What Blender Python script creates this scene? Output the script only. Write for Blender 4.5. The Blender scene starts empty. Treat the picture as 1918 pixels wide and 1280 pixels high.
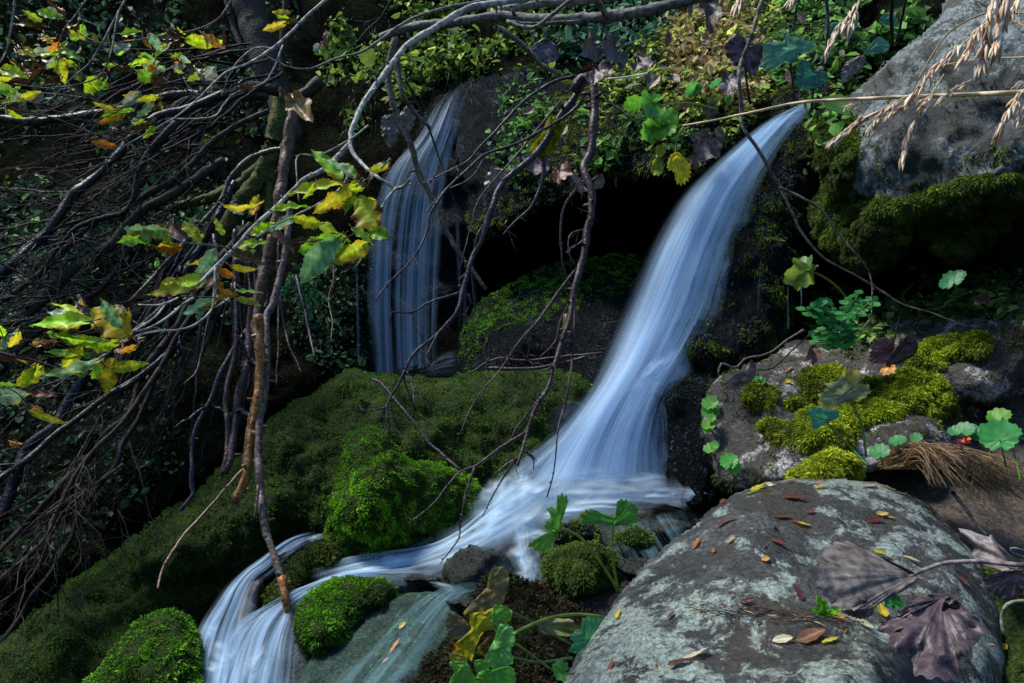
import bpy, math, random
import numpy as np
from mathutils import Vector, Matrix
from mathutils.bvhtree import BVHTree

random.seed(7)
RNG = np.random.default_rng(7)
C = bpy.context.scene.collection
SC = bpy.context.scene
R = math.radians

# ------------------------------------------------------------------ camera
W0, H0, LENS, PITCH = 1918, 1280, 24.0, R(12)
FPX = LENS / 36.0 * W0
CAM = np.array([0.0, 0.0, 1.6])
FWD = np.array([0, math.cos(PITCH), -math.sin(PITCH)])
UPV = np.array([0, math.sin(PITCH), math.cos(PITCH)])
RGT = np.array([1.0, 0, 0])
cd = bpy.data.cameras.new('camera'); cd.lens = LENS; cd.sensor_width = 36
cd.clip_start = 0.02; cd.clip_end = 2000
cam = bpy.data.objects.new('camera', cd); C.objects.link(cam)
cam.location = CAM; cam.rotation_euler = (math.pi / 2 - PITCH, 0, 0)
SC.camera = cam

# ------------------------------------------------------------------ world, sun, exposure
SUN_EL, SUN_AZ = R(57), R(298)        # azimuth measured clockwise from +Y
w = bpy.data.worlds.new('World'); SC.world = w; w.use_nodes = True
nt = w.node_tree; nt.nodes.clear()
sky = nt.nodes.new('ShaderNodeTexSky'); sky.sky_type = 'NISHITA'; sky.sun_disc = False
sky.sun_elevation = SUN_EL; sky.sun_rotation = SUN_AZ; sky.altitude = 1500; sky.ozone_density = 3.5; sky.dust_density = 0.2
bg = nt.nodes.new('ShaderNodeBackground'); bg.inputs[1].default_value = 0.13
ow = nt.nodes.new('ShaderNodeOutputWorld')
nt.links.new(sky.outputs[0], bg.inputs[0]); nt.links.new(bg.outputs[0], ow.inputs[0])
sl = bpy.data.lights.new('sun', 'SUN'); sl.energy = 2.6; sl.angle = R(14); sl.color = (1.0, 0.97, 0.88)
sun = bpy.data.objects.new('sun', sl); C.objects.link(sun)
sd = Vector((math.sin(SUN_AZ) * math.cos(SUN_EL), math.cos(SUN_AZ) * math.cos(SUN_EL), math.sin(SUN_EL)))
sun.rotation_euler = sd.to_track_quat('Z', 'Y').to_euler()
SC.view_settings.view_transform = 'Standard'; SC.view_settings.look = 'None'
SC.view_settings.exposure = 1.35; SC.view_settings.gamma = 1
SC.cycles.transparent_max_bounces = 24
SC.cycles.max_bounces = 6

# ------------------------------------------------------------------ maths
def P(u, v, d):
    u = np.asarray(u, float); v = np.asarray(v, float); d = np.asarray(d, float)
    x = (u - W0 / 2) / FPX * d; y = (H0 / 2 - v) / FPX * d
    return CAM + d[..., None] * FWD + x[..., None] * RGT + y[..., None] * UPV
def UV(p):
    q = np.asarray(p) - CAM
    d = np.maximum(q @ FWD, 1e-3)
    return np.stack([W0 / 2 + (q @ RGT) / d * FPX, H0 / 2 - (q @ UPV) / d * FPX, d], -1)
_h = RNG.permutation(4096)
_g = RNG.normal(size=(4096, 3)); _g /= np.linalg.norm(_g, axis=1)[:, None]
def noise3(p):
    p = np.asarray(p, float); i = np.floor(p).astype(np.int64); f = p - i
    s = f * f * f * (f * (f * 6 - 15) + 10); out = 0
    for dx in (0, 1):
        for dy in (0, 1):
            for dz in (0, 1):
                k = _h[(_h[(_h[(i[..., 0] + dx) & 4095] + i[..., 1] + dy) & 4095] + i[..., 2] + dz) & 4095]
                g = _g[k]
                dot = g[..., 0] * (f[..., 0] - dx) + g[..., 1] * (f[..., 1] - dy) + g[..., 2] * (f[..., 2] - dz)
                wgt = (s[..., 0] if dx else 1 - s[..., 0]) * (s[..., 1] if dy else 1 - s[..., 1]) * (s[..., 2] if dz else 1 - s[..., 2])
                out = out + wgt * dot
    return out * 1.6
def fbm(p, o=4, gain=0.5):
    a, t = 1.0, 0
    for k in range(o):
        t = t + a * noise3(np.asarray(p) * 2 ** k + 17.3 * k); a *= gain
    return t
def smooth(x, a, b):
    t = np.clip((x - a) / (b - a), 0, 1); return t * t * (3 - 2 * t)
def catmull(pts, n, closed=False):
    pts = np.asarray(pts, float); m = len(pts)
    if closed: q = np.vstack([pts[-1], pts, pts[0], pts[1]]); seg = m
    else: q = np.vstack([2 * pts[0] - pts[1], pts, 2 * pts[-1] - pts[-2]]); seg = m - 1
    L = np.array([np.linalg.norm(q[k + 2] - q[k + 1]) for k in range(seg)]) + 1e-9
    cum = np.concatenate([[0], np.cumsum(L)])
    s = np.linspace(0, cum[-1], n, endpoint=not closed)
    k = np.clip(np.searchsorted(cum, s, side='right') - 1, 0, seg - 1)
    t = ((s - cum[k]) / L[k])[:, None]
    a, b, c, d = q[k], q[k + 1], q[k + 2], q[k + 3]
    return 0.5 * (2 * b + (c - a) * t + (2 * a - 5 * b + 4 * c - d) * t ** 2 + (3 * b - a - 3 * c + d) * t ** 3)
def sdf(poly, pts):
    a = poly; b = np.roll(poly, -1, 0); out = np.empty(len(pts)); cp = np.empty((len(pts), 2))
    for s in range(0, len(pts), 4000):
        p = pts[s:s + 4000, None, :]; ab = (b - a)[None]
        t = np.clip(((p - a) * ab).sum(-1) / (ab ** 2).sum(-1), 0, 1)
        q = a + t[..., None] * ab; dd = np.linalg.norm(p - q, axis=-1); j = dd.argmin(1)
        dist = dd[np.arange(len(j)), j]; cp[s:s + 4000] = q[np.arange(len(j)), j]
        y, x = p[..., 1], p[..., 0]
        cr = ((a[:, 1] > y) != (b[:, 1] > y)) & (x < (b[:, 0] - a[:, 0]) * (y - a[:, 1]) / (b[:, 1] - a[:, 1] + 1e-12) + a[:, 0])
        out[s:s + 4000] = np.where(cr.sum(1) % 2 == 1, dist, -dist)
    return out, cp
def inpoly(poly, uv, soft=0):
    return sdf(np.asarray(poly, float), np.asarray(uv, float)[:, :2])[0]
def depth_field(ctrl):
    c = np.asarray(ctrl, float)
    A = np.c_[c[:, :2] / 1000, np.ones(len(c))]
    if len(c) >= 4: sol = np.linalg.lstsq(A, c[:, 2], rcond=None)[0]
    else: sol = np.array([0, 0, c[:, 2].mean()])
    res = c[:, 2] - A @ sol
    def f(u, v):
        u = np.asarray(u, float); v = np.asarray(v, float)
        base = sol[0] * np.clip(u, -1500, 3500) / 1000 + sol[1] * np.clip(v, -900, 2000) / 1000 + sol[2]
        r2 = (u[..., None] - c[:, 0]) ** 2 + (v[..., None] - c[:, 1]) ** 2 + 900
        ww = 1 / r2 ** 1.5
        return base + (ww * res).sum(-1) / ww.sum(-1)
    return f

# ------------------------------------------------------------------ objects
def tag(o, label=None, cat=None, group=None, kind=None):
    if label: o['label'] = label
    if cat: o['category'] = cat
    if group: o['group'] = group
    if kind: o['kind'] = kind
    return o
def empty(name, loc, label, cat, group=None):
    o = bpy.data.objects.new(name, None); C.objects.link(o); o.location = Vector(loc); o.empty_display_size = 0.05
    return tag(o, label, cat, group)
def mesh(name, V, F, mat, parent=None, col=None, smoothf=True, uv=None, origin=None):
    V = np.asarray(V, float)
    if isinstance(F, np.ndarray): F = [F]
    F = [np.asarray(f, np.int64) for f in F if len(f)]
    if origin is None:
        origin = np.array(parent.matrix_world.translation) if parent is not None else np.array([V[:, 0].mean(), V[:, 1].mean(), V[:, 2].min()])
    if parent is not None: origin = np.array(parent['_o']) if '_o' in parent else origin
    me = bpy.data.meshes.new(name)
    me.vertices.add(len(V)); me.vertices.foreach_set('co', (V - origin).astype(np.float32).ravel())
    nl = sum(f.size for f in F); npoly = sum(len(f) for f in F)
    me.loops.add(nl); me.polygons.add(npoly)
    li = np.concatenate([f.ravel() for f in F])
    tot = np.concatenate([np.full(len(f), f.shape[1]) for f in F])
    st = np.concatenate([[0], np.cumsum(tot)[:-1]])
    me.loops.foreach_set('vertex_index', li.astype(np.int32))
    me.polygons.foreach_set('loop_start', st.astype(np.int32))
    me.polygons.foreach_set('use_smooth', np.full(npoly, smoothf))
    if col is not None:
        at = me.color_attributes.new('Col', 'FLOAT_COLOR', 'POINT')
        c = np.ones((len(V), 4), np.float32); col = np.asarray(col); c[:, :col.shape[1]] = col
        at.data.foreach_set('color', c.ravel())
    if uv is not None:
        ul = me.uv_layers.new(name='UVMap'); ul.data.foreach_set('uv', uv[li].astype(np.float32).ravel())
    me.update(); me.validate()
    me.materials.append(mat)
    o = bpy.data.objects.new(name, me); C.objects.link(o)
    if parent is not None:
        o.parent = parent
    else:
        o.location = Vector(origin); 
    o['_o'] = [float(x) for x in origin]
    return o
def root(name, loc, label, cat, group=None):
    o = empty(name, loc, label, cat, group); o['_o'] = [float(x) for x in loc]; return o
def normals(V, F):
    N = np.zeros_like(V)
    for f in ([F] if isinstance(F, np.ndarray) else F):
        if not len(f): continue
        a = np.cross(V[f[:, 1]] - V[f[:, 0]], V[f[:, 2]] - V[f[:, 0]])
        if f.shape[1] == 4: a = np.cross(V[f[:, 2]] - V[f[:, 0]], V[f[:, 3]] - V[f[:, 1]])
        for k in range(f.shape[1]): np.add.at(N, f[:, k], a)
    return N / (np.linalg.norm(N, axis=1)[:, None] + 1e-12)

# ------------------------------------------------------------------ materials
def newmat(name):
    m = bpy.data.materials.new(name); m.use_nodes = True; t = m.node_tree; t.nodes.clear()
    def n(kind, **kw):
        x = t.nodes.new('ShaderNode' + kind)
        for k, v in kw.items(): setattr(x, k, v)
        return x
    L = lambda a, b: t.links.new(a, b)
    return m, n, L
def ramp(n, stops):
    r = n('ValToRGB'); e = r.color_ramp.elements
    while len(e) < len(stops): e.new(0.5)
    for q, (p, c) in zip(e, stops):
        q.position = p; q.color = (*c, 1) if len(c) == 3 else c
    return r
def g3(x): return (x, x, x)
def rock_mat(name, cols, scale=6, rough=0.75, lichen=None, lichen_scale=5, lichen_cut=0.56, bump=0.5, streak=False, wet=0.0, spec=0.5, brown=None, patchy=False, glint=0):
    m, n, L = newmat(name)
    tc = n('TexCoord'); mp = n('Mapping'); L(tc.outputs['Object'], mp.inputs[0])
    if streak: mp.inputs['Scale'].default_value = (1, 1, 0.3)
    a = n('TexNoise'); a.inputs['Scale'].default_value = scale; a.inputs['Detail'].default_value = 9; a.inputs['Roughness'].default_value = 0.7
    L(mp.outputs[0], a.inputs['Vector'])
    k = len(cols); r = ramp(n, [(0.3 + 0.4 * i / (k - 1), c) for i, c in enumerate(cols)]); L(a.outputs[0], r.inputs[0])
    out = r.outputs[0]
    f = n('TexNoise'); f.inputs['Scale'].default_value = max(60, scale * 11); f.inputs['Detail'].default_value = 5; f.inputs['Roughness'].default_value = .75
    L(mp.outputs[0], f.inputs['Vector'])
    fr = ramp(n, [(0.36, g3(0.18)), (0.5, g3(.8)), (0.66, g3(2.3))]); L(f.outputs[0], fr.inputs[0])
    mu = n('MixRGB', blend_type='MULTIPLY'); mu.inputs[0].default_value = 1; L(out, mu.inputs[1]); L(fr.outputs[0], mu.inputs[2]); out = mu.outputs[0]
    if brown:
        b = n('TexNoise'); b.inputs['Scale'].default_value = scale * .7; b.inputs['Detail'].default_value = 6; L(mp.outputs[0], b.inputs['Vector'])
        mpv = n('Mapping'); mpv.inputs['Location'].default_value = (9, 3, 5); L(tc.outputs['Object'], mpv.inputs[0]); L(mpv.outputs[0], b.inputs['Vector'])
        br = ramp(n, [(0.5, g3(0)), (0.62, g3(.9))]); L(b.outputs[0], br.inputs[0])
        mb = n('MixRGB'); L(br.outputs[0], mb.inputs[0]); L(out, mb.inputs[1]); mb.inputs[2].default_value = (*brown, 1); out = mb.outputs[0]
    if lichen:
        b = n('TexNoise'); b.inputs['Scale'].default_value = lichen_scale; b.inputs['Detail'].default_value = 12; b.inputs['Roughness'].default_value = 0.72
        b.inputs['Distortion'].default_value = 0.3
        L(tc.outputs['Object'], b.inputs['Vector'])
        src = b.outputs[0]
        if patchy:      # colonies gather in some places and leave others bare
            lo_ = n('TexNoise'); lo_.inputs['Scale'].default_value = 2.2; lo_.inputs['Detail'].default_value = 3; L(tc.outputs['Object'], lo_.inputs['Vector'])
            vo = n('TexVoronoi', feature='F1'); vo.inputs['Scale'].default_value = 16; L(tc.outputs['Object'], vo.inputs['Vector'])
            m1 = n('Math', operation='MULTIPLY_ADD'); L(lo_.outputs[0], m1.inputs[0]); m1.inputs[1].default_value = .55; L(src, m1.inputs[2])
            m2 = n('Math', operation='MULTIPLY_ADD'); L(vo.outputs['Distance'], m2.inputs[0]); m2.inputs[1].default_value = -.16; L(m1.outputs[0], m2.inputs[2])
            m3 = n('Math', operation='SUBTRACT'); L(m2.outputs[0], m3.inputs[0]); m3.inputs[1].default_value = .195; src = m3.outputs[0]
        gr = n('TexNoise'); gr.inputs['Scale'].default_value = 95; gr.inputs['Detail'].default_value = 6; gr.inputs['Roughness'].default_value = .8; L(tc.outputs['Object'], gr.inputs['Vector'])
        g1 = n('Math', operation='MULTIPLY_ADD'); L(gr.outputs[0], g1.inputs[0]); g1.inputs[1].default_value = .34; L(src, g1.inputs[2]); g2 = n('Math', operation='SUBTRACT'); L(g1.outputs[0], g2.inputs[0]); g2.inputs[1].default_value = .17
        br = ramp(n, [(lichen_cut, g3(0)), (lichen_cut + 0.05, g3(1))]); L(g2.outputs[0], br.inputs[0])
        c2 = n('TexNoise'); c2.inputs['Scale'].default_value = lichen_scale * 10; c2.inputs['Detail'].default_value = 8; c2.inputs['Roughness'].default_value = .8; L(tc.outputs['Object'], c2.inputs['Vector'])
        lr = ramp(n, [(0.38, tuple(x * .12 for x in lichen)), (0.46, tuple(x * .6 for x in lichen)), (0.53, lichen), (0.64, tuple(min(1, x * 1.7) for x in lichen))]); L(c2.outputs[0], lr.inputs[0])
        mb = n('MixRGB'); L(br.outputs[0], mb.inputs[0]); L(out, mb.inputs[1]); L(lr.outputs[0], mb.inputs[2]); out = mb.outputs[0]
    if glint:       # sparkle of water drops on wet rock, painted into the colour as bluish flecks
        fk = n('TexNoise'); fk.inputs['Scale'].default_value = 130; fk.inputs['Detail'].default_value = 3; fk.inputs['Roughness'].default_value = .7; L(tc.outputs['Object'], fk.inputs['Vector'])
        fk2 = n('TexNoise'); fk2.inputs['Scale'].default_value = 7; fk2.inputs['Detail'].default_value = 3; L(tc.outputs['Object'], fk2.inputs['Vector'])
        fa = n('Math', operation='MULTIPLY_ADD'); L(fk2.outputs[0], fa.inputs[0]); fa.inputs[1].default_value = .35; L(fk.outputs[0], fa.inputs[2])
        fr2 = ramp(n, [(glint, g3(0)), (glint + .06, g3(1))]); L(fa.outputs[0], fr2.inputs[0])
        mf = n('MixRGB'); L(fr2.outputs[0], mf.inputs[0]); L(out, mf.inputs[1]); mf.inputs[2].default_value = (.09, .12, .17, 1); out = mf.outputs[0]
    p = n('BsdfPrincipled'); L(out, p.inputs['Base Color'])
    p.inputs['Specular IOR Level'].default_value = spec
    rr = ramp(n, [(0.35, g3(max(0.05, rough - .3 * (1 + wet)))), (0.65, g3(rough))]); L(f.outputs[0], rr.inputs[0]); L(rr.outputs[0], p.inputs['Roughness'])
    bp = n('Bump'); bp.inputs['Strength'].default_value = bump; bp.inputs['Distance'].default_value = 0.02
    ad = n('Math', operation='ADD'); L(a.outputs[0], ad.inputs[0]); sc = n('Math', operation='MULTIPLY'); sc.inputs[1].default_value = .35; L(f.outputs[0], sc.inputs[0]); L(sc.outputs[0], ad.inputs[1])
    L(ad.outputs[0], bp.inputs['Height']); L(bp.outputs[0], p.inputs['Normal'])
    o = n('OutputMaterial')
    if glint:       # black wet rock: almost all diffuse, with a thin film that only glints
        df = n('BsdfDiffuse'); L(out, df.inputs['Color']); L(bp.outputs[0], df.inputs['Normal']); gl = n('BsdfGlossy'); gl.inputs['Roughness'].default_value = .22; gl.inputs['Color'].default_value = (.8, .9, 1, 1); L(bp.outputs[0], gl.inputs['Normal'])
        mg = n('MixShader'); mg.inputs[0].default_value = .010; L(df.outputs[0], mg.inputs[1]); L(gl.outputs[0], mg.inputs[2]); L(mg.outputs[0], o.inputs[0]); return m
    L(p.outputs[0], o.inputs[0]); return m
def attr_mat(name, rough=0.6, trans=0.0, spots=0.0, spot_col=(0.12, 0.04, 0.012), vary=0.3, scale=60, spec=0.4, bump=0.0):
    m, n, L = newmat(name)
    at = n('Attribute', attribute_name='Col'); tc = n('TexCoord')
    a = n('TexNoise'); a.inputs['Scale'].default_value = scale; a.inputs['Detail'].default_value = 5; L(tc.outputs['Object'], a.inputs['Vector'])
    vr = ramp(n, [(0.3, g3(1 - vary)), (0.7, g3(1 + vary))]); L(a.outputs[0], vr.inputs[0])
    mu = n('MixRGB', blend_type='MULTIPLY'); mu.inputs[0].default_value = 1; L(at.outputs['Color'], mu.inputs[1]); L(vr.outputs[0], mu.inputs[2]); out = mu.outputs[0]
    if spots > 0:   # brown decay: alpha of Col says how much of the leaf is brown
        b = n('TexNoise'); b.inputs['Scale'].default_value = scale * .6; b.inputs['Detail'].default_value = 6; b.inputs['Roughness'].default_value = .65; L(tc.outputs['Object'], b.inputs['Vector'])
        ad = n('Math', operation='ADD'); L(b.outputs[0], ad.inputs[0]); L(at.outputs['Alpha'], ad.inputs[1])
        br = ramp(n, [(0.60, g3(0)), (0.66, g3(1))]); 
        sb = n('Math', operation='SUBTRACT'); L(ad.outputs[0], sb.inputs[0]); sb.inputs[1].default_value = 0.3; L(sb.outputs[0], br.inputs[0])
        yr = ramp(n, [(0.44, g3(0)), (0.60, g3(1))]); L(sb.outputs[0], yr.inputs[0])
        my = n('MixRGB'); my.inputs[2].default_value = (0.55, 0.38, 0.02, 1); L(yr.outputs[0], my.inputs[0]); L(out, my.inputs[1])
        mb = n('MixRGB'); L(br.outputs[0], mb.inputs[0]); L(my.outputs[0], mb.inputs[1]); mb.inputs[2].default_value = (*spot_col, 1); out = mb.outputs[0]
    p = n('BsdfPrincipled'); L(out, p.inputs['Base Color']); p.inputs['Roughness'].default_value = rough; p.inputs['Specular IOR Level'].default_value = spec
    if bump:
        bp = n('Bump'); bp.inputs['Strength'].default_value = bump; bp.inputs['Distance'].default_value = 0.004; L(a.outputs[0], bp.inputs['Height']); L(bp.outputs[0], p.inputs['Normal'])
    o = n('OutputMaterial')
    if trans > 0:
        tr = n('BsdfTranslucent'); L(out, tr.inputs[0]); mx = n('MixShader'); mx.inputs[0].default_value = trans
        L(p.outputs[0], mx.inputs[1]); L(tr.outputs[0], mx.inputs[2]); L(mx.outputs[0], o.inputs[0])
    else: L(p.outputs[0], o.inputs[0])
    return m
def water_mat(name, fx=30, fy=1.2, lo=0.35, hi=0.7, amin=0.0, amax=1.0, col=(.46, .70, .98), edge=0.12, soft=0.0):
    # silky falling water: fine streaks along the flow (UV y), thinning out at the edges (Col alpha)
    m, n, L = newmat(name)
    tc = n('TexCoord'); at = n('Attribute', attribute_name='Col')
    def streak(sx, sy, det, loc):
        mp = n('Mapping'); mp.inputs['Scale'].default_value = (sx, sy, 1); mp.inputs['Location'].default_value = (loc, loc * .7, 0)
        L(tc.outputs['UV'], mp.inputs[0])
        t = n('TexNoise'); t.inputs['Scale'].default_value = 1; t.inputs['Detail'].default_value = det; t.inputs['Roughness'].default_value = .6; t.inputs['Distortion'].default_value = .1
        L(mp.outputs[0], t.inputs['Vector']); return t.outputs[0]
    a = streak(fx, fy, 4, 0); b = streak(fx * .22, fy * .8, 3, 5); c = streak(fx * 3.5, fy * 1.5, 2, 9)
    s1 = n('Math', operation='MULTIPLY_ADD'); L(a, s1.inputs[0]); s1.inputs[1].default_value = .42; s1.inputs[2].default_value = 0
    s2 = n('Math', operation='MULTIPLY_ADD'); L(b, s2.inputs[0]); s2.inputs[1].default_value = .34; L(s1.outputs[0], s2.inputs[2])
    s3 = n('Math', operation='MULTIPLY_ADD'); L(c, s3.inputs[0]); s3.inputs[1].default_value = .24; L(s2.outputs[0], s3.inputs[2])
    mr = n('MapRange'); mr.inputs['From Min'].default_value = lo; mr.inputs['From Max'].default_value = hi
    mr.inputs['To Min'].default_value = amin; mr.inputs['To Max'].default_value = amax
    L(s3.outputs[0], mr.inputs['Value'])
    mu = n('Math', operation='MULTIPLY'); L(mr.outputs[0], mu.inputs[0]); L(at.outputs['Alpha'], mu.inputs[1]); mu.use_clamp = True
    p = n('BsdfPrincipled'); p.inputs['Base Color'].default_value = (*col, 1); p.inputs['Roughness'].default_value = .45; p.inputs['Specular IOR Level'].default_value = .3
    bp = n('Bump'); bp.inputs['Strength'].default_value = .2; bp.inputs['Distance'].default_value = .01; L(s3.outputs[0], bp.inputs['Height']); L(bp.outputs[0], p.inputs['Normal'])
    tr = n('BsdfTranslucent'); tr.inputs[0].default_value = (*col, 1)
    mx = n('MixShader'); mx.inputs[0].default_value = .35; L(p.outputs[0], mx.inputs[1]); L(tr.outputs[0], mx.inputs[2])
    tp = n('BsdfTransparent'); m2 = n('MixShader'); L(mu.outputs[0], m2.inputs[0]); L(tp.outputs[0], m2.inputs[1]); L(mx.outputs[0], m2.inputs[2])
    o = n('OutputMaterial'); L(m2.outputs[0], o.inputs[0]); return m

M = {}
M['wet'] = rock_mat('wet_black_rock', [(0.001, 0.0015, 0.002), (0.0025, 0.0033, 0.003), (0.007, 0.009, 0.007)], 18, rough=.42, bump=1.0, streak=True, wet=.6, spec=.14, glint=.80)
M['under'] = rock_mat('dark_rock', [(0.01, 0.009, 0.007), (0.03, 0.028, 0.022), (0.06, 0.055, 0.045)], 8, rough=.75, bump=.9)
M['mossbase'] = rock_mat('moss_mat', [(0.006, 0.013, 0.003), (0.018, 0.035, 0.005), (0.04, 0.06, 0.008)], 10, rough=.95, bump=1.0, spec=.1)
M['lichen'] = rock_mat('lichen_boulder', [(0.005, 0.006, 0.006), (0.024, 0.026, 0.025), (0.075, 0.08, 0.075)], 7, rough=.6, lichen=(0.20, 0.245, 0.22), lichen_scale=11, lichen_cut=.475, bump=1.0, brown=(0.022, 0.018, 0.012), patchy=True)
M['grey'] = rock_mat('grey_boulder', [(0.004, 0.006, 0.005), (0.018, 0.022, 0.021), (0.065, 0.07, 0.068)], 6, rough=.85, brown=(0.012, 0.016, 0.008), lichen=(0.13, 0.16, 0.16), lichen_scale=7, lichen_cut=.50, patchy=True, bump=.9)
M['mid'] = rock_mat('speckled_boulder', [(0.007, 0.006, 0.005), (0.03, 0.025, 0.02), (0.09, 0.075, 0.06)], 8, rough=.7, lichen=(0.36, 0.35, 0.34), lichen_scale=9, lichen_cut=.54, bump=1.0)
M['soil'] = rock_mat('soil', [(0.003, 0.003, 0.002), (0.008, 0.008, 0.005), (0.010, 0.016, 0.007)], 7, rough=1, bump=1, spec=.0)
M['slope'] = rock_mat('blocker_slope', [(0.01, 0.016, 0.006), (0.03, 0.045, 0.015), (0.05, 0.07, 0.02)], 2, rough=1, bump=1, spec=.0)  # for the added slope that blocks low sky light
M['mud'] = rock_mat('mud', [(0.015, 0.01, 0.006), (0.04, 0.026, 0.014), (0.07, 0.045, 0.025)], 7, rough=.6, bump=.7)
M['bed'] = rock_mat('stream_bed', [(0.004, 0.005, 0.004), (0.014, 0.015, 0.011), (0.04, 0.034, 0.026)], 9, rough=.5, bump=1, wet=.6, spec=.3)
M['greenbed'] = rock_mat('green_bed', [(0.003, 0.009, 0.009), (0.012, 0.034, 0.024), (0.05, 0.10, 0.06)], 11, rough=.7, bump=.6, wet=.2, spec=.2)
M['moss'] = attr_mat('moss', rough=.8, trans=.25, vary=.25, scale=25, spec=.2)
M['leaf'] = attr_mat('leaf', rough=.42, trans=.5, spots=1, vary=.3, scale=55, spec=.25)
M['cover'] = attr_mat('small_leaf', rough=.5, trans=.4, vary=.3, scale=20, spec=.15)
M['dead'] = attr_mat('dead_leaf', rough=.5, trans=.08, vary=.7, scale=60, spec=.45, bump=1.0)
M['bark'] = attr_mat('bark', rough=.75, vary=.75, scale=80, spec=.2, bump=1.0)
M['wetbark'] = attr_mat('wet_bark', rough=.42, vary=.75, scale=90, spec=.22, bump=1.0)
M['straw'] = attr_mat('straw', rough=.5, vary=.2, scale=120, trans=.2)
M['fall'] = water_mat('falling_water', 58, .4, .40, .64, .03, .62)
M['fallthin'] = water_mat('thin_falling_water', 36, .5, .45, .66, 0, .8, col=(.45, .70, .98))
M['foam'] = water_mat('foam', 20, 1.1, .42, .64, .0, .62, col=(.58, .80, 1.0))
M['rapid'] = water_mat('rapid_water', 26, 1.0, .44, .64, .0, .66)
M['skim'] = water_mat('skimming_water', 22, .8, .44, .72, .0, .40, col=(.28, .52, .60))

# ------------------------------------------------------------------ builders
SOLIDS = {}      # name -> (V, F) for ray casting
def addsolid(key, V, F):
    fs = []
    for f in ([F] if isinstance(F, np.ndarray) else F): fs += [tuple(int(i) for i in r) for r in f]
    SOLIDS[key] = (BVHTree.FromPolygons([Vector(p) for p in V], fs), V, F)
def hit(key, u, v):
    """where the line of sight through (u, v) meets the solid(s) named"""
    d = Vector(P(u, v, 1.0) - CAM).normalized(); best = None
    for k in ([key] if isinstance(key, str) else key):
        loc, nrm, i, dist = SOLIDS[k][0].ray_cast(Vector(CAM), d)
        if loc is not None and (best is None or dist < best[2]): best = (np.array(loc), np.array(nrm), dist)
    if best is None: return None
    n = best[1]
    if n @ np.array(d) > 0: n = -n
    return best[0], n
def rock(key, outline, ctrl, Rpx, T, Tb=None, step=8, amp=0.02, freq=6, amp2=0.006, wob=3, ridged=0, lump=0, rim=.6):
    """a solid boulder: rounded outline, inflated towards the front and the back, then roughened"""
    Tb = Tb or T * 1.6
    o = np.asarray(outline, float); per = np.linalg.norm(np.roll(o, -1, 0) - o, axis=1).sum()
    o = catmull(o, int(per / 7), True)
    nn = noise3(np.c_[o / 45, np.full(len(o), len(key) * 3.3)]); cen = o.mean(0)
    dv = o - cen; dv /= np.linalg.norm(dv, axis=1)[:, None]; o = o + dv * nn[:, None] * wob
    lo, hi = o.min(0) - step, o.max(0) + step
    nx, ny = int((hi[0] - lo[0]) / step) + 2, int((hi[1] - lo[1]) / step) + 2
    gx, gy = np.meshgrid(lo[0] + np.arange(nx) * step, lo[1] + np.arange(ny) * step)
    g = np.c_[gx.ravel(), gy.ravel()]; s, cp = sdf(o, g)
    keep = s > -step * 0.75; bd = keep & (s < step * 0.3)
    g[bd] = cp[bd]; s = np.where(bd, 0, s)
    D = depth_field(ctrl)(g[:, 0], g[:, 1])
    x = np.clip(s / Rpx, 0, 1); pr = np.sqrt(np.maximum(0, 1 - (1 - x) ** 2))
    front = P(g[:, 0], g[:, 1], D - T * pr); back = P(g[:, 0], g[:, 1], D + Tb * pr)
    idf = np.full(len(g), -1); idb = np.full(len(g), -1)
    k = np.where(keep)[0]; idf[k] = np.arange(len(k)); n0 = len(k)
    ki = np.where(keep & ~bd)[0]; idb[ki] = n0 + np.arange(len(ki)); idb[bd] = idf[bd]
    V = np.vstack([front[k], back[ki]])
    q = (np.arange(ny - 1)[:, None] * nx + np.arange(nx - 1)[None]).ravel()
    quad = np.c_[q, q + nx, q + nx + 1, q + 1]; ok = keep[quad].all(1) & ~bd[quad].all(1); quad = quad[ok]
    lab = np.full(len(g), -1); lab[quad.ravel()] = quad.ravel()
    for _ in range(400):
        mn = lab[quad].min(1); new = lab.copy(); np.minimum.at(new, quad.ravel(), np.repeat(mn, 4))
        if (new == lab).all(): break
        lab = new
    ids, ct = np.unique(lab[quad[:, 0]], return_counts=True); quad = quad[lab[quad[:, 0]] == ids[ct.argmax()]]
    F = np.vstack([idf[quad], idb[quad][:, ::-1]])
    prs = np.r_[pr[k], pr[ki]]; E = np.vstack([F[:, [0, 1]], F[:, [1, 2]], F[:, [2, 3]], F[:, [3, 0]]]); E = np.vstack([E, E[:, ::-1]]); wt = (1 - smooth(prs, .35, .8))[:, None] * .45
    for _ in range(2):      # ease the seam between the two halves
        acc = np.zeros_like(V); np.add.at(acc, E[:, 0], V[E[:, 1]]); cnt = np.bincount(E[:, 0], minlength=len(V))[:, None]; V = V * (1 - wt) + wt * acc / np.maximum(cnt, 1)
    N = normals(V, F); sd_ = hash(key) % 97 if False else sum(map(ord, key)) % 97
    dsp = amp * fbm(V * freq + sd_, 4) + amp2 * fbm(V * freq * 5 + sd_, 3)
    if ridged: dsp = dsp + ridged * (0.5 - np.abs(noise3(V * freq * .8 + sd_ + 5)) * 1.6)
    if lump: dsp = dsp + lump * np.abs(noise3(V * 14 + sd_))
    prv = np.r_[pr[k], pr[ki]]; dsp = dsp * (rim + (1 - rim) * smooth(prv, .3, .95))
    V = V + N * dsp[:, None]
    addsolid(key, V, F); return V, F
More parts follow.
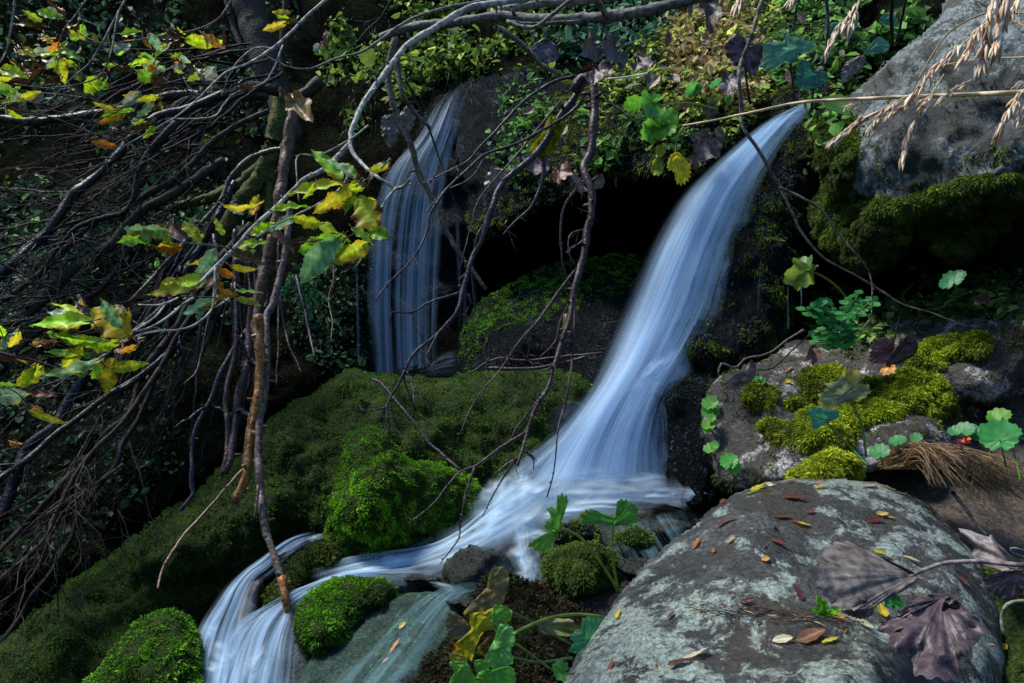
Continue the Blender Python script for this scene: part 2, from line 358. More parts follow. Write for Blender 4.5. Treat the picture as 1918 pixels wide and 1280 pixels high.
def sample(V, F, n, mask=None):
    F = F if isinstance(F, np.ndarray) else F[0]
    T = np.vstack([F[:, [0, 1, 2]], F[:, [0, 2, 3]]]) if F.shape[1] == 4 else F
    a, b, c = V[T[:, 0]], V[T[:, 1]], V[T[:, 2]]
    cr = np.cross(b - a, c - a); ar = np.linalg.norm(cr, axis=1)
    k = RNG.choice(len(T), n, p=ar / ar.sum()); r1 = np.sqrt(RNG.random(n))[:, None]; r2 = RNG.random(n)[:, None]
    p = a[k] * (1 - r1) + b[k] * r1 * (1 - r2) + c[k] * r1 * r2
    N = normals(V, F); t = T[k]
    nn = N[t[:, 0]] * (1 - r1) + N[t[:, 1]] * r1 * (1 - r2) + N[t[:, 2]] * r1 * r2
    nn /= np.linalg.norm(nn, axis=1)[:, None] + 1e-9
    # thin out the far side: keep a third there
    away = ((CAM - p) * nn).sum(1) < -0.05 * np.linalg.norm(CAM - p, axis=1); keep = ~away | (RNG.random(n) < .25)
    if mask is not None: keep &= mask(p, nn)
    return p[keep], nn[keep]
def palette(n, cols, vals=None, jit=.25):
    cols = np.asarray(cols, float)
    if vals is None: vals = RNG.random(n)
    x = np.clip(vals, 0, .9999) * (len(cols) - 1); i = x.astype(int); f = (x - i)[:, None]
    c = cols[i] * (1 - f) + cols[i + 1] * f
    return np.clip(c * (1 + jit * RNG.normal(size=n))[:, None], 0.001, 1)
def tufts(p, n, L, wd, col, down=.25, spread=.7):
    m = len(p); d = n * .9 + RNG.normal(size=(m, 3)) * spread * .6 + np.array([0, 0, -down]); d /= np.linalg.norm(d, axis=1)[:, None]
    s = np.cross(d, RNG.normal(size=(m, 3))); s /= np.linalg.norm(s, axis=1)[:, None] + 1e-9
    L = np.broadcast_to(L, (m, 1)) * (0.5 + RNG.random(m))[:, None]; wd = wd * (.6 + .8 * RNG.random(m))[:, None]
    b = p - n * 0.002; mid = b + d * L * .55
    V = np.stack([b - s * wd * .4, b + s * wd * .4, mid + s * wd, b + d * L + np.array([0, 0, -.25]) * L, mid - s * wd], 1).reshape(-1, 3)
    i = np.arange(m)[:, None] * 5
    return V, [np.hstack([i, i + 1, i + 2, i + 4]), np.hstack([i + 4, i + 2, i + 3])], np.repeat(col, 5, 0)
GREENS = [(0.014, 0.017, 0.005), (0.022, 0.06, 0.005), (0.06, 0.17, 0.007), (0.16, 0.38, 0.012)]
DEEP = [(0.008, 0.018, 0.004), (0.022, 0.045, 0.007), (0.045, 0.085, 0.012), (0.08, 0.14, 0.016)]
OLIVE = [(0.025, 0.026, 0.008), (0.05, 0.075, 0.010), (0.10, 0.16, 0.014), (0.18, 0.25, 0.02)]
YELM = [(0.04, 0.025, 0.010), (0.07, 0.065, 0.010), (0.13, 0.17, 0.012), (0.25, 0.32, 0.014), (0.4, 0.46, 0.02)]
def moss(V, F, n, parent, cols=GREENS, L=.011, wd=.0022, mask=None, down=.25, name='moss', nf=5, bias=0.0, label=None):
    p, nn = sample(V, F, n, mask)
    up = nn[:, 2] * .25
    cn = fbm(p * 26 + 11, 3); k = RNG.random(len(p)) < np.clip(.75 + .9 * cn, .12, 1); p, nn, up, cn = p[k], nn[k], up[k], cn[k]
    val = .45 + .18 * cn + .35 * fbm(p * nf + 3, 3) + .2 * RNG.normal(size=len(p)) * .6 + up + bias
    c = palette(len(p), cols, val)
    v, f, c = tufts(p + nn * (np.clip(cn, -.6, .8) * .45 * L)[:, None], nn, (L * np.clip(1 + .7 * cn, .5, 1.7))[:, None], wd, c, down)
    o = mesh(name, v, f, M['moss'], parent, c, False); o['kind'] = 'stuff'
    if label: o['label'] = label
    return o
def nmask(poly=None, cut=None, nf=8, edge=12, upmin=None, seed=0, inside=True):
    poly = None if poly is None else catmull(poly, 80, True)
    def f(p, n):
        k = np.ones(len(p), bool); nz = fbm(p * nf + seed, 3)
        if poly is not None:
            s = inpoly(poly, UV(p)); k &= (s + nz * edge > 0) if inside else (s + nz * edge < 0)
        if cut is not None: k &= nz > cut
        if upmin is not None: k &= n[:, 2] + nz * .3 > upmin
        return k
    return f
def boulder(name, key, label, VF, mat, group=None, cat='boulder'):
    V, F = VF; o = mesh(name, V, F, mat); tag(o, label, cat, group); return o

def tube(path, rad, sides=7, gnarl=.12, col=(.1, .08, .06), cvar=.25, seed=0):
    """path Nx3, rad N -> V, F, col ; closed tapering tube"""
    path = np.asarray(path, float); n = len(path); rad = np.asarray(rad, float) * np.ones(n)
    t = np.gradient(path, axis=0); t /= np.linalg.norm(t, axis=1)[:, None] + 1e-12
    ref = np.array([.3, .2, .93]); a = np.cross(t, ref); a /= np.linalg.norm(a, axis=1)[:, None] + 1e-9; b = np.cross(t, a)
    th = np.arange(sides) * 2 * math.pi / sides
    ring = a[:, None, :] * np.cos(th)[None, :, None] + b[:, None, :] * np.sin(th)[None, :, None]
    pos = path[:, None, :] + ring * rad[:, None, None]
    g = 1 + gnarl * fbm(pos.reshape(-1, 3) * 40 + seed, 2).reshape(n, sides)
    pos = path[:, None, :] + ring * (rad[:, None] * g)[:, :, None]
    V = np.vstack([pos.reshape(-1, 3), path[:1] - t[:1] * rad[0] * .3, path[-1:] + t[-1:] * rad[-1] * .8])
    i = (np.arange(n - 1)[:, None] * sides + np.arange(sides)[None]).ravel(); j = (np.arange(n - 1)[:, None] * sides + (np.arange(sides)[None] + 1) % sides).ravel()
    F = [np.c_[i, j, j + sides, i + sides]]
    k = np.arange(sides); m = n * sides
    F.append(np.vstack([np.c_[np.full(sides, m), (k + 1) % sides, k], np.c_[np.full(sides, m + 1), (n - 1) * sides + k, (n - 1) * sides + (k + 1) % sides]]))
    c = np.asarray(col, float)
    cc = c[None] * (1 + cvar * fbm(V * 9 + seed, 3))[:, None] if c.ndim == 1 else np.vstack([np.repeat(c, sides, 0), c[:1], c[-1:]])
    return V, F, np.clip(cc, .002, 1)
class MB:
    def __init__(s): s.V, s.F3, s.F4, s.C, s.n = [], [], [], [], 0
    def add(s, V, F, c):
        for f in ([F] if isinstance(F, np.ndarray) else F):
            if len(f): (s.F3 if f.shape[1] == 3 else s.F4).append(f + s.n)
        s.V.append(V); s.n += len(V)
        c = np.asarray(c, float)
        if c.ndim == 1: c = np.tile(c, (len(V), 1))
        if c.shape[1] == 3: c = np.hstack([c, np.zeros((len(c), 1))])
        s.C.append(c)
    def build(s, name, mat, parent=None, smoothf=True):
        F = [np.vstack(x) for x in (s.F4, s.F3) if x]
        return mesh(name, np.vstack(s.V), F, mat, parent, np.vstack(s.C), smoothf)
def pxpath(pts, d0, d1=None, seg=9, jit=1.2, seed=0):
    """pixel polyline -> world path with its own depth (linear from d0 to d1 unless points carry one)"""
    d1 = d0 if d1 is None else d1
    p = np.array([(q[0], q[1], q[2] if len(q) > 2 else np.nan) for q in pts], float)
    L = np.concatenate([[0], np.cumsum(np.linalg.norm(np.diff(p[:, :2], axis=0), axis=1))]); lin = d0 + (d1 - d0) * L / L[-1]
    p[:, 2] = np.where(np.isnan(p[:, 2]), lin, p[:, 2])
    q = catmull(p, max(4, int(L[-1] / seg)))
    j = np.c_[noise3(np.c_[q[:, :2] / 22, np.full(len(q), seed)]), noise3(np.c_[q[:, :2] / 22, np.full(len(q), seed + 40)])]
    q[:, :2] += j * jit; q[:, 2] += noise3(np.c_[q[:, :2] / 60, np.full(len(q), seed + 9)]) * .02
    return P(q[:, 0], q[:, 1], q[:, 2])
def pr(rpx, d): return rpx * d / FPX
def twigs(mb, path, n, rmax, length, col, seed=0, sub=2, rnd=None, spread=1.0, droop=.3, tmin=.1):
    rnd = rnd or random.Random(seed)
    for i in range(n):
        k = int((tmin + (1 - tmin) * rnd.random()) * (len(path) - 2)); t = path[k + 1] - path[k]; t = t / (np.linalg.norm(t) + 1e-9)
        r = np.array([rnd.gauss(0, 1) for _ in range(3)]); r -= t * (r @ t) ; r /= np.linalg.norm(r) + 1e-9
        d = t * .8 + r * spread * .8; d /= np.linalg.norm(d)
        ln = length * (.35 + .9 * rnd.random()); m = 7; q = [path[k]]
        for s in range(m):
            d = d + np.array([rnd.gauss(0, .16) for _ in range(3)]) + np.array([0, 0, -droop * .12]); d /= np.linalg.norm(d)
            q.append(q[-1] + d * ln / m)
        q = np.array(q); rr = np.linspace(rmax, rmax * .3, len(q))
        mb.add(*tube(q, rr, 4, .1, col, .2, seed + i))
        if sub > 0: twigs(mb, q, sub, rmax * .6, length * .45, col, seed * 7 + i, sub - 1 if sub > 1 else 0, rnd, spread, droop)

def fan_leaf(mb, j, outline, col=(.1, .2, .05), brown=0.0, bulge=.25, crumple=.02, veins=1.5, nv=9, seed=0, tooth=.02, cupd=0.0):
    """broad leaf: blade fanning out from its stalk point j to a lobed edge, veined and creased; all as (u, v, depth)"""
    o = np.array([(q[0], q[1], q[2] if len(q) > 2 else j[2] + cupd) for q in outline], float); na, nr = 84, 12
    e = catmull(o, na, True); J = P(*j); E = P(e[:, 0], e[:, 1], e[:, 2]); c = E.mean(0); size = np.linalg.norm(E - c, axis=1).mean()
    N = CAM - c; N /= np.linalg.norm(N); th = np.arange(na) / na * 2 * math.pi
    e2 = E + (E - J) * (tooth * np.where(np.arange(na) % 4 < 2, 1, -1))[:, None]
    V = [J]; cc = [(*col, brown)]
    for i in range(1, nr):
        q = i / (nr - 1); p = J + (e2 - J) * q if i == nr - 1 else J + (E - J) * q
        rad = np.linalg.norm(E - J, axis=1)
        thw = th + .35 * np.sin(th * 2.3 + seed * 40) + .22 * np.sin(th * 5.1 + seed * 17) + .25 * q * np.sin(th * 3.7 + seed * 29); fold = np.abs(((thw * nv / (2 * math.pi)) % 1) - .5) * 2            # creases between the veins
        z = size * (bulge * math.sin(q * 2.4) + .09 * q * fold * (rad / rad.max())) + crumple * 3 * size * noise3(np.c_[p[:, 0], p[:, 1], p[:, 2]] * (2.2 / size) + seed) * q * 1.5 + crumple * 2 * size * noise3(p * (6 / size) + seed + 9) * q
        p = p + N * z[:, None]; V += list(p); vein = (fold > .86) * 1.0
        for k in range(na): cc.append((*(np.array(col) * (1 + (veins - 1) * vein[k] * (1 - .4 * q))), max(0, brown + .25 * (q - .55) * (brown > .02))))
    V = np.array(V); k = np.arange(na)
    F3 = np.c_[np.zeros(na, int), 1 + k, 1 + (k + 1) % na]
    i = (1 + np.arange(nr - 2)[:, None] * na + k[None]).ravel(); jx = (1 + np.arange(nr - 2)[:, None] * na + ((k + 1) % na)[None]).ravel()
    mb.add(V, [F3, np.c_[i, i + na, jx + na, jx]], np.array(cc))
def cushion(key, poly, height, Rpx, parent, mat, n, cols, L, wd, bias=0, nf=6, step=5, down=.25, label=None, noise_px=8, lump=.006, name='moss'):
    """a swelling pad of moss on the surface of a rock"""
    o = catmull(np.asarray(poly, float), 120, True); o = o + 0
    c = o.mean(0); dv = o - c; dv /= np.linalg.norm(dv, axis=1)[:, None]
    o = o + dv * (noise3(np.c_[o / 22, np.full(len(o), 3.3)]) * noise_px)[:, None]
    lo, hi = o.min(0), o.max(0); gx, gy = np.meshgrid(np.arange(lo[0], hi[0], step), np.arange(lo[1], hi[1], step)); g = np.c_[gx.ravel(), gy.ravel()]; s, _ = sdf(o, g)
    ny, nx = gx.shape; V = np.zeros((len(g), 3)); ok = np.zeros(len(g), bool); NN = np.zeros((len(g), 3))
    for i in np.where(s > -step)[0]:
        h = hit(key, g[i, 0], g[i, 1])
        if h is not None: V[i] = h[0]; NN[i] = h[1]; ok[i] = True
    x = np.clip(s / Rpx, 0, 1); pf = np.sqrt(np.maximum(0, 1 - (1 - x) ** 2))
    V = V + NN * (height * pf * (1 + .35 * noise3(V * 22)) + lump * fbm(V * 40, 2) * (x > .1) - .004 * (s <= 0))[:, None]
    q = (np.arange(ny - 1)[:, None] * nx + np.arange(nx - 1)[None]).ravel(); F = np.c_[q, q + nx, q + nx + 1, q + 1]; F = F[ok[F].all(1)]
    e = np.linalg.norm(V[F[:, 0]] - V[F[:, 2]], axis=1); F = F[e < np.median(e) * 4]
    us = np.unique(F); re_ = np.full(len(V), -1); re_[us] = np.arange(len(us)); V = V[us]; F = re_[F]
    base = mesh('moss_cushion', V, F, M['mossbase'], parent)
    return moss(V, F, n, base, cols, L, wd, None, down, name, nf, bias, label)

# leaves
def frame(a, b, roll=0.0, toward=None):
    a = np.asarray(a, float); b = np.asarray(b, float); X = b - a; L = np.linalg.norm(X); X /= L
    tw = (CAM - a) if toward is None else np.asarray(toward, float)
    N = tw - X * (tw @ X); N /= np.linalg.norm(N) + 1e-9; Y = np.cross(N, X)
    c, s = math.cos(roll), math.sin(roll); N2 = N * c + Y * s; Y2 = np.cross(N2, X)
    return a, X, Y2, N2, L
def leaf_long(mb, a, b, wr=.35, roll=0.0, col=(.1, .2, .02), brown=.0, curl=.25, fold=.35, toward=None, ser=.10, rnd=random, wv=.10, zw=.035, vs=.28):
    """serrated pointed leaf, folded at the midrib and drooping towards the tip"""
    o, X, Y, N, L = frame(a, b, roll, toward); nt, na = 27, 7; V = []; cc = []
    ph = rnd.random() * 9; tw = rnd.uniform(-.6, .6); holes = rnd.random()
    for i in range(nt):
        t = i / (nt - 1); w = wr * L * .5 * (math.sin(math.pi * min(1, t ** .85)) ** .75 if 0 < t < 1 else 0)
        for j in range(na):
            s = (j - (na - 1) / 2) / ((na - 1) / 2); ww = w * s
            if abs(s) == 1: ww *= 1 + ser * (1 if i % 2 else -1) + wv * math.sin(ph + i * .8) 
            z = fold * abs(ww) - curl * L * t * t + zw * L * math.sin(i * .7 + ph + s * 2) * abs(s)
            rx = tw * t; y2 = ww * math.cos(rx) - z * math.sin(rx) * .5; z2 = z + ww * math.sin(rx)
            V.append(o + X * L * (t - .04 * abs(s)) + Y * y2 + N * z2)
            c = np.array(col) * (1.0 if j != na // 2 else 1.45) * (1 + vs * math.cos((i - 2.2 * abs(s) * 1.5) * 2 * math.pi / 3.6)); cc.append((*c, max(0, brown + .25 * (abs(s) - .5) * (brown > .05))))
    i = (np.arange(nt - 1)[:, None] * na + np.arange(na - 1)[None]).ravel()
    mb.add(np.array(V), [np.c_[i, i + 1, i + na + 1, i + na]], np.array(cc))
def leaf_round(mb, c0, tip, wr=1.0, roll=0.0, col=(.08, .2, .05), brown=0.0, lobes=5, teeth=26, wave=.12, cup=.15, fold=0.0, notch=.35, back=.86, toward=None, veins=1.15, rnd=random, crumple=0.0):
    """round lobed leaf; c0 is where the stem meets it, tip its far edge"""
    o, X, Y, N, L = frame(c0, tip, roll, toward); nr, na = 9, 72; V = [o]; cc = [(*col, brown)]
    ph = rnd.random() * 6
    for i in range(1, nr):
        q = i / (nr - 1)
        for j in range(na):
            th = -math.pi + 2 * math.pi * (j + .5) / na + 0.0
            bk = abs(th) / math.pi
            rr = (1 - back * smooth(np.array(bk), .18, .72)) * (1 + .10 * abs(math.cos(th * lobes / 2)) - .05)
            rr *= 1 - notch * smooth(np.array(bk), .86, 1.0)
            if i == nr - 1: rr *= 1 + .05 * (1 if (j * teeth // na) % 2 else -1) * 1
            x = q * rr * math.cos(th); y = q * rr * math.sin(th) * wr
            z = wave * q * q * math.sin(lobes * th + ph) + cup * q * q + fold * abs(y)
            v = .012 * math.cos(9 * th) * q
            if crumple: z += crumple * float(q) * (math.sin(7 * x + ph * 3) * math.cos(9 * y + ph) + .5 * math.sin(17 * x + 11 * y + ph))
            V.append(o + (X * x + Y * y + N * (z + v)) * L)
            vein = abs(math.cos(9 * th / 2)) ** 24
            c = np.array(col) * (1 + (veins - 1) * vein); cc.append((*c, max(0, brown + .22 * (q - .6) * (brown > .02))))
    V = np.array(V); k = np.arange(na)
    F3 = np.c_[np.zeros(na, int), 1 + k, 1 + (k + 1) % na]
    i = (1 + np.arange(nr - 2)[:, None] * na + k[None]).ravel(); j = (1 + np.arange(nr - 2)[:, None] * na + ((k + 1) % na)[None]).ravel()
    mb.add(V, [F3, np.c_[i, i + na, j + na, j]], np.array(cc))
def cover(p, n, size, cols, up=.5, kind=6, jit=.25, fold=.25):
    """many little round/pointed leaves, vectorised"""
    m = len(p); d = n * .5 + np.array([0, 0, up]) + RNG.normal(size=(m, 3)) * .45 + (CAM - p) / np.linalg.norm(CAM - p, axis=1)[:, None] * .25
    d /= np.linalg.norm(d, axis=1)[:, None]; x = np.cross(d, RNG.normal(size=(m, 3))); x /= np.linalg.norm(x, axis=1)[:, None]; y = np.cross(d, x)
    s = (size * np.exp(RNG.normal(size=m) * .42) * .95)[:, None]
    base = p + n * (s * (.3 + 1.3 * RNG.random((m, 1)))); asp = (.45 + .5 * RNG.random((m, 1)))
    prof = [(-1, 0, 0), (-.45, .8, fold), (.35, .85, fold), (1.1, 0, -.1), (.35, -.85, fold), (-.45, -.8, fold)]
    V = np.stack([base + s * (x * a + y * b * asp + d * c) for a, b, c in prof], 1).reshape(-1, 3)
    i = np.arange(m)[:, None] * 6
    return V, [np.vstack([np.hstack([i, i + 1, i + 2, i + 3]), np.hstack([i, i + 3, i + 4, i + 5])])], np.repeat(palette(m, cols, None, jit), 6, 0)

# ================================================================== SETTING
def patch(name, poly_fn, u0, u1, v0, v1, step, ctrl, mat, amp, freq, label=None):
    us = np.arange(u0, u1 + step, step); vs = np.arange(v0, v1 + step, step); gu, gv = np.meshgrid(us, vs)
    D = np.maximum(depth_field(ctrl)(gu.ravel(), gv.ravel()), 1.0)
    V = P(gu.ravel(), gv.ravel(), D); nx, ny = len(us), len(vs)
    q = (np.arange(ny - 1)[:, None] * nx + np.arange(nx - 1)[None]).ravel(); F = np.c_[q, q + nx, q + nx + 1, q + 1]
    N = normals(V, F); V = V + N * (amp * fbm(V * freq, 5))[:, None]
    return V, F
HC = [(-900, -700, 8), (0, -500, 7), (900, -500, 7), (1900, -500, 6.5), (2900, -600, 7), (0, 0, 5.2), (500, 0, 5.0), (900, 0, 4.8), (1300, 0, 4.4), (1700, 0, 3.7), (2100, 0, 3.4),
      (0, 400, 4.2), (400, 400, 4.2), (650, 300, 4.3), (650, 600, 3.9), (900, 200, 4.3), (950, 500, 4.3), (1150, 250, 4.1), (1150, 450, 4.2), (1450, 150, 3.7), (1500, 480, 3.3), (1700, 500, 3.0), (1900, 500, 2.8),
      (0, 800, 3.4), (300, 800, 3.4), (600, 750, 3.6), (900, 760, 3.5), (1200, 760, 3.1), (1600, 760, 2.6), (2000, 760, 2.3),
      (0, 1100, 2.8), (300, 1100, 2.7), (700, 1100, 2.3), (1000, 1080, 2.1), (1200, 1000, 2.1), (1600, 1000, 2.0), (1900, 1000, 1.9), (0, 1400, 2.2), (600, 1400, 1.9), (1000, 1400, 1.7), (1900, 1400, 1.5),
      (-900, 500, 4), (-900, 1400, 2.2), (2900, 500, 2.6), (2900, 1400, 1.6), (500, 2000, 1.5), (1800, 2000, 1.3)]
V, F = patch('hillside', None, -1400, 3300, -900, 2000, 25, HC, M['soil'], .10, 2.5)
hillVF = (V, F); addsolid('hill', V, F)
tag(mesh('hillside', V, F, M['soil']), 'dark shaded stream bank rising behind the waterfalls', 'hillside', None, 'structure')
g = 400.0; zz = -0.9
tag(mesh('ground', np.array([[-g, -g, zz], [g, -g, zz], [g, g, zz], [-g, g, zz]]), np.array([[0, 1, 2, 3]]), M['soil']), 'dark forest ground', 'ground', None, 'structure')
# unseen slope added behind the camera: it keeps the low sky off the rocks
th_ = np.radians(np.linspace(70, 318, 90)); hh_ = np.linspace(0, 1, 24); TH, HH = np.meshgrid(th_, hh_)
rad_ = 10 + 9 * HH; zt_ = -1.2 + HH * (9 + 2.5 * noise3(np.stack([TH * 3, HH * 0, HH * 0], -1))); rad_ = rad_ + .8 * noise3(np.stack([TH * 6, HH * 5, HH * 0 + 3], -1))
V = np.stack([rad_ * np.sin(TH), rad_ * np.cos(TH), zt_], -1).reshape(-1, 3); q = (np.arange(23)[:, None] * 90 + np.arange(89)[None]).ravel(); F = np.c_[q, q + 1, q + 91, q + 90]
tag(mesh('sky_blocker_slope', V, F, M['slope']), 'unseen slope added behind the camera to block low sky light', 'hillside', None, 'structure')
#PART2
# ------------------------------------------------------------------ the rocks
# big mossy boulder running down from the centre to the lower left
ridge = rock('ridge', [(-260, 1300), (-120, 1270), (0, 1205), (60, 1150), (110, 1118), (180, 1060), (290, 972), (340, 935), (430, 872), (495, 800), (530, 775), (570, 740), (640, 703), (700, 698), (800, 704), (900, 700), (1000, 697), (1060, 700), (1110, 715), (1120, 760), (1085, 840), (1040, 900), (950, 950), (880, 1010), (780, 1060), (640, 1080), (600, 1040), (560, 1035), (510, 1070), (440, 1130), (390, 1200), (385, 1300), (380, 1420), (-200, 1480)],
    [(0, 1230, 2.2), (0, 1400, 2.15), (330, 960, 2.5), (300, 1200, 2.38), (500, 800, 2.75), (600, 900, 2.72), (640, 720, 2.95), (800, 710, 3.0), (1050, 710, 2.95), (900, 850, 2.9), (1000, 900, 2.7), (700, 1040, 2.6), (480, 1080, 2.48), (-200, 1400, 2.05)],
    150, .22, .6, 8, .045, 5, .014, 7, lump=.022)
o = boulder('mossy_boulder', 'ridge', 'long dark green moss covered boulder sloping from the centre down to the lower left corner', ridge, M['mossbase'])
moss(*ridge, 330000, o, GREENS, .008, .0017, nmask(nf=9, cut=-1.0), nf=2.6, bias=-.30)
block = rock('block', [(640, 835), (655, 808), (690, 802), (725, 820), (760, 858), (820, 872), (875, 890), (910, 925), (895, 985), (850, 1015), (760, 1040), (680, 1055), (630, 1040), (606, 1005), (618, 940), (636, 885)],
    [(640, 900, 2.2), (700, 810, 2.3), (900, 930, 2.42), (780, 1030, 2.26), (620, 1020, 2.18), (700, 930, 2.16), (820, 930, 2.32)], 90, .16, .4, 7, .025, 7, .010, 4, lump=.022)
o = boulder('mossy_boulder', 'block', 'bright green moss cushion on the upright boulder in front of the long mossy one', block, M['mossbase'])
moss(*block, 120000, o, [(0.015, .045, .004), (.045, .13, .006), (.12, .30, .009), (.24, .5, .014)], .007, .0016, nf=3, bias=-.12)
b3 = rock('b3', [(110, 1330), (180, 1265), (215, 1210), (260, 1165), (310, 1148), (352, 1155), (385, 1200), (388, 1260), (400, 1340), (380, 1420), (150, 1440)], [(250, 1180, 1.85), (380, 1250, 1.8), (150, 1300, 1.75), (250, 1400, 1.65)], 90, .13, .3, 7, .02, 8, .006, 3, lump=.014)
o = boulder('mossy_boulder', 'b3', 'rounded mossy boulder left of the lower cascade at the bottom edge', b3, M['mossbase'])
moss(*b3, 60000, o, GREENS, .010, .0017, nf=5, bias=-.05)
b4 = rock('b4', [(556, 1150), (575, 1112), (610, 1090), (670, 1084), (720, 1092), (745, 1115), (735, 1150), (690, 1185), (640, 1222), (590, 1235), (556, 1200)], [(600, 1100, 1.9), (740, 1130, 1.88), (580, 1220, 1.75)], 70, .11, .3, 6, .015, 9, .005, 3, lump=.01)
o = boulder('mossy_boulder', 'b4', 'dark round mossy boulder standing in the stream between the two lower cascades', b4, M['mossbase'])
moss(*b4, 55000, o, GREENS, .009, .0016, nf=6, bias=-.1)
b5 = rock('b5', [(505, 1115), (530, 1070), (560, 1035), (600, 1016), (635, 1030), (650, 1060), (610, 1085), (570, 1110), (540, 1150), (510, 1150)], [(560, 1050, 2.1), (640, 1050, 2.1), (520, 1140, 1.98)], 50, .08, .2, 6, .012, 9, .005, 3, lump=.01)
o = boulder('mossy_boulder', 'b5', 'small brownish mossy rock under the tip of the long bare stick', b5, M['mossbase'])
moss(*b5, 22000, o, [(.02, .02, .006), (.04, .06, .008), (.07, .1, .01)], .011, .0018)
b6 = rock('b6', [(1012, 1062), (1030, 1035), (1075, 1018), (1125, 1022), (1155, 1048), (1165, 1085), (1150, 1110), (1090, 1118), (1040, 1100)], [(1040, 1040, 1.86), (1150, 1060, 1.84), (1080, 1110, 1.74)], 60, .09, .25, 6, .012, 9, .004, 2, lump=.008)
o = boulder('mossy_stone', 'b6', 'oval dark green mossy stone behind the two thin leaf stems', b6, M['mossbase'], None, 'stone')
moss(*b6, 30000, o, [(.015, .03, .004), (.03, .06, .007), (.06, .1, .012), (.1, .15, .02)], .009, .0015)
b7 = rock('b7', [(1150, 1012), (1175, 992), (1210, 996), (1228, 1014), (1215, 1032), (1170, 1034)], [(1160, 1000, 1.95), (1200, 1030, 1.9), (1220, 1000, 1.95)], 30, .05, .15, 5, .008, 10, .004, 2)
o = boulder('mossy_stone', 'b7', 'small mossy stone in the pool right of the upright leaf stem', b7, M['mossbase'], None, 'stone')
moss(*b7, 9000, o, DEEP, .012, .0016)
b8 = rock('b8', [(1030, 1002), (1060, 982), (1100, 978), (1128, 996), (1120, 1018), (1060, 1022)], [(1040, 990, 2.0), (1110, 1020, 1.96), (1120, 980, 2.0)], 30, .05, .15, 5, .008, 10, .004, 2)
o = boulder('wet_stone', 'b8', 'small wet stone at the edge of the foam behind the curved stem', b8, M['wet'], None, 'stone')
moss(*b8, 5000, o, DEEP, .010, .0016, nmask(nf=20, cut=-.1))
# the brown stones the water tumbles over
b9 = rock('b9', [(830, 1060), (860, 1030), (910, 1022), (950, 1040), (962, 1080), (930, 1110), (870, 1108), (838, 1090)], [(850, 1040, 1.93), (950, 1050, 1.95), (890, 1105, 1.86)], 45, .07, .2, 6, .012, 10, .005, 2, ridged=.02)
boulder('wet_stone', 'b9', 'brown wet stone in the rapid below the foam', b9, M['bed'], None, 'stone')
b10 = rock('b10', [(435, 1160), (455, 1110), (480, 1085), (497, 1095), (492, 1140), (470, 1190), (440, 1195)], [(450, 1110, 2.02), (490, 1100, 2.05), (450, 1190, 1.95)], 30, .05, .15, 5, .01, 10, .005, 2, ridged=.02)
boulder('wet_stone', 'b10', 'reddish brown upright wet stone splitting the lower cascade', b10, M['mud'], None, 'stone')
b11 = rock('b11', [(432, 1180), (470, 1155), (520, 1150), (560, 1165), (580, 1190), (610, 1225), (640, 1300), (620, 1400), (420, 1400), (425, 1260)], [(450, 1180, 1.92), (560, 1180, 1.86), (500, 1300, 1.72), (600, 1380, 1.62)], 60, .06, .2, 6, .012, 9, .005, 2)
o = boulder('wet_stone', 'b11', 'dark wet rock under the second lower cascade', b11, M['bed'], None, 'stone')
# lichen boulder in the foreground
fore = rock('fore', [(960, 1420), (1020, 1340), (1045, 1290), (1072, 1235), (1120, 1165), (1165, 1105), (1205, 1055), (1290, 985), (1345, 940), (1420, 905), (1500, 893), (1600, 898), (1700, 922), (1765, 965), (1825, 1035), (1862, 1110), (1882, 1200), (1885, 1300), (1900, 1450), (1700, 1700), (1200, 1700), (980, 1560)],
    [(1060, 1280, 1.25), (1210, 1055, 1.55), (1500, 900, 1.75), (1700, 925, 1.72), (1860, 1110, 1.45), (1880, 1300, 1.2), (1450, 1100, 1.42), (1500, 1280, 1.14), (1300, 1450, 1.0), (1600, 1600, .9), (1100, 1450, 1.05)],
    190, .2, .6, 7, .020, 5, .006, 5, ridged=.014, rim=.15)
o = boulder('lichen_boulder', 'fore', 'large grey boulder patched with pale lichen in the foreground, strewn with leaves', fore, M['lichen'])
moss(*fore, 12000, o, [(.03, .025, .008), (.06, .06, .01), (.09, .1, .012)], .007, .0015, nmask([(1690, 905), (1750, 930), (1790, 1000), (1870, 1080), (1860, 1110), (1760, 990), (1700, 950)], nf=18, edge=18), label='brown moss strip along the far edge')
# middle right boulder
mid = rock('mid', [(1322, 735), (1335, 712), (1380, 690), (1440, 668), (1490, 640), (1560, 632), (1650, 600), (1700, 580), (1760, 560), (1850, 556), (1960, 550), (2100, 560), (2100, 900), (1950, 905), (1800, 880), (1640, 885), (1500, 905), (1400, 928), (1352, 915), (1335, 870), (1318, 800)],
    [(1340, 720, 2.3), (1350, 900, 2.1), (1500, 650, 2.55), (1500, 740, 2.3), (1500, 880, 1.95), (1700, 590, 2.6), (1700, 700, 2.25), (1700, 860, 1.9), (1850, 640, 2.2), (1850, 700, 2.15), (1830, 800, 2.3), (1950, 800, 2.2), (1950, 600, 2.1)],
    70, .1, .5, 8, .03, 5, .008, 4, ridged=.03)
o = bo_mid = boulder('speckled_boulder', 'mid', 'blocky brown and grey boulder with yellow green moss cushions right of the main fall', mid, M['mid'])
cushion('mid', [(1500, 700), (1560, 690), (1640, 712), (1700, 700), (1760, 712), (1786, 745), (1770, 775), (1700, 772), (1660, 790), (1630, 800), (1600, 825), (1560, 850), (1500, 838), (1430, 815), (1440, 790), (1480, 800), (1500, 770), (1470, 760), (1500, 735)], .026, 22, o, None, 90000, YELM, .013, .0019, bias=-.05, label='olive and yellow green moss cushion across the middle of the boulder')
